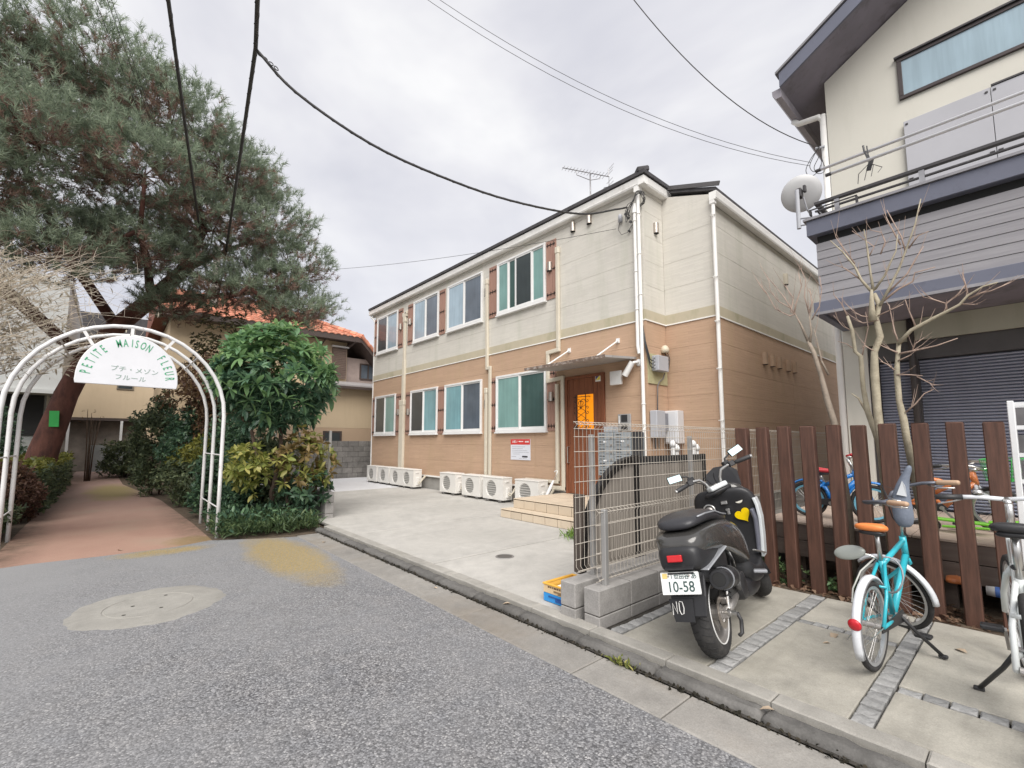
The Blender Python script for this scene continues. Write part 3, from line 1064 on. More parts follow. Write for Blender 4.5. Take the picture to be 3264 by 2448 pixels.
def arc2(cx, cz, r, a0, a1, n=10, y=0.0):
    return [(cx + r * math.cos(R(a0 + (a1 - a0) * i / n)), y, cz + r * math.sin(R(a0 + (a1 - a0) * i / n))) for i in range(n + 1)]


def spiral(cx, cz, r, a0, turns, y, n=22):
    return [(cx + r * (1 - .75 * i / n) * math.cos(R(a0 + 360 * turns * i / n)), y, cz + r * (1 - .75 * i / n) * math.sin(R(a0 + 360 * turns * i / n))) for i in range(n + 1)]


yg = YF - .085
mb = MB()
for xx in (-5.95, -5.71):
    mb.tube([(xx, yg, gz0 - .03), (xx, yg, gz1 + .02)], 0.008, 6)
for z in (gz0 + .02, gz1 - .035):
    mb.tube([(-6.02, yg, z), (-5.62, yg, z)], 0.007, 6)
    for xx in (-6.0, -5.64):
        mb.tube([(xx, yg, z), (xx, YF - .03, z)], 0.008, 6)
for q in range(3):
    zc = gz0 + .06 + q * 0.135
    mb.tube([(-5.95, yg, zc), (-5.71, yg, zc + .135)], 0.0055, 5).tube([(-5.71, yg, zc), (-5.95, yg, zc + .135)], 0.0055, 5)
mb.tube(arc2(-5.89, 2.17, .06, 200, 20, 10, yg) + [(-5.83, yg, 2.11)], 0.006, 5)
mb.tube(arc2(-5.77, 2.17, .06, -20, 160, 10, yg) + [(-5.83, yg, 2.11)], 0.006, 5)
mb.tube([(-5.89, yg, 2.15), (-5.83, yg, 2.05), (-5.77, yg, 2.15)], 0.006, 5).tube([(-5.83, yg, 2.03), (-5.83, yg, 2.2)], 0.007, 5)
mb.tube(arc2(-5.86, 2.16, .03, 0, 200, 8, yg), 0.006, 5).tube(arc2(-5.80, 2.16, .03, 180, -20, 8, yg), 0.006, 5)
for z in (1.71, 1.80, 1.97, 2.06, 2.2):
    s_ = 1 if z not in (1.80, 2.06) else -1
    mb.tube(spiral(-5.665, z, .036, 180, s_ * .9, yg), 0.0055, 5)
    mb.tube(spiral(-5.985, z, .030, 0, -s_ * .9, yg), 0.0055, 5)
mb.tube(spiral(-5.88, 1.71, .035, 90, .8, yg), 0.005, 5).tube(spiral(-5.78, 1.71, .035, 90, -.8, yg), 0.005, 5)
build('grille', mb, M_IRON, door)
st = MB().box(-5.50, -5.375, YF - .0395, YF - .0365, 2.55, 2.67)
sk = build('sticker', st, mat('white sticker', (0.72, 0.71, 0.66), 0.5), door)
M_YEL = mat('yellow print', (0.75, 0.62, 0.05), 0.5, var=0.02)
M_NAVY = mat('navy print', (0.05, 0.05, 0.16), 0.5, var=0.02)
build('sticker_print', MB().prism([(-5.485, 2.58), (-5.39, 2.58), (-5.39, 2.665)], YF - .0415, YF - .040, 'y'), M_YEL, door)
build('sticker_print', MB().prism([(-5.489, 2.585), (-5.394, 2.667), (-5.489, 2.667)], YF - .0415, YF - .040, 'y'), M_NAVY, door)
build('handle', MB().tube([(-6.19, YF - .036, 1.30), (-6.19, YF - .09, 1.30), (-6.19, YF - .09, 0.98), (-6.19, YF - .036, 0.98)], 0.011, 8), M_STEEL, door)

# flat canopy on tie rods
M_CAN = mat('grey canopy sheet', (0.42, 0.41, 0.40), 0.5, 0.2, 0.08, dirt=((0.22, 0.19, 0.16), 7, 0.55, 0.5))
mb = MB().add([(-6.54, 6.08, 2.80), (-4.60, 6.08, 2.80), (-4.60, 6.995, 2.875), (-6.54, 6.995, 2.875), (-6.54, 6.08, 2.835), (-4.60, 6.08, 2.835), (-4.60, 6.995, 2.915), (-6.54, 6.995, 2.915)],
              [(0, 3, 2, 1), (4, 5, 6, 7), (0, 1, 5, 4), (1, 2, 6, 5), (2, 3, 7, 6), (3, 0, 4, 7)])
can = build('canopy', mb, M_CAN, apt)
build('canopy_edge', MB().box(-6.55, -4.59, 6.066, 6.079, 2.79, 2.845), mat('rust streaked edge', (0.20, 0.15, 0.12), 0.7, 0.2, 0.4, 12, dirt=((0.5, 0.47, 0.44), 12, 0.5, 0.9)), can)
for xx in (-6.18, -4.98):
    mb = MB().cyl((xx, YF - .02, 3.265), (xx, 6.28, 2.86), 0.014, 10).obox((xx, YF - .01, 3.27), (0.07, 0.02, 0.09)).cyl((xx - .02, YF - .03, 3.265), (xx + .02, YF - .03, 3.265), 0.022, 10)
    build('tie_rod', mb, M_WHITE, can)

# ================================================================== THINGS IN THE YARD
# porch: two tiled steps
M_TILE = mat('cream porch tile', (0.56, 0.47, 0.36), 0.55, var=0.05, vs=3, objvar=0.06, dirt=((0.36, 0.28, 0.19), 9, 0.6, 0.4))
M_GROUT = mat('stained grout', (0.16, 0.12, 0.085), 0.9, var=0.3)
por = thing('porch_steps', (-5.4, 6.2, 0.05), 'two cream tiled porch steps below the brown entrance door', 'steps')
build('core', MB().box(-6.362, -4.415, 5.635, 6.978, 0.053, 0.358).box(-6.44, -4.415, 5.395, 5.635, 0.053, 0.188), M_GROUT, por)


def tile(x0, x1, y0, y1, z0, z1):
    g = 0.005
    gx = g if x1 - x0 > 0.05 else 0
    gy = g if y1 - y0 > 0.05 else 0
    build('tile', MB().box(x0 + gx, x1 - gx, y0 + gy, y1 - gy, z0, z1), M_TILE, por, bev=0.004)


x = -6.37
while x < -4.45:
    x1 = min(x + 0.28, -4.41)
    tile(x, x1, 5.62, 5.634, 0.206, 0.345)
    y = 5.612
    while y < 6.9:
        tile(x, x1, y, min(y + 0.28, 6.975), 0.359, 0.372)
        y += 0.28
    x += 0.28
x = -6.45
while x < -4.45:
    x1 = min(x + 0.28, -4.41)
    tile(x, x1, 5.38, 5.394, 0.056, 0.174)
    tile(x, x1, 5.372, 5.634, 0.189, 0.203)
    x += 0.28
y = 5.64
while y < 6.9:
    tile(-6.376, -6.363, y, min(y + .28, 6.975), 0.056, 0.35)
    y += 0.28

# ---- air conditioning units along the wall
M_AC = mat('ac casing', (0.70, 0.685, 0.65), 0.45, var=0.04, dirt=((0.46, 0.43, 0.37), 4, 0.56, 0.4))
M_ACD = mat('ac fan shade', (0.30, 0.295, 0.28), 0.6, var=0.1)
M_BLACK = mat('black plastic', (0.03, 0.03, 0.032), 0.5)
M_RUB = mat('rubber foot', (0.12, 0.115, 0.11), 0.8)
AW, AD, AH = 0.72, 0.27, 0.47


def make_ac(loc, label):
    t = thing('air_conditioner', loc, label, 'air conditioner', 'outdoor units along the tan wall')
    # casing with a round opening in the front
    cx, cz, rr = 0.30, 0.055 + AH * 0.5, 0.185
    n = 40
    mb = MB()
    circ = [(cx + rr * math.cos(2 * math.pi * i / n), cz + rr * math.sin(2 * math.pi * i / n)) for i in range(n)]
    z0, z1 = 0.055, 0.055 + AH
    rect = []
    for i in range(n):
        a = 2 * math.pi * i / n
        dx, dz = math.cos(a), math.sin(a)
        k = min((AW - cx) / dx if dx > 1e-6 else ((-cx) / dx if dx < -1e-6 else 9), (z1 - cz) / dz if dz > 1e-6 else ((z0 - cz) / dz if dz < -1e-6 else 9))
        rect.append((cx + dx * k, cz + dz * k))
    V = [(x, 0.0, z) for x, z in rect] + [(x, 0.0, z) for x, z in circ] + [(cx + (x - cx) * .93, 0.03, cz + (z - cz) * .93) for x, z in circ]
    F = []
    for i in range(n):
        j = (i + 1) % n
        F += [(i, j, n + j, n + i), (n + i, n + j, 2 * n + j, 2 * n + i)]
    mb.add(V, F)
    for (x, z) in ((0, z0), (AW, z0), (AW, z1), (0, z1)):
        pass
    # fill the four corner slivers left by the radial rectangle
    for (qx, qz) in ((0, z0), (AW, z0), (AW, z1), (0, z1)):
        i = min(range(n), key=lambda k: (rect[k][0] - qx) ** 2 + (rect[k][1] - qz) ** 2)
        for j in (i - 1, (i + 1) % n):
            mb.add([(rect[i][0], 0, rect[i][1]), (rect[j][0], 0, rect[j][1]), (qx, 0, qz)], [(0, 1, 2)])
    mb.add([(0, 0, z0), (0, AD, z0), (AW, AD, z0), (AW, 0, z0), (0, 0, z1), (0, AD, z1), (AW, AD, z1), (AW, 0, z1)], [(0, 1, 2, 3), (0, 4, 5, 1), (1, 5, 6, 2), (2, 6, 7, 3)])
    build('casing', mb, M_AC, t, True)
    build('lid', MB().box(-.008, AW + .008, -.010, AD + .006, z1, z1 + .028), M_AC, t, True, bev=0.006)
    g = MB().lathe([(0.001, 0.026), (rr * .92, 0.026), (rr * .92, 0.032)], (cx, 0, cz), 'y', 32)
    fan = build('fan_shade', g, M_ACD, t, True)
    gr_ = MB()
    for i in range(-3, 4):
        zz = cz + i * 0.05
        hw = math.sqrt(max(0, (rr * .96) ** 2 - (i * .05) ** 2))
        gr_.box(cx - hw, cx + hw, 0.004, 0.012, zz - .004, zz + .004)
    build('grille', gr_, M_AC, t, True)
    build('valve_cover', MB().box(AW - .002, AW + .035, 0.09, 0.19, z0 + .05, z0 + .27), M_AC, t, True, bev=0.01)
    build('handle', MB().box(AW - .002, AW + .016, 0.07, 0.17, z1 - .085, z1 - .05), M_AC, t, True, bev=0.005)
    p = MB()
    for q in (0, .035):
        p.tube([(AW + .03, .13 + q, z0 + .12 + q), (AW + .09, .15 + q, z0 + .10 + q), (AW + .125, .22, z0 + .2 + q), (AW + .12, .33, z0 + .3 + q)], 0.014, 6)
    build('pipe', p, M_PIPE, t, True, smooth=True)
    for a in (0.12, 0.56):
        build('foot', MB().box(a, a + .09, -.015, AD + .03, 0.0, 0.054), M_RUB, t, True, bev=0.008)
    return t


ac_labels = ['outdoor air conditioning unit at the far end of the row, beside the grey block wall',
             'outdoor air conditioning unit second from the grey block wall',
             'outdoor air conditioning unit just before the wide ivory duct',
             'outdoor air conditioning unit with its side showing, last before the gap in the row',
             'outdoor air conditioning unit first after the gap in the row',
             'outdoor air conditioning unit in the middle of the nearer three that touch',
             'outdoor air conditioning unit below the twin thin ducts and beside the red topped notice',
             'outdoor air conditioning unit half hidden behind the cream porch steps']
ac0 = make_ac((-14.95, 6.60, 0.054), ac_labels[0])
for xx, lb in zip((-14.10, -13.22, -12.49, -10.38, -9.39, -8.53, -7.44), ac_labels[1:]):
    copy_tree(ac0, (xx, 6.60 + random.uniform(-.02, .02), 0.054), None, lb)

# ---- umbrella leaning by the porch
um = thing('umbrella', (-6.50, 6.62, 0.37), 'closed white umbrella leaning on the ivory duct beside the porch', 'umbrella')
M_UM = mat('white umbrella film', (0.72, 0.72, 0.72), 0.35, var=0.06, vs=12)
um.location = (-6.60, 6.55, 0.06)
a_, b_ = Vector((-6.60, 6.55, 0.06)), Vector((-6.40, 6.84, 0.80))
dv = (b_ - a_).normalized()
mb = MB().tube([a_, a_ + dv * .08, a_ + dv * .2, a_ + dv * .45, a_ + dv * .6, a_ + dv * .63], [0.006, 0.014, 0.028, 0.036, 0.022, 0.008], 10)
build('canopy', mb, M_UM, um, smooth=True)
c_ = a_ + dv * .74
build('shaft', MB().tube([a_ + dv * .6, c_], 0.006, 6), M_STEEL, um)
build('handle', MB().tube([c_] + [c_ + dv * (0.06 + .04 * math.sin(R(t))) + Vector((-.04 + .04 * math.cos(R(t)), 0, 0)) for t in range(0, 200, 25)], 0.010, 8), M_WHITE, um, smooth=True)

# ---- notice board on the wall: red head, small print
no = thing('notice_board', (-7.68, YF - .01, 1.22), 'white notice with a red heading fixed to the tan wall', 'notice')
M_PAPER = mat('white notice', (0.68, 0.70, 0.76), 0.5, var=0.02)
M_REDP = mat('red print', (0.62, 0.05, 0.045), 0.5, var=0.03)
M_GREYP = mat('grey print', (0.38, 0.39, 0.42), 0.6, var=0.05)
M_BLKP = mat('black print', (0.03, 0.03, 0.035), 0.6)
M_WHTP = mat('white print', (0.8, 0.8, 0.8), 0.6)
build('board', MB().box(-8.01, -7.355, YF - .012, YF - .0005, 0.99, 1.46), M_PAPER, no, bev=0.002)
build('heading', MB().box(-8.005, -7.36, YF - .0145, YF - .0125, 1.335, 1.458), M_REDP, no)
tx = link('lettering', text_mesh('お願い', 0.062, 0.0006, M_WHTP, bold=.0008), no)
place(tx, (-7.86, YF - .0155, 1.398), (1, 0, 0), (0, 0, 1))
mb = MB()
rr_ = random.Random(4)


def dashes(mb, x0, x1, z, h, y):
    x = x0
    while x < x1:
        w = rr_.uniform(.012, .03)
        mb.box(x, min(x + w, x1), y - .001, y, z - h / 2, z + h / 2)
        x += w + rr_.uniform(.004, .009)


for z, a, b in ((1.286, -7.96, -7.52), (1.245, -7.96, -7.60), (1.205, -7.96, -7.45), (1.165, -7.96, -7.40), (1.122, -7.94, -7.70), (1.062, -7.98, -7.82), (1.028, -7.72, -7.62), (1.028, -7.60, -7.46)):
    dashes(mb, a, b, z, .011, YF - .0125)
s_ = build('print', mb, M_GREYP, no)
s_['kind'] = 'stuff'
mb = MB()
dashes(mb, -7.73, -7.58, 1.405, .022, YF - .015)
dashes(mb, -7.52, -7.40, 1.40, .035, YF - .015)
s_ = build('print', mb, M_WHTP, no)
s_['kind'] = 'stuff'
build('name_box', MB().box(-7.62, -7.44, YF - .014, YF - .0125, 1.05, 1.085), M_BLKP, no)

# ---- fittings on the wall by the door
fl = thing('floodlight', (-4.95, YF - .08, 2.55), 'square white box lamp on the tan wall beside the entrance door', 'lamp')
build('housing', MB().box(-5.075, -4.83, YF - .16, YF - .10, 2.43, 2.685), M_WHITE, fl, bev=0.012, seg=2)
build('bracket', MB().box(-4.98, -4.92, YF - .10, YF - .0, 2.52, 2.6), M_WHITE, fl)
se = thing('sensor_light', (-4.60, YF - .12, 2.70), 'white tubular sensor light on a round base under the canopy end', 'sensor light')
build('base', MB().lathe([(0.065, 0.0), (0.065, -0.02), (0.05, -0.04), (0.001, -0.045)], (-4.545, YF, 2.80), 'y', 20), M_WHITE, se, auto=50)
build('arm', MB().tube([(-4.545, YF - .03, 2.80), (-4.56, YF - .11, 2.80), (-4.62, YF - .14, 2.78)], 0.025, 10), M_WHITE, se, smooth=True)
build('tube', MB().cyl((-4.60, YF - .13, 2.81), (-4.74, YF - .17, 2.57), 0.052, 18, 0.058), M_WHITE, se, auto=40)
build('lens', MB().cyl((-4.745, YF - .171, 2.562), (-4.747, YF - .1716, 2.558), 0.05, 18), M_PDARK, se)
ic = thing('intercom', (-4.87, YF - .02, 1.74), 'grey intercom panel with two black fields on the tan wall', 'intercom')
build('plate', MB().box(-5.005, -4.735, YF - .03, YF - .0005, 1.585, 1.90), mat('grey metal plate', (0.42, 0.42, 0.42), 0.4, 0.4), ic, bev=0.006)
build('screen', MB().box(-4.93, -4.80, YF - .037, YF - .031, 1.755, 1.885), M_BLACK, ic)
build('keypad', MB().box(-4.93, -4.80, YF - .037, YF - .031, 1.60, 1.70), M_BLACK, ic)
build('strip', MB().box(-4.985, -4.965, YF - .034, YF - .031, 1.73, 1.87), M_WHTP, ic)
build('label_plate', MB().box(-4.92, -4.81, YF - .034, YF - .031, 1.588, 1.596), M_WHTP, ic)

# ---- electrical fittings at the inner corner
M_BOXG = mat('grey box plastic', (0.40, 0.41, 0.44), 0.5, var=0.04)
jb = thing('junction_box', (XC + .1, 7.2, 2.6), 'grey junction box with looping black cables on an olive backing board', 'junction box')
build('backing_board', MB().box(XC + .001, XC + .022, 7.015, 7.655, 2.42, 2.96), mat('olive board', (0.42, 0.40, 0.24), 0.7, dirt=((0.30, 0.27, 0.14), 3, 0.5, 0.6)), jb, bev=0.004)
build('box', MB().box(XC + .024, XC + .16, 7.13, 7.47, 2.645, 2.92), M_BOXG, jb, bev=0.012, seg=2)
mb = MB()
for k in range(4):
    mb.cyl((XC + .09, 7.12, 2.70 + k * .06), (XC + .09, 7.085, 2.695 + k * .06), 0.018, 10)
glands = build('glands', mb, M_BOXG, jb)
glands['kind'] = 'stuff'
for k in range(3):
    z = 2.70 + .06 * k
    build('cable', MB().tube([(XC + .09, 7.08, z), (XC + .085, 7.04, z - .01), (XC + .075, 7.00, z + .02), (XC + .05, 6.975, z + .18), (XC + .02, 6.955, z + .34), (XC - .01, 6.935, z + .62)], 0.009, 6), M_BLACK, jb, smooth=True)
for k in range(3):
    z = 2.74 + .06 * k
    build('cable', MB().tube([(XC + .10, 7.46, z), (XC + .11, 7.54 + k * .012, z - .06), (XC + .10, 7.585 + k * .015, z + .05), (XC + .07, 7.57 + k * .01, z + .17), (XC + .04, 7.545, 3.02)], 0.008, 6), M_BLACK, jb, smooth=True)
build('cable', MB().tube([(XC + .09, 7.44, 2.63), (XC + .07, 7.42, 2.53), (XC + .06, 7.30, 2.46), (XC + .05, 7.26, 2.38), (XC + .045, 7.24, 1.95)], 0.011, 6), mat('grey flex', (0.16, 0.15, 0.15), 0.6), jb, smooth=True)
build('cable_cap', MB().lathe([(0.075, -0.07), (0.075, 0.0), (0.045, 0.055), (0.001, 0.075)], (XC + .05, 7.545, 3.09), 'z', 18), mat('cream cap', (0.60, 0.54, 0.42), 0.5), jb, smooth=True)
mc = thing('meter_cabinet', (-4.25, 7.6, 1.4), 'white meter cabinet in the recess of the tan wall above a rusty pipe stub', 'meter cabinet')
build('cabinet', MB().box(-4.355, -4.10, 7.46, YW - .001, 1.365, 1.95), mat('white cabinet steel', (0.66, 0.67, 0.69), 0.4, 0.1, 0.03), mc, bev=0.01)
build('door_panel', MB().box(-4.335, -4.12, 7.448, 7.459, 1.39, 1.93), mat('white cabinet door', (0.69, 0.70, 0.72), 0.4, 0.1, 0.03), mc, bev=0.004)
build('side_cabinet', MB().box(XC + .0215, XC + .16, 7.02, 7.30, 1.47, 1.94), M_BOXG, mc, bev=0.012)
build('window_panel', MB().box(XC + .05, XC + .13, 7.305, 7.445, 1.60, 1.90), mat('grey meter glass', (0.20, 0.20, 0.22), 0.3), mc)
for xx in (-4.31, -4.25, -4.19, -4.13):
    build('pipe_stub', MB().cyl((xx, 7.58, 1.364), (xx, 7.60, 1.12), 0.017, 8), mat('rusty pipe', (0.16, 0.085, 0.055), 0.8, 0.2, 0.3), mc)
for yy in (7.08, 7.2):
    build('pipe_stub', MB().cyl((XC + .08, yy, 1.47), (XC + .08, yy, 1.28), 0.013, 8), M_BLACK, mc)

# ---- mail boxes on a stand by the fence
M_MAIL = mat('grey mailbox steel', (0.22, 0.24, 0.25), 0.45, 0.3, 0.06)
M_MAIL2 = mat('grey mailbox flap', (0.31, 0.335, 0.35), 0.45, 0.15, 0.05, objvar=0.05)
ml = thing('mailbox_bank', (-3.4, 4.7, 0.05), 'bank of grey mailboxes in two columns behind the mesh fence', 'mailboxes')
build('frame', MB().box(-3.63, -3.135, 4.62, 4.90, 0.98, 1.515), M_MAIL, ml, bev=0.004)
for c in range(2):
    for r in range(6):
        x0 = -3.622 + c * .245
        z1_ = 1.508 - r * .0875
        f = build('flap', MB().box(x0 + .003, x0 + .238, 4.605, 4.619, z1_ - .083, z1_), M_MAIL2, ml, bev=0.003)
        build('slot', MB().box(x0 + .03, x0 + .11, 4.6025, 4.6045, z1_ - .028, z1_ - .018).box(x0 + .03, x0 + .11, 4.6025, 4.6045, z1_ - .062, z1_ - .054), M_BLACK, f)
        build('lock', MB().cyl((x0 + .21, 4.605, z1_ - .06), (x0 + .21, 4.597, z1_ - .06), 0.012, 10), M_STEEL, f)
for (x0, z) in ((-3.53, 1.39), (-3.27, 1.40), (-3.53, 1.16)):
    build('name_tag', MB().box(x0, x0 + .045, 4.6015, 4.6045, z, z + .016), M_WHTP, ml)
for q in range(3):
    build('side_slat', MB().box(-3.131 + .046 * q, -3.094 + .046 * q, 4.63, 4.66, 0.05, 1.52), M_BLACK, ml, bev=0.003)
for xx in (-3.58, -3.2):
    build('leg', MB().box(xx, xx + .05, 4.72, 4.80, 0.05, 0.979), M_MAIL, ml)
build('parcel', MB().obox((-3.52, 4.75, 1.555), (0.12, 0.16, 0.07), (0, 0, .15)), mat('grey parcel', (0.36, 0.37, 0.38), 0.6), ml, bev=0.004)

# ================================================================== WALLS AND FENCES
def block_wall(name, label, x0, x1, y0, y1, z0, courses, bl, m=M_BLOCK, gap=0.006, along='y'):
    t = thing(name, ((x0 + x1) / 2, (y0 + y1) / 2, z0), label, 'wall')
    z = z0
    build('mortar', MB().box(x0 + .008, x1 - .008, y0 + .008, y1 - .008, z0, z0 + sum(courses) - .006), M_GROOVE, t)
    k = 0
    for ci, ch in enumerate(courses):
        a, e = (y0, y1) if along == 'y' else (x0, x1)
        p = a - (bl * .5 if ci % 2 and len(courses) > 2 else 0)
        while p < e - .01:
            q0, q1 = max(p, a), min(p + bl, e)
            if q1 - q0 > .03:
                g0 = gap / 2 if q0 > a else 0
                g1 = gap / 2 if q1 < e else 0
                if along == 'y':
                    mb = MB().box(x0, x1, q0 + g0, q1 - g1, z + gap / 2 * (ci > 0), z + ch - gap / 2)
                else:
                    mb = MB().box(q0 + g0, q1 - g1, y0, y1, z + gap / 2 * (ci > 0), z + ch - gap / 2)
                build('block', mb, m, t, bev=0.006)
            p += bl
        z += ch
    return t


block_wall('block_wall', 'low grey block wall under the short mesh fence beside the black scooter', -2.33, -2.185, 2.765, 12.0, 0.026, [0.095, 0.19], 0.40)
pw = block_wall('block_wall', 'grey block wall end standing behind the coloured crate at the driveway', -2.545, -2.395, 2.74, 12.0, 0.0, [0.13, 0.19], 0.40)

M_MESH = mat('mesh fence coating', (0.44, 0.40, 0.345), 0.5, 0.05, 0.08)
M_FPOST = mat('grey fence post', (0.36, 0.355, 0.345), 0.45, 0.4, 0.06)


def mesh_fence(name, label, x, y0, y1, z0, z1, posts, hz, pitch=0.05, zb_post=0.3, zt=None, fold=True, r=0.0023, along='y', post_sec=0.042, group=None):
    """welded wire panel with folded top and bottom edges; each horizontal wire and each upright is a piece"""
    def P(u, v, w=0.0):
        return (x + w, u, v) if along == 'y' else (u, x + w, v)
    t = thing(name, P(y0, zb_post), label, 'fence', group)
    n = round((y1 - y0) / pitch)
    up = MB()
    prof = []
    if fold:
        prof = [(z0 + .045, 0.0), (z0 + .02, .028), (z0, .0)]
        top = [(z1 - .05, 0.0), (z1 - .02, .03), (z1, 0.0), (z1 - .012, -.012)]
    else:
        top = [(z1, 0)]
        prof = [(z0, 0)]
    wire = MB().tube([P(0, v, w) for v, w in prof[::-1]] + [P(0, v, w) for v, w in top], r, 5)
    me = wire.mesh('wire', M_MESH, True)
    for i in range(n + 1):
        u = y0 + (y1 - y0) * i / n
        share('wire', me, t, (-t.location[0], u - t.location[1], -t.location[2]) if along == 'y' else (u - t.location[0], -t.location[1], -t.location[2]))
    for v in hz:
        w = 0.0
        build('rail_wire', MB().tube([P(y0 - .012, v, r), P(y1, v, r)], r * 1.25, 5), M_MESH, t, smooth=True)
    if fold:
        for v, w in ((z1, 0.0), (z1 - .02, .03), (z0, 0.0), (z0 + .02, .028)):
            build('rail_wire', MB().tube([P(y0 - .012, v, w), P(y1, v, w)], r * 1.3, 5), M_MESH, t, smooth=True)
    for py in posts:
        h = (zt if zt else z1) + .0
        s = post_sec
        if along == 'y':
            dx_ = .006 if z1 < 1.0 else -.012 - s
            mb = MB().box(x + dx_, x + dx_ + s, py, py + s, zb_post, h)
        else:
            mb = MB().box(py, py + s, x + .006, x + .006 + s, zb_post, h)
        build('post', mb, M_FPOST, t, bev=0.005)
    return t


mesh_fence('mesh_fence', 'short welded mesh fence on the low block wall behind the scooter', -2.275, 2.86, 5.0, 0.335, 0.875, (2.905, 4.88), (0.44, 0.545, 0.65, 0.755), 0.05, 0.27)
mesh_fence('mesh_fence', 'tall welded mesh fence in front of the grey brown board screen', -2.43, 2.80, 11.5, 0.38, 1.56, (3.03, 4.70, 6.7, 8.7), (0.48, 0.60, 0.72, 0.84, 0.96, 1.08, 1.20, 1.32, 1.44, 1.505), 0.05, 0.30, 1.46)

# board screen with an arched end, in black frames
M_BOARD = wood_mat('grey brown screen board', (0.20, 0.178, 0.155), (0.29, 0.262, 0.23), (10, 10, 1.0))
sc_ = thing('board_screen', (-2.62, 3.1, 0.3), 'grey brown vertical board screen with a black arched frame behind the tall mesh fence', 'screen')


def arch_z(y):
    if y >= 3.86:
        return 1.23
    t = (3.86 - y) / (3.86 - 3.06)
    return 0.30 + 0.93 * math.sqrt(max(0.0, 1 - t * t))


y = 3.08
while y < 5.25:
    y2 = min(y + 0.088, 5.27)
    za, zb_ = arch_z(y) - .03, arch_z(y2 - .004) - .03
    if y > 3.86:
        za = zb_ = 1.17
    mb = MB()
    mb.add([(-2.625, y, .31), (-2.605, y, .31), (-2.605, y2 - .004, .31), (-2.625, y2 - .004, .31), (-2.625, y, za), (-2.605, y, za), (-2.605, y2 - .004, zb_), (-2.625, y2 - .004, zb_)],
           [(0, 3, 2, 1), (4, 5, 6, 7), (0, 1, 5, 4), (1, 2, 6, 5), (2, 3, 7, 6), (3, 0, 4, 7)])
    build('plank', mb, M_BOARD, sc_)
    y += 0.088
pts = [(-2.60, 3.06, 0.30)] + [(-2.60, 3.86 - .8 * math.cos(R(a)), 0.30 + .93 * math.sin(R(a))) for a in range(6, 91, 6)]
mb = MB()
for a, b in zip(pts[:-1], pts[1:]):
    mb.beam(Vector(a) - (Vector(b) - Vector(a)) * .05, b, 0.06, 0.062, up=(1, 0, 0))
build('arched_frame', mb, M_IRON, sc_)
build('frame_post', MB().box(-2.63, -2.57, 3.86, 3.915, 0.30, 1.27), M_IRON, sc_, bev=0.004)
build('frame_post', MB().box(-2.63, -2.57, 5.27, 5.30, 0.30, 1.26), M_IRON, sc_, bev=0.004)
build('frame_rail', MB().box(-2.625, -2.605, 3.916, 5.269, 1.172, 1.255), M_DARKGAP, sc_)
build('frame_foot', MB().box(-2.66, -2.57, 3.03, 3.09, 0.30, 0.95), mat('dark brown post', (0.07, 0.055, 0.045), 0.6, var=0.2), sc_, bev=0.006)

# wall lamps/finials behind the board screen
for i, (yy, lb) in enumerate(((4.95, 'pair of white capped vent pipes behind the board screen, nearer the meter cabinet'), (5.45, 'pair of white capped vent pipes behind the board screen, nearer the scooter mirror'))):
    g_ = thing('vent_pipe', (-2.85, yy + .1, 0.05), lb, 'vent pipe', 'white vent pipes behind the screen')
    for q, dy in ((0, 0), (1, .09)):
        build('pipe', MB().cyl((-2.85, yy + .1 + dy, 0.05), (-2.85, yy + .1 + dy, 1.36 - .05 * q), 0.024, 10), M_WHITE, g_)
        build('cap', MB().lathe([(0.034, -.03), (0.034, .01), (0.022, .04), (0.001, .052)], (-2.85, yy + .1 + dy, 1.37 - .05 * q), 'z', 14), M_WHITE, g_, smooth=True)

# ---- coloured folding crate by the block
cr = thing('crate', (-2.62, 3.03, 0.052), 'folding crate with a blue lower half and an orange upper half by the grey block', 'crate')
M_CRB = mat('blue crate plastic', (0.03, 0.26, 0.62), 0.45, var=0.06)
M_CRO = mat('orange crate plastic', (0.72, 0.40, 0.06), 0.45, var=0.06)
M_CRC = mat('cream crate board', (0.66, 0.50, 0.30), 0.5, var=0.06)
cx0, cx1, cy0, cy1 = -2.86, -2.40, 2.87, 3.24
def tray(name, z0, z1, m, th=0.012, flare=0.0):
    mb = MB()
    mb.box(cx0, cx1, cy0, cy0 + th, z0, z1).box(cx0, cx1, cy1 - th, cy1, z0, z1).box(cx0, cx0 + th, cy0 + th, cy1 - th, z0, z1).box(cx1 - th, cx1, cy0 + th, cy1 - th, z0, z1)
    return build(name, mb, m, cr)
lowp = tray('lower_tray', 0.058, 0.125, M_CRB)
build('tray_floor', MB().box(cx0 + .013, cx1 - .013, cy0 + .013, cy1 - .013, 0.062, 0.07), M_CRB, cr)
tray('middle_tray', 0.128, 0.19, M_CRC)
rim = MB().box(cx0 - .008, cx1 + .008, cy0 - .008, cy0 + .014, 0.192, 0.206).box(cx0 - .008, cx1 + .008, cy1 - .014, cy1 + .008, 0.192, 0.206).box(cx0 - .008, cx0 + .014, cy0 + .014, cy1 - .014, 0.192, 0.206).box(cx1 - .014, cx1 + .008, cy0 + .014, cy1 - .014, 0.192, 0.206)
build('rim', rim, M_CRO, cr, bev=0.003)
build('lining', MB().box(cx0 + .014, cx1 - .014, cy1 - .016, cy1 - .013, 0.072, 0.191).box(cx0 + .0125, cx0 + .016, cy0 + .014, cy1 - .017, 0.072, 0.191), M_CRO, cr)
build('paper', MB().obox((-2.62, 3.06, 0.158), (0.42, 0.33, 0.004), (0.03, -.02, .02)), M_WHTP, cr)
mb = MB()
rr_ = random.Random(9)
dashes(mb, cx0 + .05, cx1 - .05, 0.178, .014, cy0 - .0005)
s_ = build('print', mb, mat('brown print', (0.13, 0.07, 0.03), 0.6), cr)
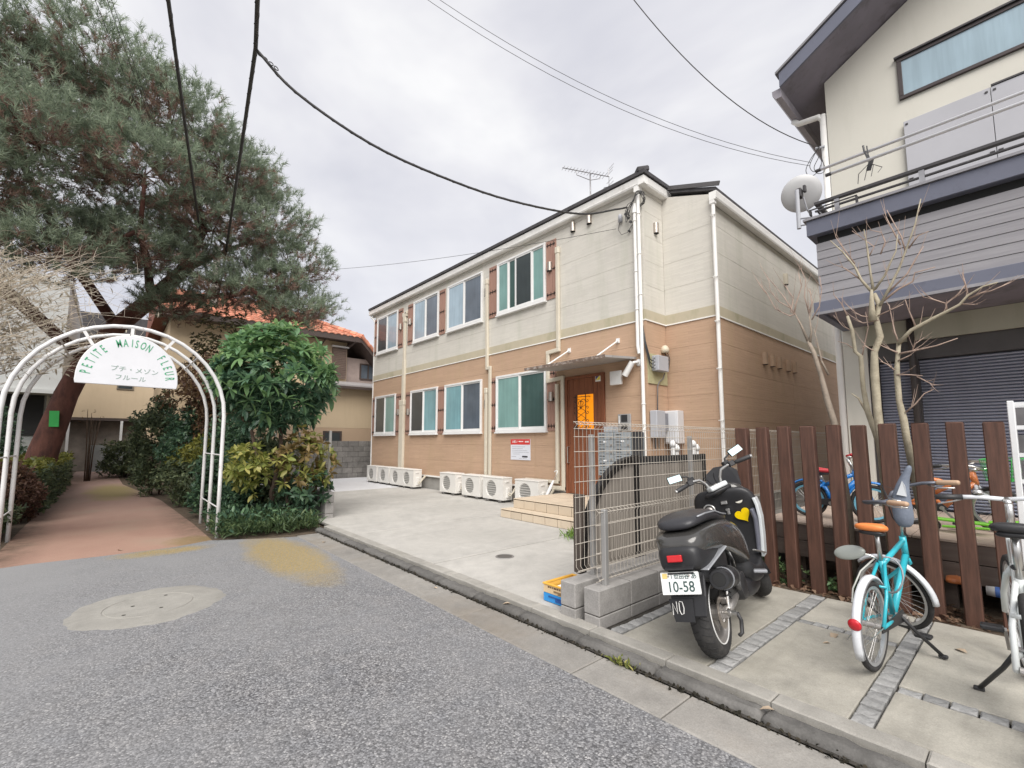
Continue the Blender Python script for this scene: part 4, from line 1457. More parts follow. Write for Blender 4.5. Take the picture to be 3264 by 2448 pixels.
s_['kind'] = 'stuff'
build('clip', MB().box(-2.74, -2.55, cy0 - .006, cy0 - .0005, 0.148, 0.158).prism([(-2.70, .137), (-2.60, .137), (-2.63, .148), (-2.68, .148)], cy0 - .006, cy0 - .0005, 'y'), mat('brown clip', (0.22, 0.14, 0.07), 0.5), cr)
build('clip', MB().box(-2.80, -2.62, cy0 - .006, cy0 - .0005, 0.098, 0.108).box(-2.72, -2.60, cy0 - .008, cy0 - .0005, 0.075, 0.096), mat('dark blue clip', (0.02, 0.08, 0.28), 0.5), cr)

# ---- boundary at the far side of the driveway
block_wall('block_wall', 'short grey block wall end at the far edge of the driveway, by the green bush', -12.5, -8.33, 2.93, 3.08, 0.0, [0.13, 0.19, 0.19], 0.40, M_BLOCK, along='x')
mesh_fence('mesh_fence', 'rusty thin mesh fence with leaning posts behind the green bush', 3.0, -12.4, -8.42, 0.55, 1.42, (-8.50, -10.3, -12.2), (0.7, 0.85, 1.0, 1.15, 1.3), 0.10, 0.51, 1.60, False, 0.0018, 'x')
bw_ = block_wall('block_wall', 'tall weathered grey block wall at the back of the driveway below the cream house', -17.18, -17.03, 3.15, 9.6, 0.04, [0.19, 0.2, 0.2, 0.2, 0.2, 0.2, 0.2], 0.40, M_OLDBLOCK, 0.008)

# ================================================================== HOUSE BY THE PARKING BAY
def stucco_mat(name, base, line=0.455, dirt=None):
    t = NT(name)
    c = t.ramp(t.noise(0.8, 5, 0.6), [(0.3, tuple(b * .95 for b in base)), (0.7, tuple(min(1, b * 1.05) for b in base))])
    if dirt:
        mp = t.n('ShaderNodeMapping')
        mp.inputs['Scale'].default_value = (4, 4, .5)
        t.l(t.oc(), mp.inputs['Vector'])
        c = t.mix(t.ramp(t.noise(1.2, 5, .65, mp.outputs[0]), [(0.52, (0, 0, 0)), (0.8, (dirt[1],) * 3)]), c, dirt[0])
    nrm = t.bump(t.noise(90, 4, 0.7), 0.35, 0.004)
    return t.done(c, 0.85, 0, nrm, 0.25)


M_STUC = stucco_mat('cream stucco', (0.64, 0.62, 0.55), dirt=((0.46, 0.45, 0.38), .35))
M_SLATEB = mat('slate blue metal', (0.128, 0.136, 0.178), 0.5, 0.1, 0.08, 2.0, dirt=((0.075, 0.075, 0.095), 6, 0.58, 0.5))
M_SOFF = mat('soffit board', (0.205, 0.187, 0.215), 0.75, var=0.12, vs=3, dirt=((0.075, 0.065, 0.06), 4, 0.55, 0.6))
M_CLAD = wood_mat('grey cladding board', (0.225, 0.218, 0.232), (0.30, 0.292, 0.305), (0.8, 10, 12))
M_RSHUT = mat('grey blue shutter slat', (0.29, 0.31, 0.385), 0.45, 0.3, 0.12, 3, dirt=((0.06, 0.06, 0.075), 8, 0.58, 0.6))
M_SAGE = stucco_mat('sage beam', (0.42, 0.41, 0.33), dirt=((0.30, 0.29, 0.22), .5))
M_SCREEN = mat('lavender grey screen', (0.45, 0.45, 0.475), 0.4, var=0.05, vs=1.5)
M_SKYGL = glass_mat('pale blue window glass', (0.33, 0.44, 0.50), 0.18, 1.6, 0.08)
M_RAIL = mat('charcoal rail', (0.06, 0.057, 0.06), 0.55, 0.3, 0.15, dirt=((0.16, 0.15, 0.15), 14, 0.55, 0.5))

hx0, hx1, hy, hyb, hb = -1.60, 5.6, 7.27, 15.0, 6.10
hs = thing('dwelling_house', (2.0, 10.0, 0.0), 'cream gabled house with slate blue balcony and grey roller shutter by the parking bay', 'house')
sl = 0.58
ridge = hx0 + 3.6
wt = lambda x: 6.44 + sl * ((x - hx0) if x < ridge else (2 * ridge - x - hx0))
# gable front wall, with openings left for the garage shutter
M_ = MB()
M_.prism([(hx0, 2.66), (hx1, 2.66), (hx1, wt(hx1)), (ridge, wt(ridge)), (hx0, wt(hx0))], hy, hy + .2, 'y')
build('wall', M_, M_STUC, hs)
build('side_wall', MB().box(hx0, hx0 + .2, hy + .2, hyb, 0.0, 6.44).box(hx1 - .2, hx1, hy + .2, hyb, 0, 6.44).box(hx0 + .2, hx1 - .2, hyb - .2, hyb, 0, 6.44), M_STUC, hs)
build('gate_pillar', MB().box(hx0, -1.345, hy, hy + .2, 0.0, 2.658), M_STUC, hs)
build('beam', MB().box(-1.344, hx1, hy - .03, hy + .0, 2.62, 2.885), M_SAGE, hs)
build('shutter_recess', MB().box(-1.344, hx1 - .3, hy + .16, hy + .3, 0.0, 2.659), M_DARKGAP, hs)
build('shutter_box', MB().box(-1.344, hx1 - .3, hy + .05, hy + .159, 2.40, 2.658), mat('shutter box', (0.095, 0.09, 0.09), 0.6, 0.2, 0.1), hs)
build('shutter_jamb', MB().box(-1.344, -1.245, hy + .03, hy + .159, 0.0, 2.399), mat('dark jamb', (0.05, 0.045, 0.045), 0.5), hs)
build('shutter_jamb', MB().box(-0.93, -0.86, hy + .028, hy + .10, 0.0, 2.399), mat('dark jamb', (0.05, 0.045, 0.045), 0.5), hs)
rs = build('roller_shutter', MB().box(-1.244, 4.0, hy + .125, hy + .155, 0.58, 2.399), mat('shutter back', (0.05, 0.05, 0.06), 0.6), hs)
sm = MB().prism([(hy + .124, 0.001), (hy + .104, 0.010), (hy + .098, 0.022), (hy + .104, 0.031), (hy + .124, 0.0345)], -1.243, 3.99, 'x').mesh('slat', M_RSHUT)
n = 0
z = 0.60
while z < 2.38:
    share('slat', sm, rs, (0, 0, z))
    z += 0.0365
build('rain_pipe', MB().tube([(-0.90, hy - .06, 2.88), (-0.90, hy - .07, 2.6), (-0.90, hy - .05, 0.6)], 0.034, 10), mat('dark brown pipe', (0.05, 0.042, 0.04), 0.5), hs, smooth=True)
build('rain_pipe', MB().tube([(hx0 - .05, hy + .03, 6.0), (hx0 - .05, hy + .03, 2.92), (hx0 - .05, hy + .03, 0.4)], 0.042, 12), M_GUTTER, hs, smooth=True)
# roof: slabs with wide verge over the street, soffit below
yv = 6.62
for s_ in (0, 1):
    def Q(x, y, dz):
        xx = x if not s_ else 2 * ridge - x
        return (xx, y, 6.44 + sl * (x - hx0) + dz)
    xs0, xs1 = hx0 - .36, ridge
    mb = MB()
    vs = [Q(xs0, yv, .02), Q(xs1, yv, .02), Q(xs1, hyb + .5, .02), Q(xs0, hyb + .5, .02), Q(xs0, yv, .22), Q(xs1, yv, .22), Q(xs1, hyb + .5, .22), Q(xs0, hyb + .5, .22)]
    mb.add(vs, [(0, 3, 2, 1), (4, 5, 6, 7), (0, 1, 5, 4), (1, 2, 6, 5), (2, 3, 7, 6), (3, 0, 4, 7)])
    build('roof', mb, M_SOFF, hs)
    mb = MB()
    vs = [Q(xs0, yv - .03, .005), Q(xs1, yv - .03, .005), Q(xs1, yv - .001, .005), Q(xs0, yv - .001, .005), Q(xs0, yv - .03, .20), Q(xs1, yv - .03, .20), Q(xs1, yv - .001, .20), Q(xs0, yv - .001, .20)]
    mb.add(vs, [(0, 3, 2, 1), (4, 5, 6, 7), (0, 1, 5, 4), (1, 2, 6, 5), (2, 3, 7, 6), (3, 0, 4, 7)])
    build('barge_board', mb, M_SLATEB, hs)
    mb = MB()
    vs = [Q(xs0 - .04, yv - .05, .222), Q(xs1, yv - .05, .222), Q(xs1, hyb + .5, .222), Q(xs0 - .04, hyb + .5, .222), Q(xs0 - .04, yv - .05, .255), Q(xs1, yv - .05, .255), Q(xs1, hyb + .5, .255), Q(xs0 - .04, hyb + .5, .255)]
    mb.add(vs, [(0, 3, 2, 1), (4, 5, 6, 7), (0, 1, 5, 4), (1, 2, 6, 5), (2, 3, 7, 6), (3, 0, 4, 7)])
    build('roof_sheet', mb, mat('grey roof sheet', (0.22, 0.215, 0.225), 0.6, 0.2), hs)
build('eaves_gutter', MB().loft([[(hx0 - .36 - u, yy, 6.13 + v) for u, v in ((0, 0), (.07, 0), (.11, .06), (.115, .13), (0, .13))] for yy in (yv + .03, hyb + .4)]), mat('lilac grey gutter', (0.30, 0.28, 0.31), 0.5), hs)
build('gutter_elbow', MB().tube([(hx0 - .42, hy + .05, 6.12), (hx0 - .35, hy + .04, 6.04), (hx0 - .1, hy + .03, 6.0), (hx0 - .05, hy + .03, 5.92)], 0.04, 10), M_GUTTER, hs, smooth=True)
# high strip window
def bar_frame(x0, x1, y0, y1, z0, z1, w):
    return MB().box(x0, x1, y0, y1, z1 - w, z1).box(x0, x1, y0, y1, z0, z0 + w).box(x0, x0 + w, y0, y1, z0 + w, z1 - w).box(x1 - w, x1, y0, y1, z0 + w, z1 - w)
win = build('window', bar_frame(-0.82, 2.1, hy - .035, hy + .0, 5.70, 6.25, .045), mat('bronze window frame', (0.075, 0.062, 0.06), 0.4, 0.4), hs, bev=0.004)
build('pane', MB().box(-0.775, 2.055, hy - .018, hy - .008, 5.745, 6.205), M_SKYGL, win)
build('window_hood', MB().box(-0.84, 2.12, hy - .06, hy - .001, 6.252, 6.275), M_RAIL, win)
# screens standing in front of the balcony door
for a, b in ((-0.80, -0.05), (-0.045, 0.75), (0.755, 1.5)):
    p = build('screen_panel', MB().box(a, b, hy - .05, hy - .03, 3.95, 5.385), M_SCREEN, hs, bev=0.003)
    for xx in (a + .03, b - .03):
        build('clip', MB().box(xx - .02, xx + .02, hy - .058, hy - .051, 4.62, 4.634).box(xx - .012, xx + .012, hy - .058, hy - .051, 5.33, 5.35), M_RAIL, p)
build('door_lintel', MB().box(-0.04, 1.6, hy - .06, hy - .001, 5.39, 5.41), M_RAIL, hs)
# balcony
build('balcony_slab', MB().box(-1.50, 5.4, hb + .03, hy - .001, 2.89, 3.0), M_SOFF, hs)
build('balcony_back', MB().box(-1.52, 5.4, hb + .025, hb + .08, 3.0, 3.80), M_DARKGAP, hs)
build('balcony_end', MB().box(-1.525, -1.50, hb + .08, hy - .001, 3.0, 3.80), M_CLAD, hs)
z = 3.0135
zz_ = [3.014, 3.112, 3.218, 3.322, 3.422, 3.52, 3.618, 3.716]
for a, b in zip(zz_[:-1], zz_[1:]):
    build('cladding_board', MB().add([(-1.53, hb, a), (5.4, hb, a), (5.4, hb + .024, a), (-1.53, hb + .024, a), (-1.53, hb + .006, b - .0035), (5.4, hb + .006, b - .0035), (5.4, hb + .024, b - .0035), (-1.53, hb + .024, b - .0035)],
                                   [(0, 3, 2, 1), (4, 5, 6, 7), (0, 1, 5, 4), (1, 2, 6, 5), (2, 3, 7, 6), (3, 0, 4, 7)]), M_CLAD, hs)
build('balcony_cap', MB().box(-1.60, 5.45, hb - .075, hb + .13, 3.80, 3.985).box(-1.60, -1.45, hb + .13, hy - .001, 3.80, 3.985), M_SLATEB, hs, bev=0.006)
build('cap_flashing', MB().box(-1.625, 5.46, hb - .10, hb + .15, 3.986, 4.012).box(-1.625, -1.43, hb + .15, hy - .001, 3.986, 4.012), mat('grey flashing', (0.27, 0.265, 0.28), 0.5, 0.3, 0.15, 8), hs)
build('balcony_trim', MB().box(-1.585, 5.45, hb - .04, hb + .028, 2.862, 3.008).box(-1.585, -1.505, hb + .028, hy - .001, 2.862, 3.008), M_SLATEB, hs, bev=0.005)
build('balcony_drip', MB().box(-1.60, 5.46, hb - .06, hb - .041, 2.855, 2.885), mat('grey flashing', (0.27, 0.265, 0.28), 0.5), hs)
for yy, w, z0, z1 in ((hb, .055, 4.175, 4.21), (hb, .03, 4.095, 4.115)):
    build('balcony_rail', MB().box(-1.52, 5.4, yy - w / 2, yy + w / 2, z0, z1), M_RAIL, hs, bev=0.004)
build('balcony_rail', MB().box(-1.52, -1.47, hb + .03, hy - .05, 4.175, 4.21).box(-1.505, -1.485, hb + .03, hy - .05, 4.095, 4.115), M_RAIL, hs, bev=0.004)
for xx in (-1.30, -0.57, 0.20, 0.95):
    build('rail_post', MB().box(xx - .022, xx + .022, hb - .02, hb + .02, 4.012, 4.174), mat('grey rail post', (0.33, 0.33, 0.35), 0.5, 0.3), hs)
build('end_bracket', MB().box(-1.56, -1.10, hb - .085, hb - .07, 4.10, 4.112).box(-1.56, -1.545, hb - .085, hb - .02, 4.05, 4.112).box(-1.115, -1.10, hb - .085, hb - .02, 4.02, 4.112), M_RAIL, hs)

M_POLE = mat('bright laundry pole', (0.74, 0.74, 0.76), 0.3, 0.25, 0.05)
for (yy, zz_, xa, lb) in ((5.95, 4.515, -1.43, 'upper of the two steel laundry poles above the slate blue balcony'), (5.70, 4.295, -1.28, 'lower of the two steel laundry poles above the slate blue balcony')):
    lp = thing('laundry_pole', (1.0, yy, zz_), lb, 'laundry pole', 'laundry poles on the balcony')
    build('tube', MB().cyl((xa, yy, zz_), (5.0, yy, zz_), 0.016, 12), M_POLE, lp, smooth=True)
    build('end_cap', MB().cyl((xa - .02, yy, zz_), (xa + .03, yy, zz_), 0.019, 12), M_RAIL, lp)
hg = thing('peg_hanger', (-0.93, 5.83, 4.3), 'small dark wire peg hanger clipped on the laundry poles', 'hanger')
mb = MB()
mb.tube([(-1.0, 5.95, 4.60), (-0.99, 5.93, 4.52), (-0.955, 5.84, 4.40), (-0.93, 5.78, 4.30)], 0.010, 6).tube([(-0.97, 5.95, 4.58), (-0.95, 5.86, 4.44), (-0.915, 5.76, 4.28)], 0.006, 6)
build('arm', mb, M_BLACK, hg)
mb = MB()
for k in range(4):
    a = k / 3.0
    mb.tube([(-0.93, 5.77, 4.29), (-1.02 + .19 * a, 5.74 + .03 * (k % 2), 4.20 + .02 * (k % 3)), (-1.03 + .17 * a, 5.73, 4.09 + .05 * a)], 0.0035, 4)
s_ = build('wires', mb, M_RAIL, hg)
s_['kind'] = 'stuff'
build('clip', MB().obox((-0.925, 5.77, 4.27), (0.035, 0.03, 0.11), (0, .3, 0)), M_BLACK, hg)

# satellite dish on the balcony corner
ds = thing('satellite_dish', (-1.76, 6.42, 4.1), 'round pale satellite dish on a short mast at the balcony corner', 'satellite dish')
M_DISH = mat('pale dish paint', (0.50, 0.50, 0.50), 0.45, var=0.05, dirt=((0.36, 0.35, 0.34), 3, 0.6, 0.4))
prof = [(0.001, 0.0), (0.08, 0.003), (0.15, 0.014), (0.20, 0.028), (0.225, 0.038), (0.229, 0.036), (0.225, 0.030), (0.15, 0.006), (0.08, -0.004), (0.001, -0.008)]
mb = MB().lathe(prof, (0, 0, 0), 'z', 40)
Mx = Matrix.Translation((-1.765, 6.54, 4.60)) @ Vector((-0.30, 0.85, 0.42)).to_track_quat('Z', 'Y').to_matrix().to_4x4()
mb.xf(Mx)
build('reflector', mb, M_DISH, ds, smooth=True)
build('mast', MB().cyl((-1.765, 6.36, 4.07), (-1.765, 6.36, 4.58), 0.024, 12), M_BOXG, ds)
build('mast_arm', MB().cyl((-1.765, 6.36, 4.20), (-1.58, 6.36, 4.16), 0.013, 8), M_BOXG, ds)
build('mast_arm', MB().cyl((-1.765, 6.36, 4.11), (-1.58, 6.36, 4.08), 0.013, 8), M_BOXG, ds)
build('clamp', MB().obox((-1.755, 6.42, 4.55), (0.06, 0.10, 0.11)).obox((-1.70, 6.44, 4.60), (0.03, 0.05, 0.09)), M_RAIL, ds, bev=0.005)
build('feed_arm', MB().tube([(-1.72, 6.44, 4.50), (-1.71, 6.52, 4.36), (-1.70, 6.76, 4.30)], 0.011, 6), M_BOXG, ds)
build('feed_horn', MB().cyl((-1.70, 6.74, 4.32), (-1.71, 6.82, 4.36), 0.022, 10), M_DISH, ds)

# wooden deck with tiles, open below
M_DTILE = mat('pink beige deck tile', (0.50, 0.40, 0.325), 0.6, var=0.05, objvar=0.05, dirt=((0.36, 0.28, 0.22), 5, .6, .4))
M_DFAS = wood_mat('dull brown fascia board', (0.125, 0.095, 0.08), (0.19, 0.15, 0.13), (1, 10, 10))
dk = thing('deck', (1.0, 6.2, 0.05), 'raised tiled deck behind the brown posts with dull brown fascia boards', 'deck')
build('frame', MB().box(-1.95, 5.5, 5.27, hy - .001, 0.47, 0.575), M_DFAS, dk)
for z0, z1 in ((0.425, 0.575), (0.265, 0.418)):
    xx = -1.96
    while xx < 5.4:
        build('plank', MB().box(xx, min(xx + 1.8, 5.5) - .005, 5.25, 5.268, z0, z1), M_DFAS, dk, bev=0.003)
        xx += 1.8
xx = -1.96
while xx < 2.0:
    yy = 5.24
    while yy < hy - .05:
        build('tile', MB().box(xx + .003, xx + .297, yy + .003, min(yy + .297, hy - .002), 0.577, 0.60), M_DTILE, dk, bev=0.003)
        yy += 0.30
    xx += 0.30
for xx in (-1.7, -0.6, 0.5):
    build('leg', MB().box(xx, xx + .09, 5.35, 5.44, 0.03, 0.47), M_DFAS, dk)
block_wall('block_wall', 'low pale block wall along the gap between the two houses', -2.15, -2.02, 5.3, 14.0, 0.03, [0.19] * 2, 0.40, M_BLOCK)

# brown posts standing on edge between the bay and the deck
M_POST = wood_mat('red brown post wood', (0.058, 0.031, 0.023), (0.125, 0.062, 0.044), (16, 16, 1.4))
tops = [(-2.08, -1.94, 1.54), (-1.88, -1.745, 1.542), (-1.68, -1.555, 1.547), (-1.475, -1.355, 1.543), (-1.27, -1.155, 1.55), (-1.07, -0.96, 1.542), (-0.87, -0.76, 1.55), (-0.66, -0.555, 1.548), (-0.455, -0.35, 1.55), (-0.24, -0.15, 1.545)]
plab = ['first brown wooden post, standing by the right scooter mirror', 'second brown wooden post, standing behind the scooter front panel', 'third brown wooden post, standing clear of the scooter on the bay edge',
        'fourth brown wooden post, with the small blue bicycle seen past it', 'fifth brown wooden post, beside the pale oval on the teal bicycle', 'sixth brown wooden post, partly behind the teal bicycle handlebars',
        'seventh brown wooden post, behind the grey cloth on the teal bicycle', 'eighth brown wooden post, ending by the teal bicycle front wheel', 'ninth brown wooden post, crossed by the white bicycle handlebar grip', 'last brown wooden post, behind the white bicycle and beside the white rack']
pbase = [-1.95, -1.75, -1.57, -1.37, -1.17, -0.985, -0.79, -0.585, -0.375, -0.175]
for i, ((a, b, zt), lb) in enumerate(zip(tops, plab)):
    dpt = 0.095
    w = 0.102 + 0.01 * (i % 3 == 0)
    xc = (a + b) / 2 + (0.012 if i < 5 else 0.0)
    t = thing('wooden_post', (xc, 4.93, 0.03), lb, 'wooden post', 'brown posts between the bay and the deck')
    mb = MB().box(xc - w / 2, xc + w / 2, 4.885, 4.885 + dpt, -.05, zt)
    sh = (pbase[i] - xc)
    mb.v = [(v[0] + sh * (1 - max(0, v[2]) / zt) * .55, v[1] + random.uniform(-.006, .006), v[2]) for v in mb.v]
    build('timber', mb, M_POST, t, bev=0.007)
    mb = MB().box(xc - w / 2 + .004, xc + w / 2 - .004, 4.889, 4.881 + dpt, zt - .0005, zt + .002)
    build('end_grain', mb, mat('post end grain', (0.12, 0.055, 0.036), 0.85, var=0.3, vs=40), t)

# white rack at the edge of the view
rk = thing('rack', (0.25, 5.0, 0.05), 'white metal rack with level bars beside the last brown post', 'rack')
M_RACK = mat('white rack paint', (0.70, 0.71, 0.72), 0.4, var=0.05)
for xx, yy in ((-0.10, 4.98), (0.52, 4.98), (-0.10, 5.22), (0.52, 5.22)):
    build('upright', MB().box(xx - .018, xx + .018, yy - .018, yy + .018, 0.05, 1.70), M_RACK, rk, bev=0.004)
for z in (1.66, 1.49, 1.29, 1.10, 0.9, 0.7, 0.5, 0.3):
    build('shelf', MB().box(-0.081, 0.501, 4.97, 4.99, z, z + .028).box(-0.081, 0.501, 5.21, 5.23, z, z + .028).box(-0.11, -0.09, 5.0, 5.2, z, z + .028), M_RACK, rk)
    if z < 1.6:
        build('panel', MB().box(-0.079, 0.499, 5.10, 5.108, z + .03, z + .16), mat('grey rack panel', (0.16, 0.155, 0.16), 0.5), rk)

# far pink house seen through the gap
ph = thing('dwelling_house', (-5.2, 24, 0), 'distant salmon pink house seen through the gap between the two houses', 'house')
M_PINK = stucco_mat('salmon wall', (0.47, 0.25, 0.19))
build('wall', MB().box(-9.0, -3.0, 22.0, 28, 0, 4.3), M_PINK, ph)
mb = MB().prism([(-9.5, 4.3), (-2.5, 4.3), (-4.2, 5.3), (-7.8, 5.3)], 21.4, 28.6, 'y')
build('roof', mb, mat('brown grey roof', (0.16, 0.13, 0.12), 0.8, var=0.3, vs=6, bump=0.6, bs=14), ph)
wd = build('window', bar_frame(-5.35, -4.55, 21.95, 21.999, 2.7, 4.0, .05), M_WHITE, ph)
build('pane', MB().box(-5.30, -4.60, 21.965, 21.985, 2.75, 3.95), M_PDARK, wd)
build('screen', MB().box(-5.6, -5.37, 21.8, 21.95, 2.75, 3.5), M_SCREEN, ph)
build('downpipe', MB().cyl((-6.0, 21.93, 0), (-6.0, 21.93, 4.3), 0.05, 8), M_GUTTER, ph)

# ================================================================== SCOOTER
M_TYRE = mat('tyre rubber', (0.030, 0.029, 0.029), 0.8, var=0.25, vs=20, bump=0.3, bs=120, dirt=((0.085, 0.08, 0.072), 9, 0.52, 0.6))
M_SBLK = mat('satin black plastic', (0.022, 0.022, 0.024), 0.42, var=0.2, vs=8, dirt=((0.075, 0.072, 0.068), 7, 0.6, 0.35), bump=0.08, bs=200)
M_SPAINT = mat('dark grey metallic paint', (0.060, 0.058, 0.055), 0.24, 0.25, 0.1, 3, coat=0.6, dirt=((0.12, 0.115, 0.105), 6, 0.62, 0.3))
M_SEAT = mat('black seat vinyl', (0.030, 0.030, 0.034), 0.40, var=0.1, bump=0.12, bs=220, dirt=((0.085, 0.083, 0.08), 5, 0.6, 0.3))
M_CHROME = mat('bright metal', (0.62, 0.61, 0.59), 0.28, 0.9, 0.06)
M_ALU = mat('cast aluminium', (0.44, 0.42, 0.40), 0.45, 0.75, 0.12, 9, dirt=((0.16, 0.14, 0.12), 9, 0.55, 0.5))
M_ENG = mat('engine casting', (0.10, 0.098, 0.095), 0.55, 0.5, 0.25, 10, dirt=((0.05, 0.045, 0.04), 8, 0.5, 0.6))
M_MIRR = mat('mirror glass', (0.14, 0.185, 0.195), 0.06, 1.0, 0.02)
M_TAILR = mat('red lamp lens', (0.55, 0.02, 0.025), 0.2, var=0.08)
M_PLATE = mat('number plate white', (0.72, 0.73, 0.72), 0.4, var=0.02, dirt=((0.5, 0.48, 0.44), 9, 0.62, 0.3))
M_PGRN = mat('plate green print', (0.035, 0.075, 0.07), 0.5)
M_LGREY = mat('light grey panel', (0.30, 0.31, 0.33), 0.4, 0.2)
M_WEDGE = mat('white trim', (0.62, 0.65, 0.66), 0.35, 0.2, 0.05)


def sec(y, zc, hw, hh, p=2.6, n=20, cx=0.0, top=1.0):
    """superellipse ring across the body at y"""
    out = []
    for i in range(n):
        t = 2 * math.pi * i / n
        c, s = math.cos(t), math.sin(t)
        x = math.copysign(abs(c) ** (2 / p), c) * hw
        z = math.copysign(abs(s) ** (2 / p), s) * hh
        if z > 0:
            x *= top + (1 - top) * (1 - z / hh)
        out.append((cx + x, y, zc + z))
    return out


def secz(z, yc, hw, hy, p=2.6, n=20):
    return [(math.copysign(abs(math.cos(2 * math.pi * i / n)) ** (2 / p), math.cos(2 * math.pi * i / n)) * hw,
             yc + math.copysign(abs(math.sin(2 * math.pi * i / n)) ** (2 / p), math.sin(2 * math.pi * i / n)) * hy, z) for i in range(n)]


def tyre_lathe(c, r, w, n=44):
    prof = []
    for i in range(11):
        t = math.pi * i / 10
        prof.append((r - w * .42 + math.sin(t) * w * .42, -math.cos(t) * w / 2))
    prof = [(r - w * .66, -w * .40)] + prof + [(r - w * .66, w * .40)]
    return MB().lathe(prof, c, 'x', n)


SC_RZ, SC_LEAN = 0.205, R(-12.0)
sc = thing('scooter', (-1.405, 2.985, 0.053), 'black scooter with a white number plate, parked beside the low block wall', 'scooter', None, (0, SC_LEAN, SC_RZ))
L = True
build('seat', MB().loft([sec(-.285, .835, .07, .015), sec(-.265, .843, .115, .034), sec(-.17, .857, .148, .044), sec(0.0, .862, .158, .048), sec(.13, .850, .162, .050), sec(.21, .826, .160, .05), sec(.38, .800, .150, .05), sec(.52, .785, .118, .045), sec(.60, .775, .07, .03), sec(.62, .772, .03, .012)]), M_SEAT, sc, L, smooth=True, sub=1)
pts = [(sx * hw, y, z) for sx, y, hw, z in [(1, .56, .105, .80), (1, .40, .150, .817), (1, .24, .163, .838), (1, .10, .158, .872), (1, -.08, .146, .880), (1, -.2, .128, .876)]]
build('seat_piping', MB().tube(pts, 0.0055, 6), M_LGREY, sc, L, smooth=True)
build('tail_cowl', MB().loft([sec(-.335, .712, .06, .03, 3), sec(-.325, .715, .105, .055, 3), sec(-.27, .735, .150, .066, 4.5), sec(-.15, .738, .180, .078, 4.5), sec(.05, .725, .198, .098, 4.5), sec(.25, .69, .206, .125, 4.5), sec(.45, .63, .206, .140, 4.5), sec(.60, .565, .198, .132, 4.5), sec(.72, .50, .175, .11, 4.5), sec(.76, .48, .13, .09, 4)]), M_SPAINT, sc, L, smooth=True, sub=1)
# black lower rear with the small red lamp, louvres below
build('tail_panel', MB().loft([sec(-.355, .655, .085, .045, 4), sec(-.345, .655, .118, .075, 4), sec(-.28, .655, .140, .085, 4), sec(-.16, .63, .155, .10, 4), sec(0.02, .60, .165, .10, 4), sec(.2, .55, .165, .10, 4)]), M_SBLK, sc, L, smooth=True, sub=1)
tl = build('tail_light', MB().obox((-.012, -.368, .664), (.088, .022, .040), (R(-8), 0, 0)), M_TAILR, sc, L, bev=0.005, seg=2)
for k in range(3):
    build('louvre', MB().obox((0, -.353 + .012 * k, .612 - .026 * k), (.17 - .012 * k, .05, .009), (R(25), 0, 0)), M_SBLK, sc, L, bev=0.002)
build('under_panel', MB().loft([sec(-.30, .55, .10, .025, 4), sec(-.18, .54, .135, .06, 4), sec(.02, .52, .15, .08, 4), sec(.18, .50, .14, .07, 4)]), M_SBLK, sc, L, smooth=True, sub=1)
build('side_strake', MB().beam((.115, -.30, .58), (.165, .03, .655), .012, .075, (1, 0, 0)), M_LGREY, sc, L, bev=0.008)
mb = MB()
for k in range(6):
    mb.beam((.207 - .003 * k, .27 + .028 * k, .742 - .012 * k), (.207 - .003 * k, .288 + .028 * k, .738 - .012 * k), .004, .010 + .006 * (k % 2), (1, 0, 0))
s_ = build('side_badge', mb, M_LGREY, sc, L)
s_['kind'] = 'stuff'
# number plate on its bracket
build('rear_mudguard', MB().add([(-.10, -.23, .60), (.10, -.23, .60), (.105, -.33, .44), (.09, -.35, .33), (-.09, -.35, .33), (-.105, -.33, .44), (-.10, -.20, .60), (.10, -.20, .60), (.105, -.30, .43), (.09, -.325, .32), (-.09, -.325, .32), (-.105, -.30, .43)],
                                   [(0, 1, 2, 5), (5, 2, 3, 4), (6, 11, 8, 7), (11, 10, 9, 8), (0, 6, 7, 1), (1, 7, 8, 2), (2, 8, 9, 3), (3, 9, 10, 4), (4, 10, 11, 5), (5, 11, 6, 0)]), M_SBLK, sc, L, bev=0.006)
PT = R(-14)
PC = Vector((-.01, -.372, .525))
plate = build('number_plate', MB().prism([(-.115 + .008 * (1 - math.cos(a)) * 0, 0) for a in ()] or [(-.115, -.056), (-.109, -.0625), (.109, -.0625), (.115, -.056), (.115, .056), (.109, .0625), (-.109, .0625), (-.115, .056)], -.0012, .0012, 'y'), M_PLATE, sc, L)
plate.location = PC
plate.rotation_euler = (PT, 0, 0)


def on_plate(name, me, x, z):
    o = link(name, me, plate, True)
    o.location = (x, -.0022, z)
    o.rotation_euler = (R(90), 0, 0)
    return o


on_plate('digits', text_mesh('10-58', .083, .0006, M_PGRN, sx=.86, bold=.0006), .0, -.022)
on_plate('area_name', text_mesh('世田谷', .031, .0006, M_PGRN, bold=.0004), .012, .036)
on_plate('area_number', text_mesh('1', .032, .0006, M_PGRN), -.048, .036)
on_plate('area_letter', text_mesh('あ', .036, .0006, M_PGRN, bold=.0003), .085, .036)
build('plate_sticker', MB().box(-.104, -.074, -.0032, -.0014, .028, .056), mat('plate sticker', (0.72, 0.55, 0.20), 0.5), plate, L)
for xx in (-.066, .058):
    build('plate_bolt', MB().cyl((xx, -.001, .041), (xx, -.006, .041), .0055, 8), M_STEEL, plate, L)
rim_ = MB().tube([(-.113, -.002, -.0605), (.113, -.002, -.0605), (.113, -.002, .0605), (-.113, -.002, .0605)], .0016, 5, closed=True)
build('plate_edge', rim_, M_PLATE, plate, L)
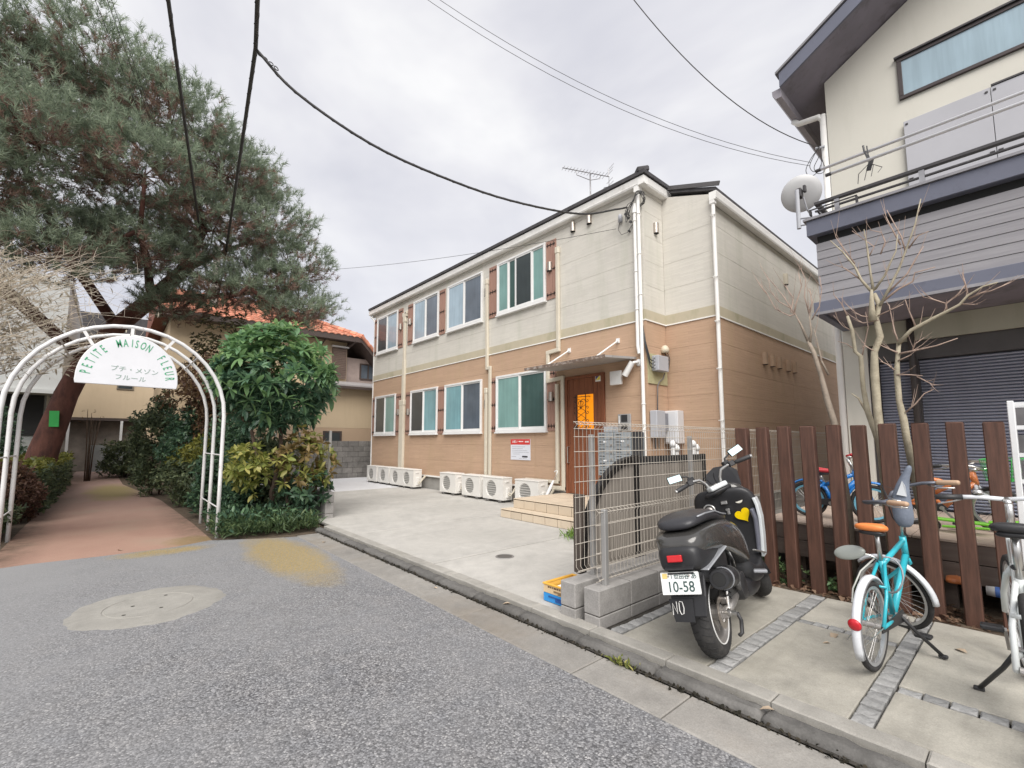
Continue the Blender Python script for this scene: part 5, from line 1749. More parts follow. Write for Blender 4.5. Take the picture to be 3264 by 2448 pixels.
flap = build('mud_flap', MB().add([(-.115, -.345, .43), (.03, -.345, .43), (.02, -.36, .305), (-.095, -.36, .305), (-.115, -.339, .43), (.03, -.339, .43), (.02, -.354, .305), (-.095, -.354, .305)],
                                 [(0, 1, 2, 3), (4, 7, 6, 5), (0, 4, 5, 1), (1, 5, 6, 2), (2, 6, 7, 3), (3, 7, 4, 0)]), M_SBLK, sc, L)
M_FLAPW = mat('white flap mark', (0.66, 0.65, 0.63), 0.5)
mb = MB()
mb.tube([(-.100, -.3575, .345), (-.094, -.351, .408), (-.073, -.357, .352), (-.069, -.3505, .418)], .0030, 5)
mb.tube([(-.054, -.351, .412), (-.058, -.355, .37), (-.050, -.359, .347), (-.036, -.358, .352), (-.030, -.354, .38), (-.034, -.350, .415), (-.052, -.350, .418)], .0030, 5)
build('flap_mark', mb, M_FLAPW, flap, L)
# rear wheel
RW, RT = .262, .128
rw = build('rear_wheel', tyre_lathe((0, 0, RW), RW, RT), M_TYRE, sc, L, smooth=True)
grv = MB()
for k in range(34):
    a = 2 * math.pi * k / 34
    for s_ in (-1, 1):
        p = []
        for q in range(4):
            u = q / 3
            th = a + s_ * .06 - .10 * u
            x = s_ * (.008 + .048 * u)
            rr_ = RW - RT * .42 + RT * .42 * math.sqrt(max(0, 1 - (2 * x / RT) ** 2)) + .0005
            p.append((x, math.sin(th) * rr_, RW + math.cos(th) * rr_))
        grv.tube(p, .0028, 4)
s_ = build('tread_groove', grv, M_DARKGAP, rw, L)
s_['kind'] = 'stuff'
build('rim', MB().lathe([(.165, -.05), (.178, -.056), (.186, -.053), (.170, -.04), (.160, 0), (.170, .04), (.186, .053), (.178, .056), (.165, .05), (.150, .03), (.146, 0), (.150, -.03)], (0, 0, RW), 'x', 40), M_ALU, rw, L, auto=35)
build('rim_stripe', MB().torus((.0565, 0, RW), (1, 0, 0), .180, .0045, 44, 6), M_WHITE, rw, L, smooth=True)
mb = MB()
for k in range(5):
    a = 2 * math.pi * k / 5
    mb.beam((.0, math.sin(a) * .04, RW + math.cos(a) * .04), (.0, math.sin(a) * .155, RW + math.cos(a) * .155), .045, .03, (1, 0, 0))
build('wheel_spokes', mb, M_ALU, rw, L, bev=.006)
build('hub', MB().cyl((-.07, 0, RW), (.075, 0, RW), .045, 18), M_ALU, rw, L)
build('brake_disc', MB().lathe([(.06, .075), (.095, .075), (.095, .079), (.06, .079)], (0, 0, RW), 'x', 30), M_STEEL, rw, L)
# swing arm, caliper, axle end and shock on the right
build('swing_arm', MB().tube([(.10, .0, RW), (.11, .15, RW + .015), (.10, .32, RW + .04)], [.030, .026, .032], 10), M_ALU, sc, L, smooth=True)
build('caliper', MB().obox((.088, .075, RW + .075), (.05, .09, .055), (.5, 0, 0)).obox((.09, .02, RW - .01), (.045, .06, .06)), M_ALU, sc, L, bev=.008)
build('axle_nut', MB().cyl((.08, 0, RW), (.165, -.005, RW - .004), .014, 10).cyl((.115, 0, RW), (.13, 0, RW), .024, 10), M_CHROME, sc, L)
build('stand_tang', MB().tube([(.165, .0, RW - .005), (.175, .01, RW - .05), (.165, .0, RW - .12), (.15, -.02, RW - .13)], .012, 8), M_BLACK, sc, L, smooth=True)
for sx in (-1, 1):
    build('shock_absorber', MB().cyl((sx * .115, .03, RW + .02), (sx * .13, .10, .56), .011, 10), M_CHROME, sc, L)
    sp = [(sx * (.118 + .010 * u) + .024 * math.cos(u * 44), .04 + .05 * u, RW + .07 + .2 * u + .0) for u in [i / 60 for i in range(61)]]
    sp = [(p[0], p[1] + .024 * math.sin(i / 60 * 44), p[2]) for i, p in enumerate(sp)]
    build('shock_spring', MB().tube(sp, .0045, 5), M_BLACK, sc, L, smooth=True)
# muffler, right side, with its open end towards the street
mu = build('muffler', MB().lathe([(.040, -.27), (.055, -.27), (.060, -.255), (.063, -.2), (.063, .08), (.050, .14), (.03, .18)], (0, 0, 0), 'y', 26), M_SBLK, sc, L, auto=40)
mu.location = (.150, .05, .462)
mu.rotation_euler = (R(-9), 0, R(4))
build('muffler_bore', MB().lathe([(.001, -.225), (.039, -.225), (.039, -.269)], (0, 0, 0), 'y', 22), M_DARKGAP, mu, L)
build('muffler_strap', MB().lathe([(.0635, -.17), (.067, -.17), (.067, -.145), (.0635, -.145)], (0, 0, 0), 'y', 26), M_LGREY, mu, L)
build('muffler_strap', MB().lathe([(.0635, .03), (.067, .03), (.067, .055), (.0635, .055)], (0, 0, 0), 'y', 26), M_ENG, mu, L)
build('exhaust_pipe', MB().tube([(.155, .2, .38), (.13, .34, .30), (.09, .48, .24), (.04, .55, .26)], .018, 10), M_ENG, sc, L, smooth=True)
build('engine', MB().loft([sec(.08, .34, .07, .06, 3.5), sec(.14, .35, .12, .10, 3.5), sec(.35, .34, .135, .11, 3.5), sec(.52, .32, .12, .09, 3.5), sec(.58, .32, .07, .05, 3.5)]), M_ENG, sc, L, smooth=True, sub=1)
build('fan_cover', MB().lathe([(.001, .165), (.05, .168), (.088, .16), (.098, .14), (.098, .10)], (0, .36, .34), 'x', 26), M_SBLK, sc, L, auto=40)
build('fan_cover_ring', MB().torus((.158, .36, .34), (1, 0, 0), .082, .0035, 30, 6), M_ALU, sc, L, smooth=True)
build('belt_cover', MB().prism([(-.02, .20), (.42, .24), (.46, .33), (.38, .42), (.02, .37), (-.06, .30)], -.135, -.075, 'x'), M_ENG, sc, L, bev=.015, seg=2)
build('air_box', MB().obox((-.12, .02, .46), (.10, .26, .10), (.1, 0, 0)), M_SBLK, sc, L, bev=.015, seg=2)
for k in range(2):
    build('cable', MB().tube([(.135, .30 + .05 * k, .46), (.16, .24, .53), (.15, .20 + .04 * k, .58), (.12, .24, .62)], .006, 6), M_CHROME if k else M_BLACK, sc, L, smooth=True)
build('cable', MB().tube([(.10, .03, RW + .02), (.12, .08, RW + .10), (.14, .2, .46), (.13, .3, .55)], .005, 6), M_BLACK, sc, L, smooth=True)
# floor and lower side
build('floor_board', MB().loft([sec(.60, .42, .15, .10, 4), sec(.68, .36, .19, .09, 4), sec(.80, .315, .20, .065, 4), sec(.95, .325, .205, .065, 4), sec(1.04, .37, .19, .09, 4), sec(1.08, .40, .15, .08, 4)]), M_SBLK, sc, L, smooth=True, sub=1)
build('lower_cowl', MB().loft([sec(.42, .30, .10, .05, 4), sec(.50, .28, .155, .075, 4), sec(.75, .24, .165, .07, 4), sec(1.0, .26, .15, .075, 4), sec(1.08, .29, .10, .05, 4)]), M_SBLK, sc, L, smooth=True, sub=1)
build('foot_peg', MB().obox((.235, .60, .375), (.09, .06, .02), (0, .1, .2)), M_LGREY, sc, L, bev=.006)
build('side_stand', MB().tube([(-.10, .50, .20), (-.17, .56, .10), (-.235, .60, -.045)], .011, 8), M_BLACK, sc, L, smooth=True)
build('stand_foot', MB().obox((-.238, .60, -.046), (.05, .07, .008), (0, .22, 0)), M_BLACK, sc, L)
# leg shield, front fairing
build('leg_shield', MB().loft([secz(.36, 1.03, .15, .035, 3.5), secz(.40, 1.045, .19, .04, 3.5), secz(.52, 1.075, .215, .045, 3.5), secz(.68, 1.095, .245, .055, 3.5), secz(.82, 1.085, .262, .06, 3.5), secz(.91, 1.06, .245, .065, 3.5), secz(.955, 1.04, .19, .05, 3.5), secz(.965, 1.035, .14, .03, 3.5)]), M_SBLK, sc, L, smooth=True, sub=1)
build('front_fairing', MB().loft([secz(.44, 1.20, .09, .06), secz(.48, 1.21, .13, .09), secz(.62, 1.235, .18, .13), secz(.78, 1.21, .205, .13), secz(.90, 1.16, .20, .115), secz(.985, 1.12, .15, .09), secz(1.01, 1.10, .09, .05)]), M_SPAINT, sc, L, smooth=True, sub=1)
build('side_trim', MB().loft([[(.245 + dx + .012 * u, 1.055 + .06 * v, z) for u, v in ((-1, -1), (1, -1), (1, 1), (-1, 1))] for z, dx in ((.40, -.045), (.55, -.015), (.70, .008), (.80, .010), (.86, .0))]), M_WEDGE, sc, L, bev=.006, seg=2)
build('side_pocket', MB().loft([[(.215 + dx + .014 * u, 1.00 + .05 * v, z) for u, v in ((-1, -1), (1, -1), (1, 1), (-1, 1))] for z, dx in ((.44, -.03), (.55, -.01), (.70, .01), (.78, .0))]), mat('blue grey panel', (0.12, 0.125, 0.155), 0.4, 0.2), sc, L, bev=.01, seg=2)
build('trim_strip', MB().beam((.20, .74, .50), (.225, 1.0, .43), .01, .022, (1, 0, 0)), M_CHROME, sc, L, bev=.003)
build('visor', MB().loft([[(x, y + .02 * (x / .15) ** 2, z) for x, y, z in ((-.15, 1.17, .97), (-.13, 1.24, 1.10), (-.06, 1.27, 1.15), (.06, 1.27, 1.15), (.13, 1.24, 1.10), (.15, 1.17, .97))], [(x, y - .012 + .02 * (x / .15) ** 2, z) for x, y, z in ((-.15, 1.17, .97), (-.13, 1.24, 1.10), (-.06, 1.27, 1.15), (.06, 1.27, 1.15), (.13, 1.24, 1.10), (.15, 1.17, .97))]]), M_SBLK, sc, L)
# inner panel details, facing the rider
fy = 1.022
hpts = []
for i in range(40):
    t = 2 * math.pi * i / 40
    hpts.append((16 * math.sin(t) ** 3 / 16 * .060, (13 * math.cos(t) - 5 * math.cos(2 * t) - 2 * math.cos(3 * t) - math.cos(4 * t)) / 16 * .060))
ht = build('heart_badge', MB().prism(hpts, -.006, .006, 'y'), mat('yellow heart plastic', (0.80, 0.56, 0.0), 0.35, var=0.06), sc, L, bev=.003)
ht.location = (.135, fy - .012, .735)
ht.rotation_euler = (R(6), R(-22), 0)
build('dial', MB().lathe([(.001, -.010), (.036, -.010), (.042, -.004), (.042, .02)], (.125, fy + .005, .868), 'y', 24), mat('cream dial', (0.70, 0.68, 0.60), 0.4), sc, L, auto=40)
build('dial_mark', MB().torus((.118, fy - .007, .872), (0, 1, 0), .008, .0018, 12, 4).torus((.135, fy - .007, .868), (0, 1, 0), .008, .0018, 12, 4), M_BLACK, sc, L)
build('lock_ring', MB().torus((-.12, fy - .01, .80), (0, 1, 0), .045, .008, 28, 8), M_CHROME, sc, L, smooth=True)
build('lock_core', MB().lathe([(.001, -.016), (.022, -.014), (.030, .0), (.05, .008)], (-.12, fy, .80), 'y', 20), M_ALU, sc, L, smooth=True)
build('hook', MB().obox((.015, fy - .02, .85), (.05, .02, .028)).obox((.03, fy - .02, .79), (.03, .03, .02)).obox((.035, fy - .03, .765), (.02, .03, .03)), M_CHROME, sc, L, bev=.004)
# steering: everything from the fork to the mirrors turned to the left
AX = Vector((0, -math.sin(R(27)), math.cos(R(27))))
HP = Vector((0, 1.03, .93))
ST = Matrix.Translation((0, 0, -.035)) @ Matrix.Translation(HP) @ Matrix.Rotation(R(36), 4, AX) @ Matrix.Translation(-HP)
FW, FT = .245, .115
FA = (0, 1.385, FW + .035)
fw = build('front_wheel', tyre_lathe(FA, FW, FT).xf(ST), M_TYRE, sc, L, smooth=True)
build('rim', MB().lathe([(.150, -.04), (.172, -.046), (.150, 0), (.172, .046), (.150, .04), (.14, 0)], FA, 'x', 36).xf(ST), M_ALU, fw, L, auto=35)
build('front_fender', MB().loft([[(x, FA[1] + (FW + dz) * math.sin(a), FA[2] + (FW + dz) * math.cos(a)) for x, dz in ((-.07, -.01), (-.06, .025), (0, .04), (.06, .025), (.07, -.01), (0, .012))] for a in [R(t) for t in range(-100, 66, 15)]]).xf(ST), M_SBLK, sc, L, smooth=True)
for sx in (-1, 1):
    build('fork_leg', MB().tube([(sx * .085, FA[1], FA[2]), (sx * .085, 1.24, .52), (sx * .05, 1.12, .75)], .019, 10).xf(ST), M_ENG, sc, L, smooth=True)
build('clamp_cover', MB().prism([(-.075, .93), (.075, .93), (.088, .985), (.07, 1.065), (-.07, 1.065), (-.088, .985)], 1.005, 1.045, 'z').xf(ST), M_WEDGE, sc, L, bev=.012, seg=2)
build('clamp_bolt', MB().torus((0, 1.0, 1.047), (0, 0, 1), .014, .003, 14, 5).xf(ST), M_ALU, sc, L)
build('meter_hood', MB().loft([secz(.95, 1.05, .12, .08), secz(.99, 1.03, .125, .095), secz(1.012, 1.02, .10, .07)]).xf(ST), M_SBLK, sc, L, smooth=True, sub=1)
for sx in (-1, 1):
    build('handlebar', MB().tube([(sx * .055, 1.01, 1.035), (sx * .07, 1.0, 1.085), (sx * .105, .985, 1.135), (sx * .16, .965, 1.145), (sx * .225, .94, 1.14)], .0115, 10).xf(ST), M_CHROME, sc, L, smooth=True)
    build('grip', MB().tube([(sx * .22, .942, 1.14), (sx * .235, .936, 1.139), (sx * .335, .90, 1.132), (sx * .345, .896, 1.131)], [.013, .018, .018, .014], 12).xf(ST), M_BLACK, sc, L, smooth=True)
    build('grip_end', MB().cyl((sx * .345, .896, 1.131), (sx * .358, .891, 1.13), .015, 12).xf(ST), M_CHROME, sc, L)
    build('switch_box', MB().obox((sx * .195, .952, 1.145), (.05, .05, .045)).xf(ST), M_BLACK, sc, L, bev=.006)
    build('brake_lever', MB().tube([(sx * .19, .985, 1.14), (sx * .25, .985, 1.135), (sx * .33, .95, 1.12)], .006, 6).xf(ST), M_BLACK, sc, L, smooth=True)
    build('master_cylinder', MB().obox((sx * .165, .985, 1.165), (.055, .045, .04), (0, 0, sx * .3)).xf(ST), M_BLACK, sc, L, bev=.006)
    build('mirror_stalk', MB().tube([(sx * .165, .985, 1.17), (sx * .185, .99, 1.205), (sx * .235, .985, 1.222)], .007, 8).xf(ST), M_BLACK, sc, L, smooth=True)
    mir = MB().obox((sx * .290, .98, 1.228), (.118, .018, .062), (R(-12), R(-sx * 8), 0))
    mo = build('mirror', mir.xf(ST), M_BLACK, sc, L, bev=.008, seg=2)
    build('mirror_glass', MB().obox((sx * .290, .9675, 1.226), (.110, .003, .054), (R(-14), R(-sx * 8), 0)).xf(ST), M_MIRR, mo, L)
for k in range(3):
    build('cable', MB().tube([(-.16 + .1 * k, .99, 1.14), (-.08 + .07 * k, 1.08 + .02 * k, 1.10), (.0 + .03 * k, 1.13, 1.02), (.02 * k, 1.10, .93)], .0045, 6).xf(ST), M_BLACK, sc, L, smooth=True)

# ================================================================== BICYCLES
M_SPOKE = mat('spoke steel', (0.42, 0.41, 0.40), 0.4, 0.8)
M_RIMS = mat('bicycle rim', (0.55, 0.56, 0.57), 0.35, 0.7, 0.1, 9)


def bike_wheel(root, name, c, r, tw, M, rimm, nsp=28, tm=None):
    w = build(name, MB().torus(c, (1, 0, 0), r - tw / 2, tw / 2, 48, 8).xf(M), tm or M_TYRE, root, True, smooth=True)
    ri = r - tw - .004
    build('rim', MB().lathe([(ri - .012, -.010), (ri + .006, -.013), (ri + .006, .013), (ri - .012, .010)], c, 'x', 44).xf(M), rimm, w, True, auto=40)
    s = MB()
    for k in range(nsp):
        a = 2 * math.pi * k / nsp
        b = a + (.35 if k % 2 else -.35)
        sx = .025 if k % 4 < 2 else -.025
        s.tube([(c[0] + sx, c[1] + .018 * math.sin(b), c[2] + .018 * math.cos(b)), (c[0], c[1] + (ri - .01) * math.sin(a), c[2] + (ri - .01) * math.cos(a))], .0016, 4)
    o = build('spokes', s.xf(M), M_SPOKE, w, True)
    o['kind'] = 'stuff'
    build('hub', MB().cyl((c[0] - .045, c[1], c[2]), (c[0] + .045, c[1], c[2]), .018, 12).xf(M), M_ALU, w, True)
    return w


def fender(c, r, a0, a1, w=.05):
    rings = []
    n = 18
    for i in range(n + 1):
        a = R(a0 + (a1 - a0) * i / n)
        ring = []
        for x, d in ((-w / 2, -.008), (-w * .35, .010), (0, .016), (w * .35, .010), (w / 2, -.008), (w * .3, .004), (0, .009), (-w * .3, .004)):
            ring.append((c[0] + x, c[1] + (r + .018 + d) * math.sin(a), c[2] + (r + .018 + d) * math.cos(a)))
        rings.append(ring)
    return MB().loft(rings)


def make_bike(loc, rot, label, cat, r, wb, frame, steer, saddle, fend=None, rimm=None, sh=.80, hh=.98, bars='flat', grip=None, basket=None, stand=1, tw=.035, tube=.016, group=None, head=.72, hbar=.27, barmat=None, fork=None):
    rimm = rimm or M_RIMS
    grip = grip or M_BLACK
    bm_ = barmat or M_CHROME
    t = thing('bicycle', loc, label, cat, group, rot)
    I = Matrix.Identity(4)
    ra, fa = (0, 0, r), (0, wb, r)
    bb = (0, wb * .40, r * .90)
    sc_top = (0, wb * .26, sh * .74)
    hb_, ht_ = Vector((0, wb * .80, head * .78)), Vector((0, wb * .765, head))
    bike_wheel(t, 'rear_wheel', ra, r, tw, I, rimm)
    fr = MB()
    fr.tube([bb, sc_top], tube, 10).tube([ht_, hb_], tube * 1.25, 12).tube([hb_ + Vector((0, -.005, .02)), bb], tube * 1.25, 10).tube([Vector(sc_top) + Vector((0, .01, -.03)), ht_ + Vector((0, 0, -.03))], tube, 10)
    for sx in (-1, 1):
        fr.tube([(sx * .015, bb[1], bb[2]), (sx * .055, r * .5, r), (sx * .055, 0, r)], tube * .6, 8)
        fr.tube([(sx * .018, sc_top[1], sc_top[2] - .02), (sx * .05, wb * .12, r + (sc_top[2] - r) * .45), (sx * .055, 0, r)], tube * .6, 8)
    fr.tube([(-.05, .14, r + .2), (.05, .14, r + .2)], tube * .5, 8)
    build('frame', fr, frame, t, True, smooth=True)
    build('seat_post', MB().cyl(sc_top, (0, wb * .225, sh - .03), tube * .8, 10), M_CHROME, t, True, smooth=True)
    sy = wb * .215
    build('saddle', MB().loft([sec(sy - .135, sh + .015, .02, .012), sec(sy - .125, sh + .015, .085, .022), sec(sy - .06, sh + .008, .09, .028), sec(sy + .02, sh - .002, .055, .026), sec(sy + .10, sh - .006, .028, .022), sec(sy + .135, sh - .008, .012, .010)]), saddle, t, True, smooth=True, sub=1)
    build('saddle_base', MB().loft([sec(sy - .115, sh - .018, .06, .012), sec(sy - .05, sh - .026, .066, .016), sec(sy + .05, sh - .034, .03, .014), sec(sy + .10, sh - .034, .012, .010)]), M_BLACK, t, True, smooth=True)
    build('crank', MB().cyl((-.06, bb[1], bb[2]), (.07, bb[1], bb[2]), .018, 12).beam((.07, bb[1], bb[2]), (.075, bb[1] + .10, bb[2] - .12), .012, .018).beam((-.07, bb[1], bb[2]), (-.075, bb[1] - .10, bb[2] + .12), .012, .018), M_ALU, t, True)
    for sx, dy, dz in ((1, .10, -.12), (-1, -.10, .12)):
        build('pedal', MB().obox((sx * .12, bb[1] + dy, bb[2] + dz), (.085, .065, .022)), M_BLACK, t, True, bev=.006)
    build('chain_guard', MB().prism([(-.02, r - .03), (bb[1], bb[2] - .03), (bb[1] + .045, bb[2]), (bb[1], bb[2] + .045), (-.02, r + .005)], .048, .054, 'x'), M_BLACK, t, True)
    A = Vector((0, ht_.y - hb_.y, ht_.z - hb_.z)).normalized()
    Ms = Matrix.Translation(ht_) @ Matrix.Rotation(steer, 4, A) @ Matrix.Translation(-ht_)
    bike_wheel(t, 'front_wheel', fa, r, tw, Ms, rimm)
    fk = MB()
    for sx in (-1, 1):
        fk.tube([(sx * .012, hb_.y, hb_.z), (sx * .042, hb_.y + .015, hb_.z - .05), (sx * .048, wb - .03, r + .12), (sx * .05, wb, r)], tube * .75, 8)
    build('fork', fk.xf(Ms), fork or frame, t, True, smooth=True)
    st = Vector((0, ht_.y - (hh - ht_.z) * .32, hh - .03))
    build('stem', MB().tube([ht_, st], tube * .8, 10).tube([st, st + Vector((0, .05, .02))], tube * .8, 10).xf(Ms), M_CHROME, t, True, smooth=True)
    sb = st + Vector((0, .05, .02))
    if bars == 'north':
        for sx in (-1, 1):
            pts = [sb, sb + Vector((sx * .06, .06, .0)), sb + Vector((sx * .14, .085, .02)), sb + Vector((sx * .215, .04, .045)), sb + Vector((sx * .250, -.07, .05)), sb + Vector((sx * .26, -.16, .043))]
            build('handlebar', MB().tube(pts, .0115, 8).xf(Ms), bm_, t, True, smooth=True)
            build('grip', MB().tube([sb + Vector((sx * .259, -.15, .044)), sb + Vector((sx * .262, -.16, .043)), sb + Vector((sx * .272, -.265, .03)), sb + Vector((sx * .273, -.275, .029))], [.013, .018, .017, .013], 10).xf(Ms), grip, t, True, smooth=True)
            build('brake_lever', MB().tube([sb + Vector((sx * .25, -.10, .035)), sb + Vector((sx * .245, -.16, .01)), sb + Vector((sx * .25, -.25, .0))], .005, 6).xf(Ms), M_CHROME, t, True, smooth=True)
    else:
        for sx in (-1, 1):
            build('handlebar', MB().tube([sb, sb + Vector((sx * .1, 0, .01)), sb + Vector((sx * (hbar - .10), -.015, .01))], .0125, 8).xf(Ms), bm_, t, True, smooth=True)
            build('grip', MB().tube([sb + Vector((sx * (hbar - .12), -.015, .01)), sb + Vector((sx * hbar, -.03, .008))], .0165, 10).xf(Ms), grip, t, True, smooth=True)
            build('brake_lever', MB().tube([sb + Vector((sx * (hbar - .13), .01, -.0)), sb + Vector((sx * (hbar - .08), .025, -.02)), sb + Vector((sx * (hbar - .01), .01, -.035))], .005, 6).xf(Ms), M_CHROME, t, True, smooth=True)
    if fend is not None:
        build('rear_fender', fender(ra, r, -118, 62), fend, t, True, smooth=True)
        build('front_fender', fender(fa, r, -100, 34).xf(Ms), fend, t, True, smooth=True)
        for sx in (-1, 1):
            build('fender_stay', MB().tube([(sx * .055, 0, r), (sx * .045, -(r + .03) * math.sin(R(96)), r + (r + .03) * math.cos(R(96)))], .003, 5), M_CHROME, t, True)
    if basket is not None:
        b = MB()
        bc = sb + Vector((0, .17, -.08))
        for z, s in ((0, .80), (.09, .9), (.18, 1.0)):
            b.tube([bc + Vector((x * s, y * s, z)) for x, y in ((-.14, -.1), (.14, -.1), (.14, .1), (-.14, .1))], .004, 5, closed=True)
        for k in range(8):
            u = -.14 + .28 * k / 7
            for y in (-.1, .1):
                b.tube([bc + Vector((u * .8, y * .8, 0)), bc + Vector((u, y, .18))], .0025, 4)
        for k in range(6):
            v = -.1 + .2 * k / 5
            for x in (-.14, .14):
                b.tube([bc + Vector((x * .8, v * .8, 0)), bc + Vector((x, v, .18))], .0025, 4)
        build('basket', b.xf(Ms), basket, t, True)
        build('basket_floor', MB().obox(bc, (.22, .16, .006)).xf(Ms), basket, t, True)
    if stand:
        build('kick_stand', MB().tube([(stand * .05, wb * .30 if fend is None else wb * .36, r * .95), (stand * .10, wb * .40 if fend is None else wb * .42, r * .6), (stand * .20, wb * .55 if fend is None else wb * .5, .02)], .011, 8), M_BLACK, t, True, smooth=True)
        build('stand_foot', MB().obox((stand * .205, wb * .555 if fend is None else wb * .505, .012), (.045, .03, .02)), M_BLACK, t, True, bev=.005)
    t['parts_ready'] = 1
    del t['parts_ready']
    return t, Ms, sb


M_TEAL = mat('turquoise frame paint', (0.035, 0.44, 0.53), 0.3, var=0.06, coat=0.4, dirt=((0.12, 0.25, 0.27), 9, 0.62, 0.4))
M_ORSAD = mat('orange saddle', (0.72, 0.22, 0.055), 0.5, var=0.08)
M_WFEND = mat('white fender', (0.68, 0.70, 0.73), 0.35, var=0.03, dirt=((0.45, 0.42, 0.38), 6, 0.62, 0.35))
M_TANG = mat('tan grip', (0.44, 0.30, 0.20), 0.6, var=0.1)
tb, Ms, sb = make_bike((-0.715, 3.50, 0.053), (0, R(-1), R(-4.5)), 'turquoise bicycle with white fenders and an orange saddle in front of the brown posts', 'bicycle', .255, 1.00, M_TEAL, R(72), M_ORSAD, M_WFEND, None, .80, .95, 'north', M_TANG, None, 1, .034, .0165, None, .68, .27, mat('slate bar', (0.14, 0.15, 0.18), 0.4, 0.5))
mb = MB().lathe([(.001, .014), (.02, .013), (.031, .006), (.034, 0)], (0, 0, 0), 'z', 20)
rf = build('reflector', mb, mat('red reflector', (0.50, 0.02, 0.03), 0.2, var=0.15, vs=60), tb, True, smooth=True)
rf.location = (0, -.284, .32)
rf.rotation_euler = (R(98), 0, 0)
oval = MB().lathe([(.001, .012), (.05, .011), (.075, .004), (.08, 0), (.07, -.004), (.001, -.006)], (0, 0, 0), 'z', 26)
ov = build('mirror', oval, mat('pale oval mirror back', (0.36, 0.38, 0.35), 0.35, 0.2, 0.1), tb, True, smooth=True)
ov.scale = (1.12, .58, 1)
ov.location = (-.155, .22, .62)
ov.rotation_euler = (R(78), 0, R(12))
ov.rotation_euler = (R(80), R(-14), R(8))
build('mirror_arm', MB().tube([(-.10, .22, .625), (-.06, .24, .62), (-.02, .26, .60)], .005, 6), M_CHROME, tb, True)
lock = [(.02 + .075 * math.cos(R(a)), .30 + .02 * math.sin(R(a * 2)), .50 + .11 * math.sin(R(a))) for a in range(0, 360, 20)]
build('cable_lock', MB().tube(lock, .006, 6, closed=True), M_LGREY, tb, True, smooth=True)
build('cable', MB().tube([(-.03, .26, .60), (-.09, .18, .52), (-.115, .10, .42), (-.10, .02, .36), (-.065, 0.0, .32)], .005, 6), mat('pale cable', (0.5, 0.5, 0.46), 0.5), tb, True, smooth=True)
for k in range(2):
    build('cable', MB().tube([sb + Vector((.10 * (1 - 2 * k), -.05, .02)), sb + Vector((.04, .06, .10)), sb + Vector((0, .05, -.12)), sb + Vector((0, .0, -.26))], .004, 6).xf(Ms), M_BLACK, tb, True, smooth=True)
cl = thing('cloth_bag', (-0.66, 4.27, 0.9), 'blue grey cloth bag slung on the turquoise bicycle handlebars', 'bag')
M_CLOTH = mat('blue grey cloth', (0.16, 0.185, 0.235), 0.8, var=0.15, vs=14, bump=0.3, bs=90)
rings = []
for z, hw, hd, cx in ((.80, .03, .02, .02), (.82, .085, .04, .02), (.90, .102, .05, .015), (1.0, .088, .045, .01), (1.08, .066, .036, .02), (1.15, .045, .028, .04), (1.20, .036, .024, .062), (1.225, .026, .02, .068), (1.235, .008, .006, .07)):
    rings.append([(-0.665 + cx + .62 * hw * math.cos(2 * math.pi * i / 16), 4.24 + hd * math.sin(2 * math.pi * i / 16), z) for i in range(16)])
build('pouch', MB().loft(rings), M_CLOTH, cl, smooth=True, sub=1)
build('patch', MB().add([(-0.668, 4.195, 1.03), (-0.615, 4.20, 1.02), (-0.62, 4.207, 1.09), (-0.636, 4.212, 1.125), (-0.668, 4.18, 1.03), (-0.615, 4.19, 1.02), (-0.62, 4.195, 1.09), (-0.636, 4.20, 1.125)], [(0, 1, 2, 3), (7, 6, 5, 4), (0, 4, 5, 1), (1, 5, 6, 2), (2, 6, 7, 3), (3, 7, 4, 0)]), mat('pale patch', (0.46, 0.48, 0.50), 0.7), cl)

M_WBIKE = mat('white bicycle paint', (0.70, 0.73, 0.72), 0.3, var=0.03, coat=0.4)
wb_, Ms2, sb2 = make_bike((-0.062, 3.10, 0.053), (0, R(-1.5), R(3.0)), 'white bicycle cut off by the right edge of the view, on its stand', 'bicycle', .335, 1.02, M_WBIKE, R(6), M_BLACK, None, None, .93, 1.03, 'flat', M_BLACK, None, -1, .042, .021, None, .82, .30, M_WFEND)
build('bell', MB().lathe([(.001, .02), (.018, .016), (.024, .004), (.024, -.004), (.001, -.006)], tuple(sb2 + Vector((-.11, 0, .035))), 'z', 16).xf(Ms2), M_CHROME, wb_, True, smooth=True)
build('seat_clamp', MB().torus((0, .272, .735), (0, -.2, 1), .022, .008, 16, 6), M_BLACK, wb_, True)

M_KBLUE = mat('blue child bicycle paint', (0.02, 0.20, 0.58), 0.3, coat=0.3)
M_KORG = mat('orange child bicycle paint', (0.70, 0.23, 0.08), 0.3, coat=0.3)
M_KLIME = mat('lime paint', (0.22, 0.62, 0.05), 0.35, coat=0.2)
M_KGRN = mat('green basket plastic', (0.07, 0.42, 0.10), 0.5)
M_KRED = mat('red plastic', (0.55, 0.04, 0.05), 0.45)
M_CYAN = mat('cyan rim', (0.20, 0.50, 0.66), 0.35, 0.2)
make_bike((-1.66, 5.72, 0.601), (0, 0, R(-92)), 'small blue child bicycle with a red saddle on the deck behind the posts', 'bicycle', .185, .56, M_KBLUE, R(20), M_KRED, M_KBLUE, M_CYAN, .50, .66, 'flat', M_KRED, None, 0, .035, .02, 'child bicycles on the deck', .50, .2)
make_bike((-0.86, 5.95, 0.601), (0, 0, R(-88)), 'small orange child bicycle with a green basket on the deck behind the posts', 'bicycle', .20, .60, M_KORG, R(-18), M_KORG, None, M_RIMS, .44, .56, 'north', M_BLACK, M_KGRN, 0, .035, .02, 'child bicycles on the deck', .52, .22, None, M_WFEND)
ks = thing('kick_scooter', (-0.5, 5.45, 0.6), 'lime green kick scooter lying on the deck boards', 'kick scooter')
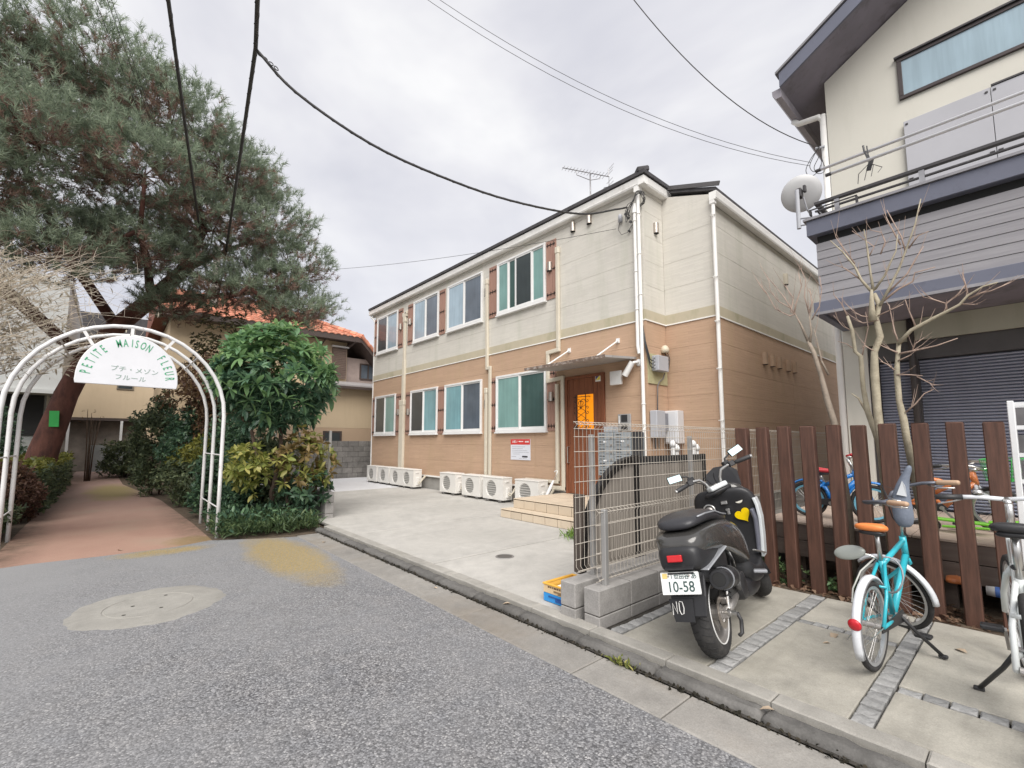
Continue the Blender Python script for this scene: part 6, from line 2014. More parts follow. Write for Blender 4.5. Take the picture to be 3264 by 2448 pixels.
build('deck_board', MB().obox((-0.47, 5.70, .70), (.34, .10, .022), (0, .05, .1)).obox((-0.45, 5.62, .66), (.30, .03, .02), (0, -.04, .05)), M_KLIME, ks, bev=.006)
build('tube', MB().cyl((-0.31, 5.72, .71), (0.02, 5.78, .74), .014, 10), M_KLIME, ks)
for xx, yy in ((-0.66, 5.67), (0.03, 5.79)):
    build('wheel', MB().cyl((xx, yy - .015, .65), (xx, yy + .015, .65), .05, 20), M_TYRE, ks, bev=.006)
toy = thing('toy_shovel', (-0.55, 5.15, 0.2), 'orange toy shovel lying under the deck edge between two posts', 'toy')
build('blade', MB().loft([sec(5.10, .30, .02, .012), sec(5.12, .30, .05, .02), sec(5.20, .31, .055, .02), sec(5.26, .31, .03, .012)], ), M_KORG, toy, smooth=True)
toy.location = (0.10, 0.05, -.03)
toy.location = (-0.55, 5.15, 0.2)
build('shaft', MB().cyl((-0.0, 5.26, .31), (.02, 5.45, .30), .012, 8), M_KORG, toy)
for c in kids(toy):
    c.location = Vector(c.location) + Vector((-0.50, -0.03, 0.0))
bt = thing('bottle', (-0.24, 5.15, 0.05), 'white and blue plastic bottle lying under the deck by the last post', 'bottle')
build('body', MB().lathe([(.001, -.09), (.035, -.088), (.038, -.05), (.038, .03), (.02, .07), (.014, .075)], (-0.24, 5.15, .26), 'x', 16), M_WHITE, bt, smooth=True)
build('sleeve', MB().lathe([(.0385, -.04), (.0395, -.03), (.0395, .02), (.0385, .025)], (-0.24, 5.15, .26), 'x', 16), mat('blue sleeve', (0.10, 0.22, 0.62), 0.4), bt, smooth=True)
build('cap', MB().cyl((-0.166, 5.15, .26), (-0.15, 5.15, .26), .016, 12), M_KBLUE, bt)

# ================================================================== GARDEN GATE ARCH
M_RUSTW = mat('white gate paint with rust', (0.68, 0.68, 0.68), 0.45, var=0.06, vs=6, dirt=((0.26, 0.11, 0.06), 13, 0.60, 0.9))
ga = thing('gate_arch', (-8.9, 0.14, 0.0), 'white rust flecked triple hoop arch over the red garden path', 'arch')
for xh, zt in ((-8.08, 2.97), (-8.88, 2.99), (-9.70, 3.00)):
    y0, y1, zs = -1.0, 1.28, 1.78
    pts = [(xh, y0, -.05), (xh, y0, .8), (xh, y0, zs)]
    yc, ry = (y0 + y1) / 2, (y1 - y0) / 2
    for a in range(170, -1, -10):
        pts.append((xh, yc + ry * math.cos(R(a)), zs + (zt - zs) * math.sin(R(a))))
    pts += [(xh, y1, .8), (xh, y1, -.05)]
    build('hoop', MB().tube(pts, .0265, 10), M_RUSTW, ga, smooth=True)
for a in (128, 90, 47):
    y, z = .14 + 1.14 * math.cos(R(a)), 1.78 + 1.19 * math.sin(R(a))
    build('tie_bar', MB().cyl((-8.08, y, z), (-9.70, y, z + .02), .012, 8), M_RUSTW, ga)
for y in (-1.0, 1.28):
    for z in (0.42, 1.2):
        build('tie_bar', MB().cyl((-8.08, y, z), (-9.70, y, z), .010, 8), M_RUSTW, ga)
sg = thing('arch_sign', (-8.06, .145, 2.15), 'white half round sign with green lettering hung in the arch', 'sign')
cy, cz = 0.145, 2.235
poly = [(-.385, 2.162), (.668, 2.152), (.676, 2.20)]
poly += [(cy + .53 * math.cos(R(a)), cz + .60 * math.sin(R(a))) for a in range(0, 181, 6)] + [(-.388, 2.20)]
M_SIGN = mat('white sign board', (0.70, 0.71, 0.74), 0.45, var=0.03, dirt=((0.52, 0.50, 0.48), 5, 0.62, 0.35))
build('board', MB().prism(poly, -8.065, -8.045, 'x'), M_SIGN, sg)
pe = [(-8.055, y, z) for y, z in poly]
build('edge', MB().tube(pe, .008, 6, closed=True), M_RUSTW, sg)
M_GREENP = mat('sign green', (0.06, 0.34, 0.17), 0.5, var=0.1)
M_FADEDP = mat('faded grey green print', (0.26, 0.36, 0.31), 0.5)
word = 'PETITE MAISON FLEUR'
n = len(word)
angs = []
a = 172.0
for i, ch in enumerate(word):
    angs.append(a)
    a -= 13.5 if ch == ' ' else (9.0 if ch == 'M' else (6.5 if ch == 'I' else 9.2))
a_end = angs[-1]
angs = [172.0 - (172.0 - q) * (172.0 - 6.0) / (172.0 - a_end) for q in angs]
for ch, a in zip(word, angs):
    if ch == ' ':
        continue
    o = link('letter', text_mesh(ch, .150, .0012, M_GREENP, sx=.50, bold=.0012), sg)
    c_, s_ = math.cos(R(a)), math.sin(R(a))
    place(o, (-8.0435, cy + .440 * c_, cz + .498 * s_), (0, s_ * 1.0, -c_), (0, c_, s_))
for t_, y, z, sz in (('プチ・メゾン', .20, 2.365, .082), ('フルール', .16, 2.255, .080)):
    o = link('lettering', text_mesh(t_, sz, .0010, M_FADEDP, sx=1.05), sg)
    place(o, (-8.0435, y, z), (0, 1, -.055), (0, .055, 1))
for y, z, y2, z2 in ((-.24, 2.66, -.36, 2.88), (.145, 2.83, .145, 2.965), (.51, 2.70, .62, 2.86)):
    build('hanger', MB().beam((-8.055, y, z), (-8.07, y2, z2), .035, .012, (1, 0, 0)), M_RUSTW, sg)

# ================================================================== VEGETATION
def leaf_material(name, col, col2, rough=0.5, island=0.45):
    t = NT(name)
    ri = t.n('ShaderNodeNewGeometry').outputs['Random Per Island']
    c = t.ramp(ri, [(0.0, tuple(v * (1 - island) for v in col)), (0.5, col), (1.0, col2)])
    big = t.ramp(t.noise(1.6, 3, 0.6), [(0.32, (0.8,) * 3), (0.68, (1.15,) * 3)])
    c = t.mix(1.0, c, big, 'MULTIPLY')
    m = t.done(c, rough, 0, None, 0.4)
    tr = t.n('ShaderNodeBsdfTranslucent')
    t.l(c, tr.inputs['Color'])
    mx = t.n('ShaderNodeMixShader')
    mx.inputs[0].default_value = 0.42
    t.l(t.p.outputs[0], mx.inputs[1])
    t.l(tr.outputs[0], mx.inputs[2])
    t.l(mx.outputs[0], t.out.inputs[0])
    return m


M_LDARK = leaf_material('dark glossy leaf', (0.07, 0.135, 0.085), (0.14, 0.235, 0.12), 0.35)
M_LGREEN = leaf_material('large green leaf', (0.19, 0.34, 0.15), (0.37, 0.52, 0.22), 0.36)
M_LYEL = leaf_material('yellow green leaf', (0.27, 0.31, 0.08), (0.48, 0.44, 0.15), 0.42)
M_LBRON = leaf_material('bronze leaf', (0.15, 0.085, 0.055), (0.22, 0.15, 0.07), 0.5)
M_LHEDGE = leaf_material('hedge leaf', (0.10, 0.135, 0.075), (0.19, 0.225, 0.11), 0.45)
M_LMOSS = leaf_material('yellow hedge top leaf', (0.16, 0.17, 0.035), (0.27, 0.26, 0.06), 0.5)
M_LAZAL = leaf_material('brown azalea leaf', (0.12, 0.062, 0.045), (0.17, 0.10, 0.06), 0.6)
M_LGRASS = leaf_material('grass blade', (0.075, 0.125, 0.055), (0.17, 0.23, 0.10), 0.5)
M_NEEDLE = leaf_material('pine needle', (0.27, 0.335, 0.24), (0.41, 0.475, 0.335), 0.55)
M_NEEDB = leaf_material('brown pine needle', (0.25, 0.155, 0.125), (0.35, 0.25, 0.19), 0.7)
M_BARKP = mat('red pine bark', (0.125, 0.052, 0.038), 0.9, var=0.35, vs=5, bump=0.9, bs=16, dirt=((0.045, 0.022, 0.02), 7, 0.5, 0.8), stretch=(1, 1, .45))
M_BARKG = mat('pale grey bark', (0.36, 0.32, 0.235), 0.85, var=0.2, vs=14, bump=0.4, bs=60, dirt=((0.20, 0.155, 0.11), 10, 0.55, 0.6))
M_TWIG = mat('pinkish twig', (0.36, 0.265, 0.215), 0.8, var=0.2, vs=20)
M_BARKB = mat('brown bark', (0.10, 0.07, 0.052), 0.9, var=0.3, vs=9, bump=0.5, bs=40)


def leaf_verts(L, W, fold=0.25, curl=0.2):
    """six point leaf in its own frame: x along, z up"""
    return np.array([[0, 0, 0], [L * .35, W * .5, fold * W * .5], [L * .35, -W * .5, fold * W * .5], [L * .72, W * .38, fold * W * .38 - curl * L * .12], [L * .72, -W * .38, fold * W * .38 - curl * L * .12], [L, 0, -curl * L * .3], [L * .35, 0, 0], [L * .72, 0, -curl * L * .1]])


LEAF_F = np.array([[0, 2, 6], [0, 6, 1], [2, 4, 7], [2, 7, 6], [1, 6, 7], [1, 7, 3], [4, 5, 7], [3, 7, 5]])


def frames(d, up):
    """orthonormal frames with x along d"""
    x = d / np.linalg.norm(d, axis=1, keepdims=True)
    y = np.cross(up, x)
    nrm = np.linalg.norm(y, axis=1, keepdims=True)
    y = np.where(nrm < 1e-4, np.array([[0, 1, 0]]), y / np.maximum(nrm, 1e-6))
    z = np.cross(x, y)
    return np.stack([x, y, z], axis=2)


def leaves(P, D, size, W=.4, fold=.3, curl=.4, roll=.5):
    """one mesh array of leaves at points P pointing along D"""
    n = len(P)
    up = np.tile(np.array([[0., 0., 1.]]), (n, 1)) + rng.normal(0, roll, (n, 3))
    Fm = frames(D, up)
    base = leaf_verts(1.0, W, fold, curl)
    sz = size if np.ndim(size) else np.full(n, size)
    V = np.einsum('nij,kj->nki', Fm, base) * sz[:, None, None] + P[:, None, :]
    k = len(base)
    F = LEAF_F[None] + (np.arange(n) * k)[:, None, None]
    return V.reshape(-1, 3), F.reshape(-1, 3)


def unit(n):
    v = rng.normal(0, 1, (n, 3))
    return v / np.linalg.norm(v, axis=1, keepdims=True)


def blob_points(n, c, rad, shell=.55, lump=0.25, freq=2.2):
    """points in a lumpy ellipsoid, denser towards its skin"""
    d = unit(n)
    r = (shell + (1 - shell) * rng.random(n)) ** (1 / 1.6)
    ph = rng.uniform(0, 6.28, 6)
    bump_ = 1 + lump * (np.sin(d[:, 0] * freq * 2 + ph[0]) * np.sin(d[:, 1] * freq * 2 + ph[1]) + .6 * np.sin(d[:, 2] * freq * 3 + ph[2]))
    return np.array(c) + d * (r * bump_)[:, None] * np.array(rad), d


def whorls(P, D, per, size, W, spread=.75, up=.35):
    """rings of leaves round shoot tips"""
    n = len(P)
    Fm = frames(D, np.tile(np.array([[0.1, 0.2, 1.0]]), (n, 1)))
    Ps, Ds = [], []
    for k in range(per):
        a = 2 * np.pi * k / per + rng.uniform(-.3, .3, n)
        loc = np.stack([np.full(n, up) + rng.normal(0, .15, n), np.cos(a) * spread, np.sin(a) * spread], axis=1)
        Ds.append(np.einsum('nij,nj->ni', Fm, loc))
        Ps.append(P)
    P2, D2 = np.concatenate(Ps), np.concatenate(Ds)
    return leaves(P2, D2, size * rng.uniform(.7, 1.2, len(P2)), W)


def foliage(name, root, parts):
    """parts: list of (V, F, material); each becomes one mesh of the crown"""
    for V, F, m in parts:
        o = link(name, raw_mesh(name, V, F, m), root)
        o['kind'] = 'stuff'


def trunk(root, pts, rad, m, name='trunk', n=10):
    return build(name, MB().tube(pts, rad, n), m, root, smooth=True)


# ---- large leaved green bush beside the arch, with a yellower one below
bu = thing('bush', (-9.1, 2.35, 0.0), 'tall rounded bush with large bright green whorled leaves right of the white arch', 'bush')
trunk(bu, [(-9.15, 2.3, -.05), (-9.1, 2.25, .5), (-9.0, 2.35, 1.1), (-8.95, 2.3, 1.7)], [.05, .045, .04, .03], M_BARKB)
trunk(bu, [(-9.05, 2.55, -.05), (-9.0, 2.7, .7), (-8.95, 2.75, 1.6)], [.04, .035, .025], M_BARKB)
trunk(bu, [(-9.1, 2.25, .6), (-9.05, 1.95, 1.2), (-9.0, 1.8, 1.8)], [.035, .03, .02], M_BARKB)
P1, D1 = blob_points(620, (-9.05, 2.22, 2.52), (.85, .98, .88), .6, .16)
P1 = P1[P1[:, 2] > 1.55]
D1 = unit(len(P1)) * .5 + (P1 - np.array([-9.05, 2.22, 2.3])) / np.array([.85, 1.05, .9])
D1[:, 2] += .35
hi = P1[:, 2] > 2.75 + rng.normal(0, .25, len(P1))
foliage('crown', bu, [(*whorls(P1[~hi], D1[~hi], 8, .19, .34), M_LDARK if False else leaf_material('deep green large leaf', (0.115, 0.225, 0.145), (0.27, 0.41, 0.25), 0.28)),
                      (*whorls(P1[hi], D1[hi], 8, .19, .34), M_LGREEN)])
# the nearest, largest leaves one by one
lm = []
for q in range(4):
    V, F = leaves(np.zeros((1, 3)), np.array([[1., 0, 0]]), .20 + .02 * q, .36, .3, .4, 0.0)
    lm.append(raw_mesh('leaf', V, F, M_LGREEN if q % 2 else leaf_material('mid green large leaf', (0.15, 0.28, 0.15), (0.28, 0.43, 0.21), 0.35)))
cnt = 0
while cnt < 300:
    d = Vector((random.uniform(.2, 1), random.uniform(-1, 1), random.uniform(-.6, 1))).normalized()
    p = Vector((-9.05 + d.x * .90, 2.22 + d.y * 1.03, 2.55 + d.z * .93))
    for q in range(6):
        if cnt >= 300:
            break
        a = q * 1.05 + random.uniform(-.3, .3)
        out = d.to_track_quat('X', 'Z') @ Vector((.35, math.cos(a) * .8, math.sin(a) * .8))
        qd = out.to_track_quat('X', 'Z').to_euler()
        share('leaf', random.choice(lm), bu, p - Vector(bu.location), qd)
        cnt += 1

b2 = thing('bush', (-8.6, 2.5, 0.0), 'lower yellow green bush with bronze tips under the tall large leaved bush', 'bush')
trunk(b2, [(-8.7, 2.45, -.05), (-8.65, 2.4, .3), (-8.55, 2.3, .8)], [.03, .025, .015], M_BARKB)
trunk(b2, [(-8.7, 2.45, .1), (-8.6, 2.8, .5), (-8.5, 2.95, .9)], [.025, .02, .012], M_BARKB)
Pa, Da = blob_points(120, (-8.55, 2.62, 1.08), (.42, .52, .48), .4, .25)
Pb, Db = blob_points(70, (-8.45, 1.72, .98), (.35, .32, .36), .4, .25)
Pc, Dc = blob_points(60, (-8.5, 2.7, .55), (.4, .45, .25), .4, .25)
foliage('crown', b2, [(*whorls(Pb, Db + np.array([.4, 0, .5]), 7, .14, .40), M_LYEL), (*whorls(Pa[:60], Da[:60] + np.array([.4, 0, .5]), 7, .15, .40), M_LYEL),
                      (*whorls(Pa[60:], Da[60:] + np.array([.4, 0, .5]), 7, .14, .40), leaf_material('bronze yellow leaf', (0.20, 0.145, 0.06), (0.34, 0.24, 0.10), 0.45)),
                      (*whorls(Pc, Dc + np.array([.3, 0, .4]), 7, .14, .40), M_LDARK)])

# ---- ground cover at the street edge
gc = thing('undergrowth', (-7.9, 2.0, 0.0), 'low green strappy undergrowth along the street edge below the bush', 'undergrowth')
gc['kind'] = 'stuff'
n = 2600
P = np.stack([rng.uniform(-8.6, -7.72, n), rng.uniform(1.24, 2.62, n), np.zeros(n)], axis=1)
P[:, 0] = np.maximum(P[:, 0], -8.6)
P[:, 0] += (P[:, 1] - 1.3) * .12
D = unit(n)
D[:, 2] = np.abs(D[:, 2]) + .45
P[:, 2] = rng.uniform(0, .22, n) * (1 - (P[:, 0] + 8.1) * .5).clip(.3, 1.4)
V, F = leaves(P, D, rng.uniform(.06, .17, n), .15, .3, .9)
o = link('blades', raw_mesh('blades', V, F, M_LGRASS), gc)
o['kind'] = 'stuff'
n = 1100
P = np.stack([rng.uniform(-9.2, -7.8, n), rng.uniform(1.25, 2.65, n), rng.uniform(.05, .36, n)], axis=1)
V, F = leaves(P, unit(n) + np.array([.3, 0, .5]), rng.uniform(.06, .13, n), .35)
o = link('blades', raw_mesh('blades', V, F, M_LDARK), gc)
o['kind'] = 'stuff'
tf = thing('grass_tuft', (-4.40, 5.05, 0.05), 'small bright green grass tuft at the foot of the board screen', 'grass')
tf['kind'] = 'stuff'
n = 260
P = np.stack([rng.normal(-4.38, .11, n), rng.normal(5.08, .10, n), np.full(n, .05)], axis=1)
D = unit(n) * .8
D[:, 2] = np.abs(D[:, 2]) + .7
V, F = leaves(P, D, rng.uniform(.06, .17, n), .09, .3, .8)
o = link('blades', raw_mesh('blades', V, F, leaf_material('bright grass', (0.16, 0.30, 0.05), (0.30, 0.44, 0.10), 0.5)), tf)
o['kind'] = 'stuff'

# ---- shrubs along the path
def shrub(label, c, rad, n, size, W, m, lump=.25, twigs=6, m2=None, cat='shrub', name='shrub', wh=5):
    t = thing(name, (c[0], c[1], 0.0), label, cat)
    for k in range(twigs):
        a = random.uniform(0, 6.28)
        tip = (c[0] + rad[0] * .6 * math.cos(a), c[1] + rad[1] * .6 * math.sin(a), c[2] + rad[2] * random.uniform(-.1, .6))
        build('stem', MB().tube([(c[0] + .1 * math.cos(a), c[1] + .1 * math.sin(a), -.03), ((c[0] + tip[0]) / 2 + random.uniform(-.05, .05), (c[1] + tip[1]) / 2, (tip[2]) * .5), tip], [.02, .014, .006], 6), M_BARKB, t, smooth=True)
    P, D = blob_points(n, c, rad, .45, lump)
    P = P[P[:, 2] > .01]
    D = D[:len(P)] * .6 + unit(len(P)) * .5 + np.array([.1, 0, .35])
    if m2 is None:
        foliage('crown', t, [(*whorls(P, D, wh, size, W), m)])
    else:
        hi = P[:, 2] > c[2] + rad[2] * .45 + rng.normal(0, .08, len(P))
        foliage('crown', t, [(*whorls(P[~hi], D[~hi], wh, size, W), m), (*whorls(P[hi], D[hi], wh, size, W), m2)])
    return t


shrub('dark green shrub nearest the arch on the right of the path', (-10.4, 1.75, .50), (.85, .55, .66), 1300, .095, .42, M_LDARK, .22)
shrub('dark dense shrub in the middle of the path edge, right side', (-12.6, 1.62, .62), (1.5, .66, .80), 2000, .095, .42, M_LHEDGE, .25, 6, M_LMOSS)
shrub('tall upright dark shrub at the far right of the path before the cream wall', (-15.6, .98, 1.35), (.85, .55, 1.35), 1900, .10, .42, M_LHEDGE, .3)
shrub('mixed green shrub between the upright shrub and the arch', (-13.8, 1.6, 1.3), (1.0, .7, 1.0), 1600, .10, .42, M_LDARK, .3)
shrub('bronze leaved tall shrub behind the arch and left of the red tiled roof', (-13.0, 2.1, 2.75), (1.5, 1.05, 1.5), 2600, .10, .42, M_LBRON, .35, 8, leaf_material('olive leaf', (0.09, 0.085, 0.045), (0.16, 0.15, 0.07), .5))
shrub('dark shrub behind the bush at the foot of the driveway fence', (-10.6, 2.5, .75), (.9, .4, .95), 1400, .10, .42, M_LHEDGE, .25)
shrub('dense dark hedge plant filling the path side between the arch and the middle shrub', (-11.6, 1.95, .85), (1.6, .5, .95), 2000, .095, .42, M_LDARK, .25)
shrub('low leafy clump by the right foot of the arch', (-9.3, 1.62, .33), (.55, .30, .42), 800, .08, .42, M_LDARK, .25)
# clipped hedge at the left of the path: block of leaves, yellow on top
hd = thing('hedge', (-17, -1.6, 0), 'clipped hedge with a yellow green top at the left of the path', 'hedge')
n = 9000
P = np.stack([rng.uniform(-21, -12.6, n), rng.uniform(-2.4, -.85, n), rng.uniform(.02, 1.02, n)], axis=1)
edge = np.minimum.reduce([np.abs(P[:, 0] + 12.6), np.abs(P[:, 1] + .85), np.abs(P[:, 2] - 1.02)])
P = P[edge < .35]
P[:, 2] += .05 * np.sin(P[:, 0] * 2.2)
D = unit(len(P)) + np.array([.3, .2, .6])
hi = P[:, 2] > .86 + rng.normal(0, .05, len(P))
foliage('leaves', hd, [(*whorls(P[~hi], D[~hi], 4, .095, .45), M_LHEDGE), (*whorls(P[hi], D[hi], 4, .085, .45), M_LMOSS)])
for k in range(9):
    xx = -13 - .9 * k
    build('stem', MB().tube([(xx, -1.4, -.03), (xx + .1, -1.3, .4), (xx + .05, -1.2, .85)], [.025, .02, .008], 6), M_BARKB, hd, smooth=True)
shrub('brown winter azalea mound in front of the clipped hedge', (-12.2, -1.28, .42), (.95, .45, .56), 1500, .07, .42, M_LAZAL, .15)
shrub('dark low shrub at the foot of the arch, left of the path', (-10.3, -1.38, .27), (.9, .4, .36), 900, .08, .42, M_LHEDGE, .25)
shrub('small dark shrub at the far end of the path', (-24.5, .55, .7), (1.4, .8, .8), 900, .13, .42, M_LHEDGE, .3)
shrub('dark evergreen shrub behind the pine trunk', (-17.5, -2.6, 1.2), (1.6, .9, 1.2), 1500, .11, .42, M_LDARK, .3)
shrub('small green shrub in the gap between the two houses', (-2.45, 13.6, .9), (.35, .8, 1.0), 420, .09, .42, M_LDARK, .25)
shrub('small green weed clump under the second and third brown posts', (-1.78, 5.02, .13), (.28, .10, .14), 90, .05, .4, M_LGREEN, .3, 2)
shrub('small green weed clump under the fifth brown post', (-1.25, 5.05, .10), (.18, .10, .10), 50, .05, .4, M_LGREEN, .3, 2)

# leaf litter under the posts and along the deck
lt = thing('leaf_litter', (-0.8, 5.0, 0.04), 'brown leaf litter lying between the brown posts and the deck', 'leaves')
lt['kind'] = 'stuff'
n = 900
P = np.stack([rng.uniform(-2.1, 1.2, n), rng.uniform(4.80, 5.24, n), rng.uniform(.036, .075, n)], axis=1)
D = unit(n)
D[:, 2] *= .3
V, F = leaves(P, D, rng.uniform(.03, .075, n), .55, .4, .6, .35)
o = link('leaves', raw_mesh('leaves', V, F, leaf_material('dead leaf', (0.22, 0.13, 0.085), (0.40, 0.28, 0.19), .8)), lt)
o['kind'] = 'stuff'
# single fallen leaves on the slabs
V, F = leaves(np.zeros((1, 3)), np.array([[1., 0, 0]]), .1, .5, .5, .5, 0.0)
M_DEAD = mat('pale dead leaf', (0.46, 0.36, 0.26), .8, var=.2, objvar=.2)
lfm = raw_mesh('fallen_leaf', V, F, M_DEAD)
for i, (x, y, z, s, lb) in enumerate(((-1.02, 3.93, .056, 1.0, 'pale dead leaf on the slab just left of the turquoise bicycle'), (-1.0, 3.72, .056, .5, 'small curled dead leaf on the slab between the scooter and the bicycle'),
                                     (-.96, 2.60, .056, .7, 'pale dead leaf on the kerb below the two parking slabs'), (-2.98, 2.60, .056, .7, 'orange tinted dead leaf on the kerb beside the coloured crate'),
                                     (-3.9, 2.42, .01, .5, 'small dead leaf in the gutter left of the crate'), (-1.5, .9, .005, .6, 'brown dead leaf on the near asphalt'),
                                     (-6.6, 2.3, .01, .8, 'pale dead leaf in the gutter near the moss stain'), (-7.9, .2, .0, .9, 'dead leaf lying on the red path edge'), (-0.38, 4.2, .056, .8, 'dead leaf on the slab by the white bicycle'))):
    o = bpy.data.objects.new('fallen_leaf', lfm)
    COL.objects.link(o)
    o.location = (x, y, z)
    o.scale = (s,) * 3
    o.rotation_euler = (random.uniform(-.2, .2), random.uniform(-.1, .1), random.uniform(0, 6))
    tag(o, lb, 'leaf', 'fallen leaves')
# weeds in the gutter joint
wd_ = thing('weed', (-1.80, 2.52, 0.0), 'tiny weed growing in the gutter joint below the scooter', 'weed')
wd_['kind'] = 'stuff'
n = 60
P = np.stack([rng.normal(-1.80, .05, n), rng.normal(2.50, .015, n), np.full(n, .008)], axis=1)
D = unit(n)
D[:, 2] = np.abs(D[:, 2]) + .4
V, F = leaves(P, D, rng.uniform(.02, .055, n), .3)
o = link('blades', raw_mesh('blades', V, F, M_LYEL), wd_)
o['kind'] = 'stuff'
ms = thing('moss', (-3.0, 2.51, 0.0), 'dark moss and grit filling the joint between gutter and kerb', 'moss')
ms['kind'] = 'stuff'
n = 5200
P = np.stack([rng.uniform(-7.3, 2.2, n), 2.506 + rng.normal(0, .013, n), rng.uniform(-.012, .014, n)], axis=1)
V, F = leaves(P, unit(n), rng.uniform(.008, .03, n), .7, .3, .4)
o = link('grit', raw_mesh('grit', V, F, leaf_material('dark moss grit', (0.045, 0.042, 0.03), (0.085, 0.07, 0.05), .9)), ms)
o['kind'] = 'stuff'

# ---- bare branched trees by the posts
def bare_tree(label, base, main, branches, r0, twig=.35, m=M_BARKG, seed=1):
    rr = random.Random(seed)
    t = thing('bare_tree', base, label, 'tree')
    n = len(main)
    build('trunk', MB().tube(main, [r0 * (1 - .55 * i / (n - 1)) * (1 + .12 * (i % 2)) for i in range(n)], 10), m, t, smooth=True)
    tw = MB()
    for br, r in branches:
        k = len(br)
        build('branch', MB().tube(br, [r * (1 - .75 * i / (k - 1)) + .0012 for i in range(k)], 7), M_TWIG if r < .010 else m, t, smooth=True)
        # short side twigs
        for i in range(1, k):
            a, b = Vector(br[i - 1]), Vector(br[i])
            for q in range(2):
                if rr.random() < .62:
                    p = a.lerp(b, rr.uniform(.2, 1))
                    d = (b - a).normalized() + Vector((rr.uniform(-1, 1), rr.uniform(-.9, .5), rr.uniform(-.1, .9))) * .7
                    l = rr.uniform(.05, .17) * twig / .35
                    mid = p + d.normalized() * l * .5 + Vector((0, 0, l * .06))
                    tw.tube([p, mid, p + d.normalized() * l + Vector((0, 0, l * .25))], [.0028, .002, .001], 4)
    o = build('twigs', tw, M_TWIG, t)
    o['kind'] = 'stuff'
    return t


def XZ(pts, y, dy=0.0):
    return [(x, y + dy * i, z) for i, (x, z) in enumerate(pts)]


t1b = [([(-1.41, 2.39), (-1.47, 2.58), (-1.51, 2.69)], .014), ([(-1.40, 2.38), (-1.38, 2.48), (-1.39, 2.67)], .014), ([(-1.26, 2.04), (-1.31, 2.18), (-1.33, 2.33), (-1.36, 2.52)], .010),
       ([(-1.51, 2.69), (-1.55, 2.72), (-1.52, 2.86), (-1.59, 3.01)], .007), ([(-1.52, 2.70), (-1.50, 2.79), (-1.44, 2.96), (-1.46, 3.11)], .007), ([(-1.39, 2.67), (-1.36, 2.77), (-1.37, 2.92)], .007),
       ([(-1.51, 2.69), (-1.56, 2.68), (-1.69, 2.78), (-1.77, 2.98), (-1.84, 3.11)], .005), ([(-1.52, 2.70), (-1.60, 2.88), (-1.68, 3.03)], .005), ([(-1.55, 2.76), (-1.66, 2.86), (-1.73, 2.99), (-1.74, 3.12)], .004),
       ([(-1.39, 2.67), (-1.42, 2.85), (-1.40, 3.02), (-1.44, 3.15)], .005), ([(-1.37, 2.6), (-1.30, 2.72), (-1.27, 2.88), (-1.28, 3.02)], .005)]
bare_tree('slim bare tree standing left of the white pillar, in front of the tan side wall', (-1.20, 5.15, 0.03), XZ([(-1.16, -.02), (-1.18, .8), (-1.24, 1.58), (-1.29, 1.82), (-1.32, 2.03), (-1.37, 2.27), (-1.41, 2.39)], 5.15), [(XZ(b, 5.15), r) for b, r in t1b], .034, .5, mat('grey brown bark', (0.26, 0.215, 0.17), .85, var=.25, vs=12, bump=.4, bs=50), 3)
t2b = [([(-1.0, 1.68), (-1.05, 1.80), (-1.10, 1.85)], .012), ([(-1.0, 2.19), (-.98, 2.28), (-.94, 2.45), (-.95, 2.6)], .006), ([(-1.09, 2.59), (-1.13, 2.72), (-1.19, 2.83)], .005), ([(-1.06, 2.44), (-1.13, 2.50), (-1.2, 2.62)], .004), ([(-1.05, 2.26), (-1.12, 2.33), (-1.18, 2.36)], .004)]
bare_tree('thin bare tree in front of the white pillar', (-.90, 5.2, 0.03), XZ([(-.84, -.02), (-.88, .8), (-.93, 1.40), (-.99, 1.68), (-1.01, 1.90), (-1.01, 2.19), (-1.05, 2.24), (-1.06, 2.44), (-1.09, 2.59)], 5.2), [(XZ(b, 5.2), r) for b, r in t2b], .026, .3, M_BARKG, 4)
t3b = [([(-.88, 2.48), (-.88, 2.6), (-.87, 2.76)], .034), ([(-.87, 2.74), (-.94, 2.87), (-.98, 3.01), (-1.06, 3.17), (-1.15, 3.31)], .012), ([(-.86, 2.75), (-.87, 2.91), (-.88, 3.18), (-.89, 3.33)], .011), ([(-.85, 2.76), (-.77, 2.87), (-.72, 2.98), (-.68, 3.06), (-.66, 3.2)], .010),
       ([(-.82, 2.61), (-.74, 2.76), (-.67, 2.90), (-.62, 3.03), (-.54, 3.25), (-.49, 3.45)], .012), ([(-.80, 2.64), (-.69, 2.72), (-.59, 2.76), (-.57, 2.83), (-.44, 2.84)], .009), ([(-.65, 3.11), (-.70, 3.28), (-.73, 3.39)], .006),
       ([(-.62, 3.03), (-.64, 3.18), (-.72, 3.45)], .006), ([(-.60, 3.06), (-.53, 3.15), (-.46, 3.16)], .006), ([(-.76, 2.71), (-.62, 2.84), (-.56, 2.95), (-.5, 3.04)], .007), ([(-.94, 2.87), (-1.05, 3.01), (-1.1, 3.05)], .006),
       ([(-.98, 3.04), (-1.07, 3.24), (-1.11, 3.34)], .005), ([(-.87, 3.08), (-.83, 3.15), (-.98, 3.35)], .005), ([(-.79, 3.07), (-.75, 3.17), (-.77, 3.26), (-.85, 3.31)], .005), ([(-.86, 2.5), (-.96, 2.54), (-1.02, 2.6)], .005), ([(-.84, 2.52), (-.75, 2.55), (-.66, 2.58)], .005),
       ([(-.84, 2.48), (-.95, 2.47), (-1.0, 2.52)], .004), ([(-.88, 2.2), (-.95, 2.26), (-.98, 2.24)], .004)]
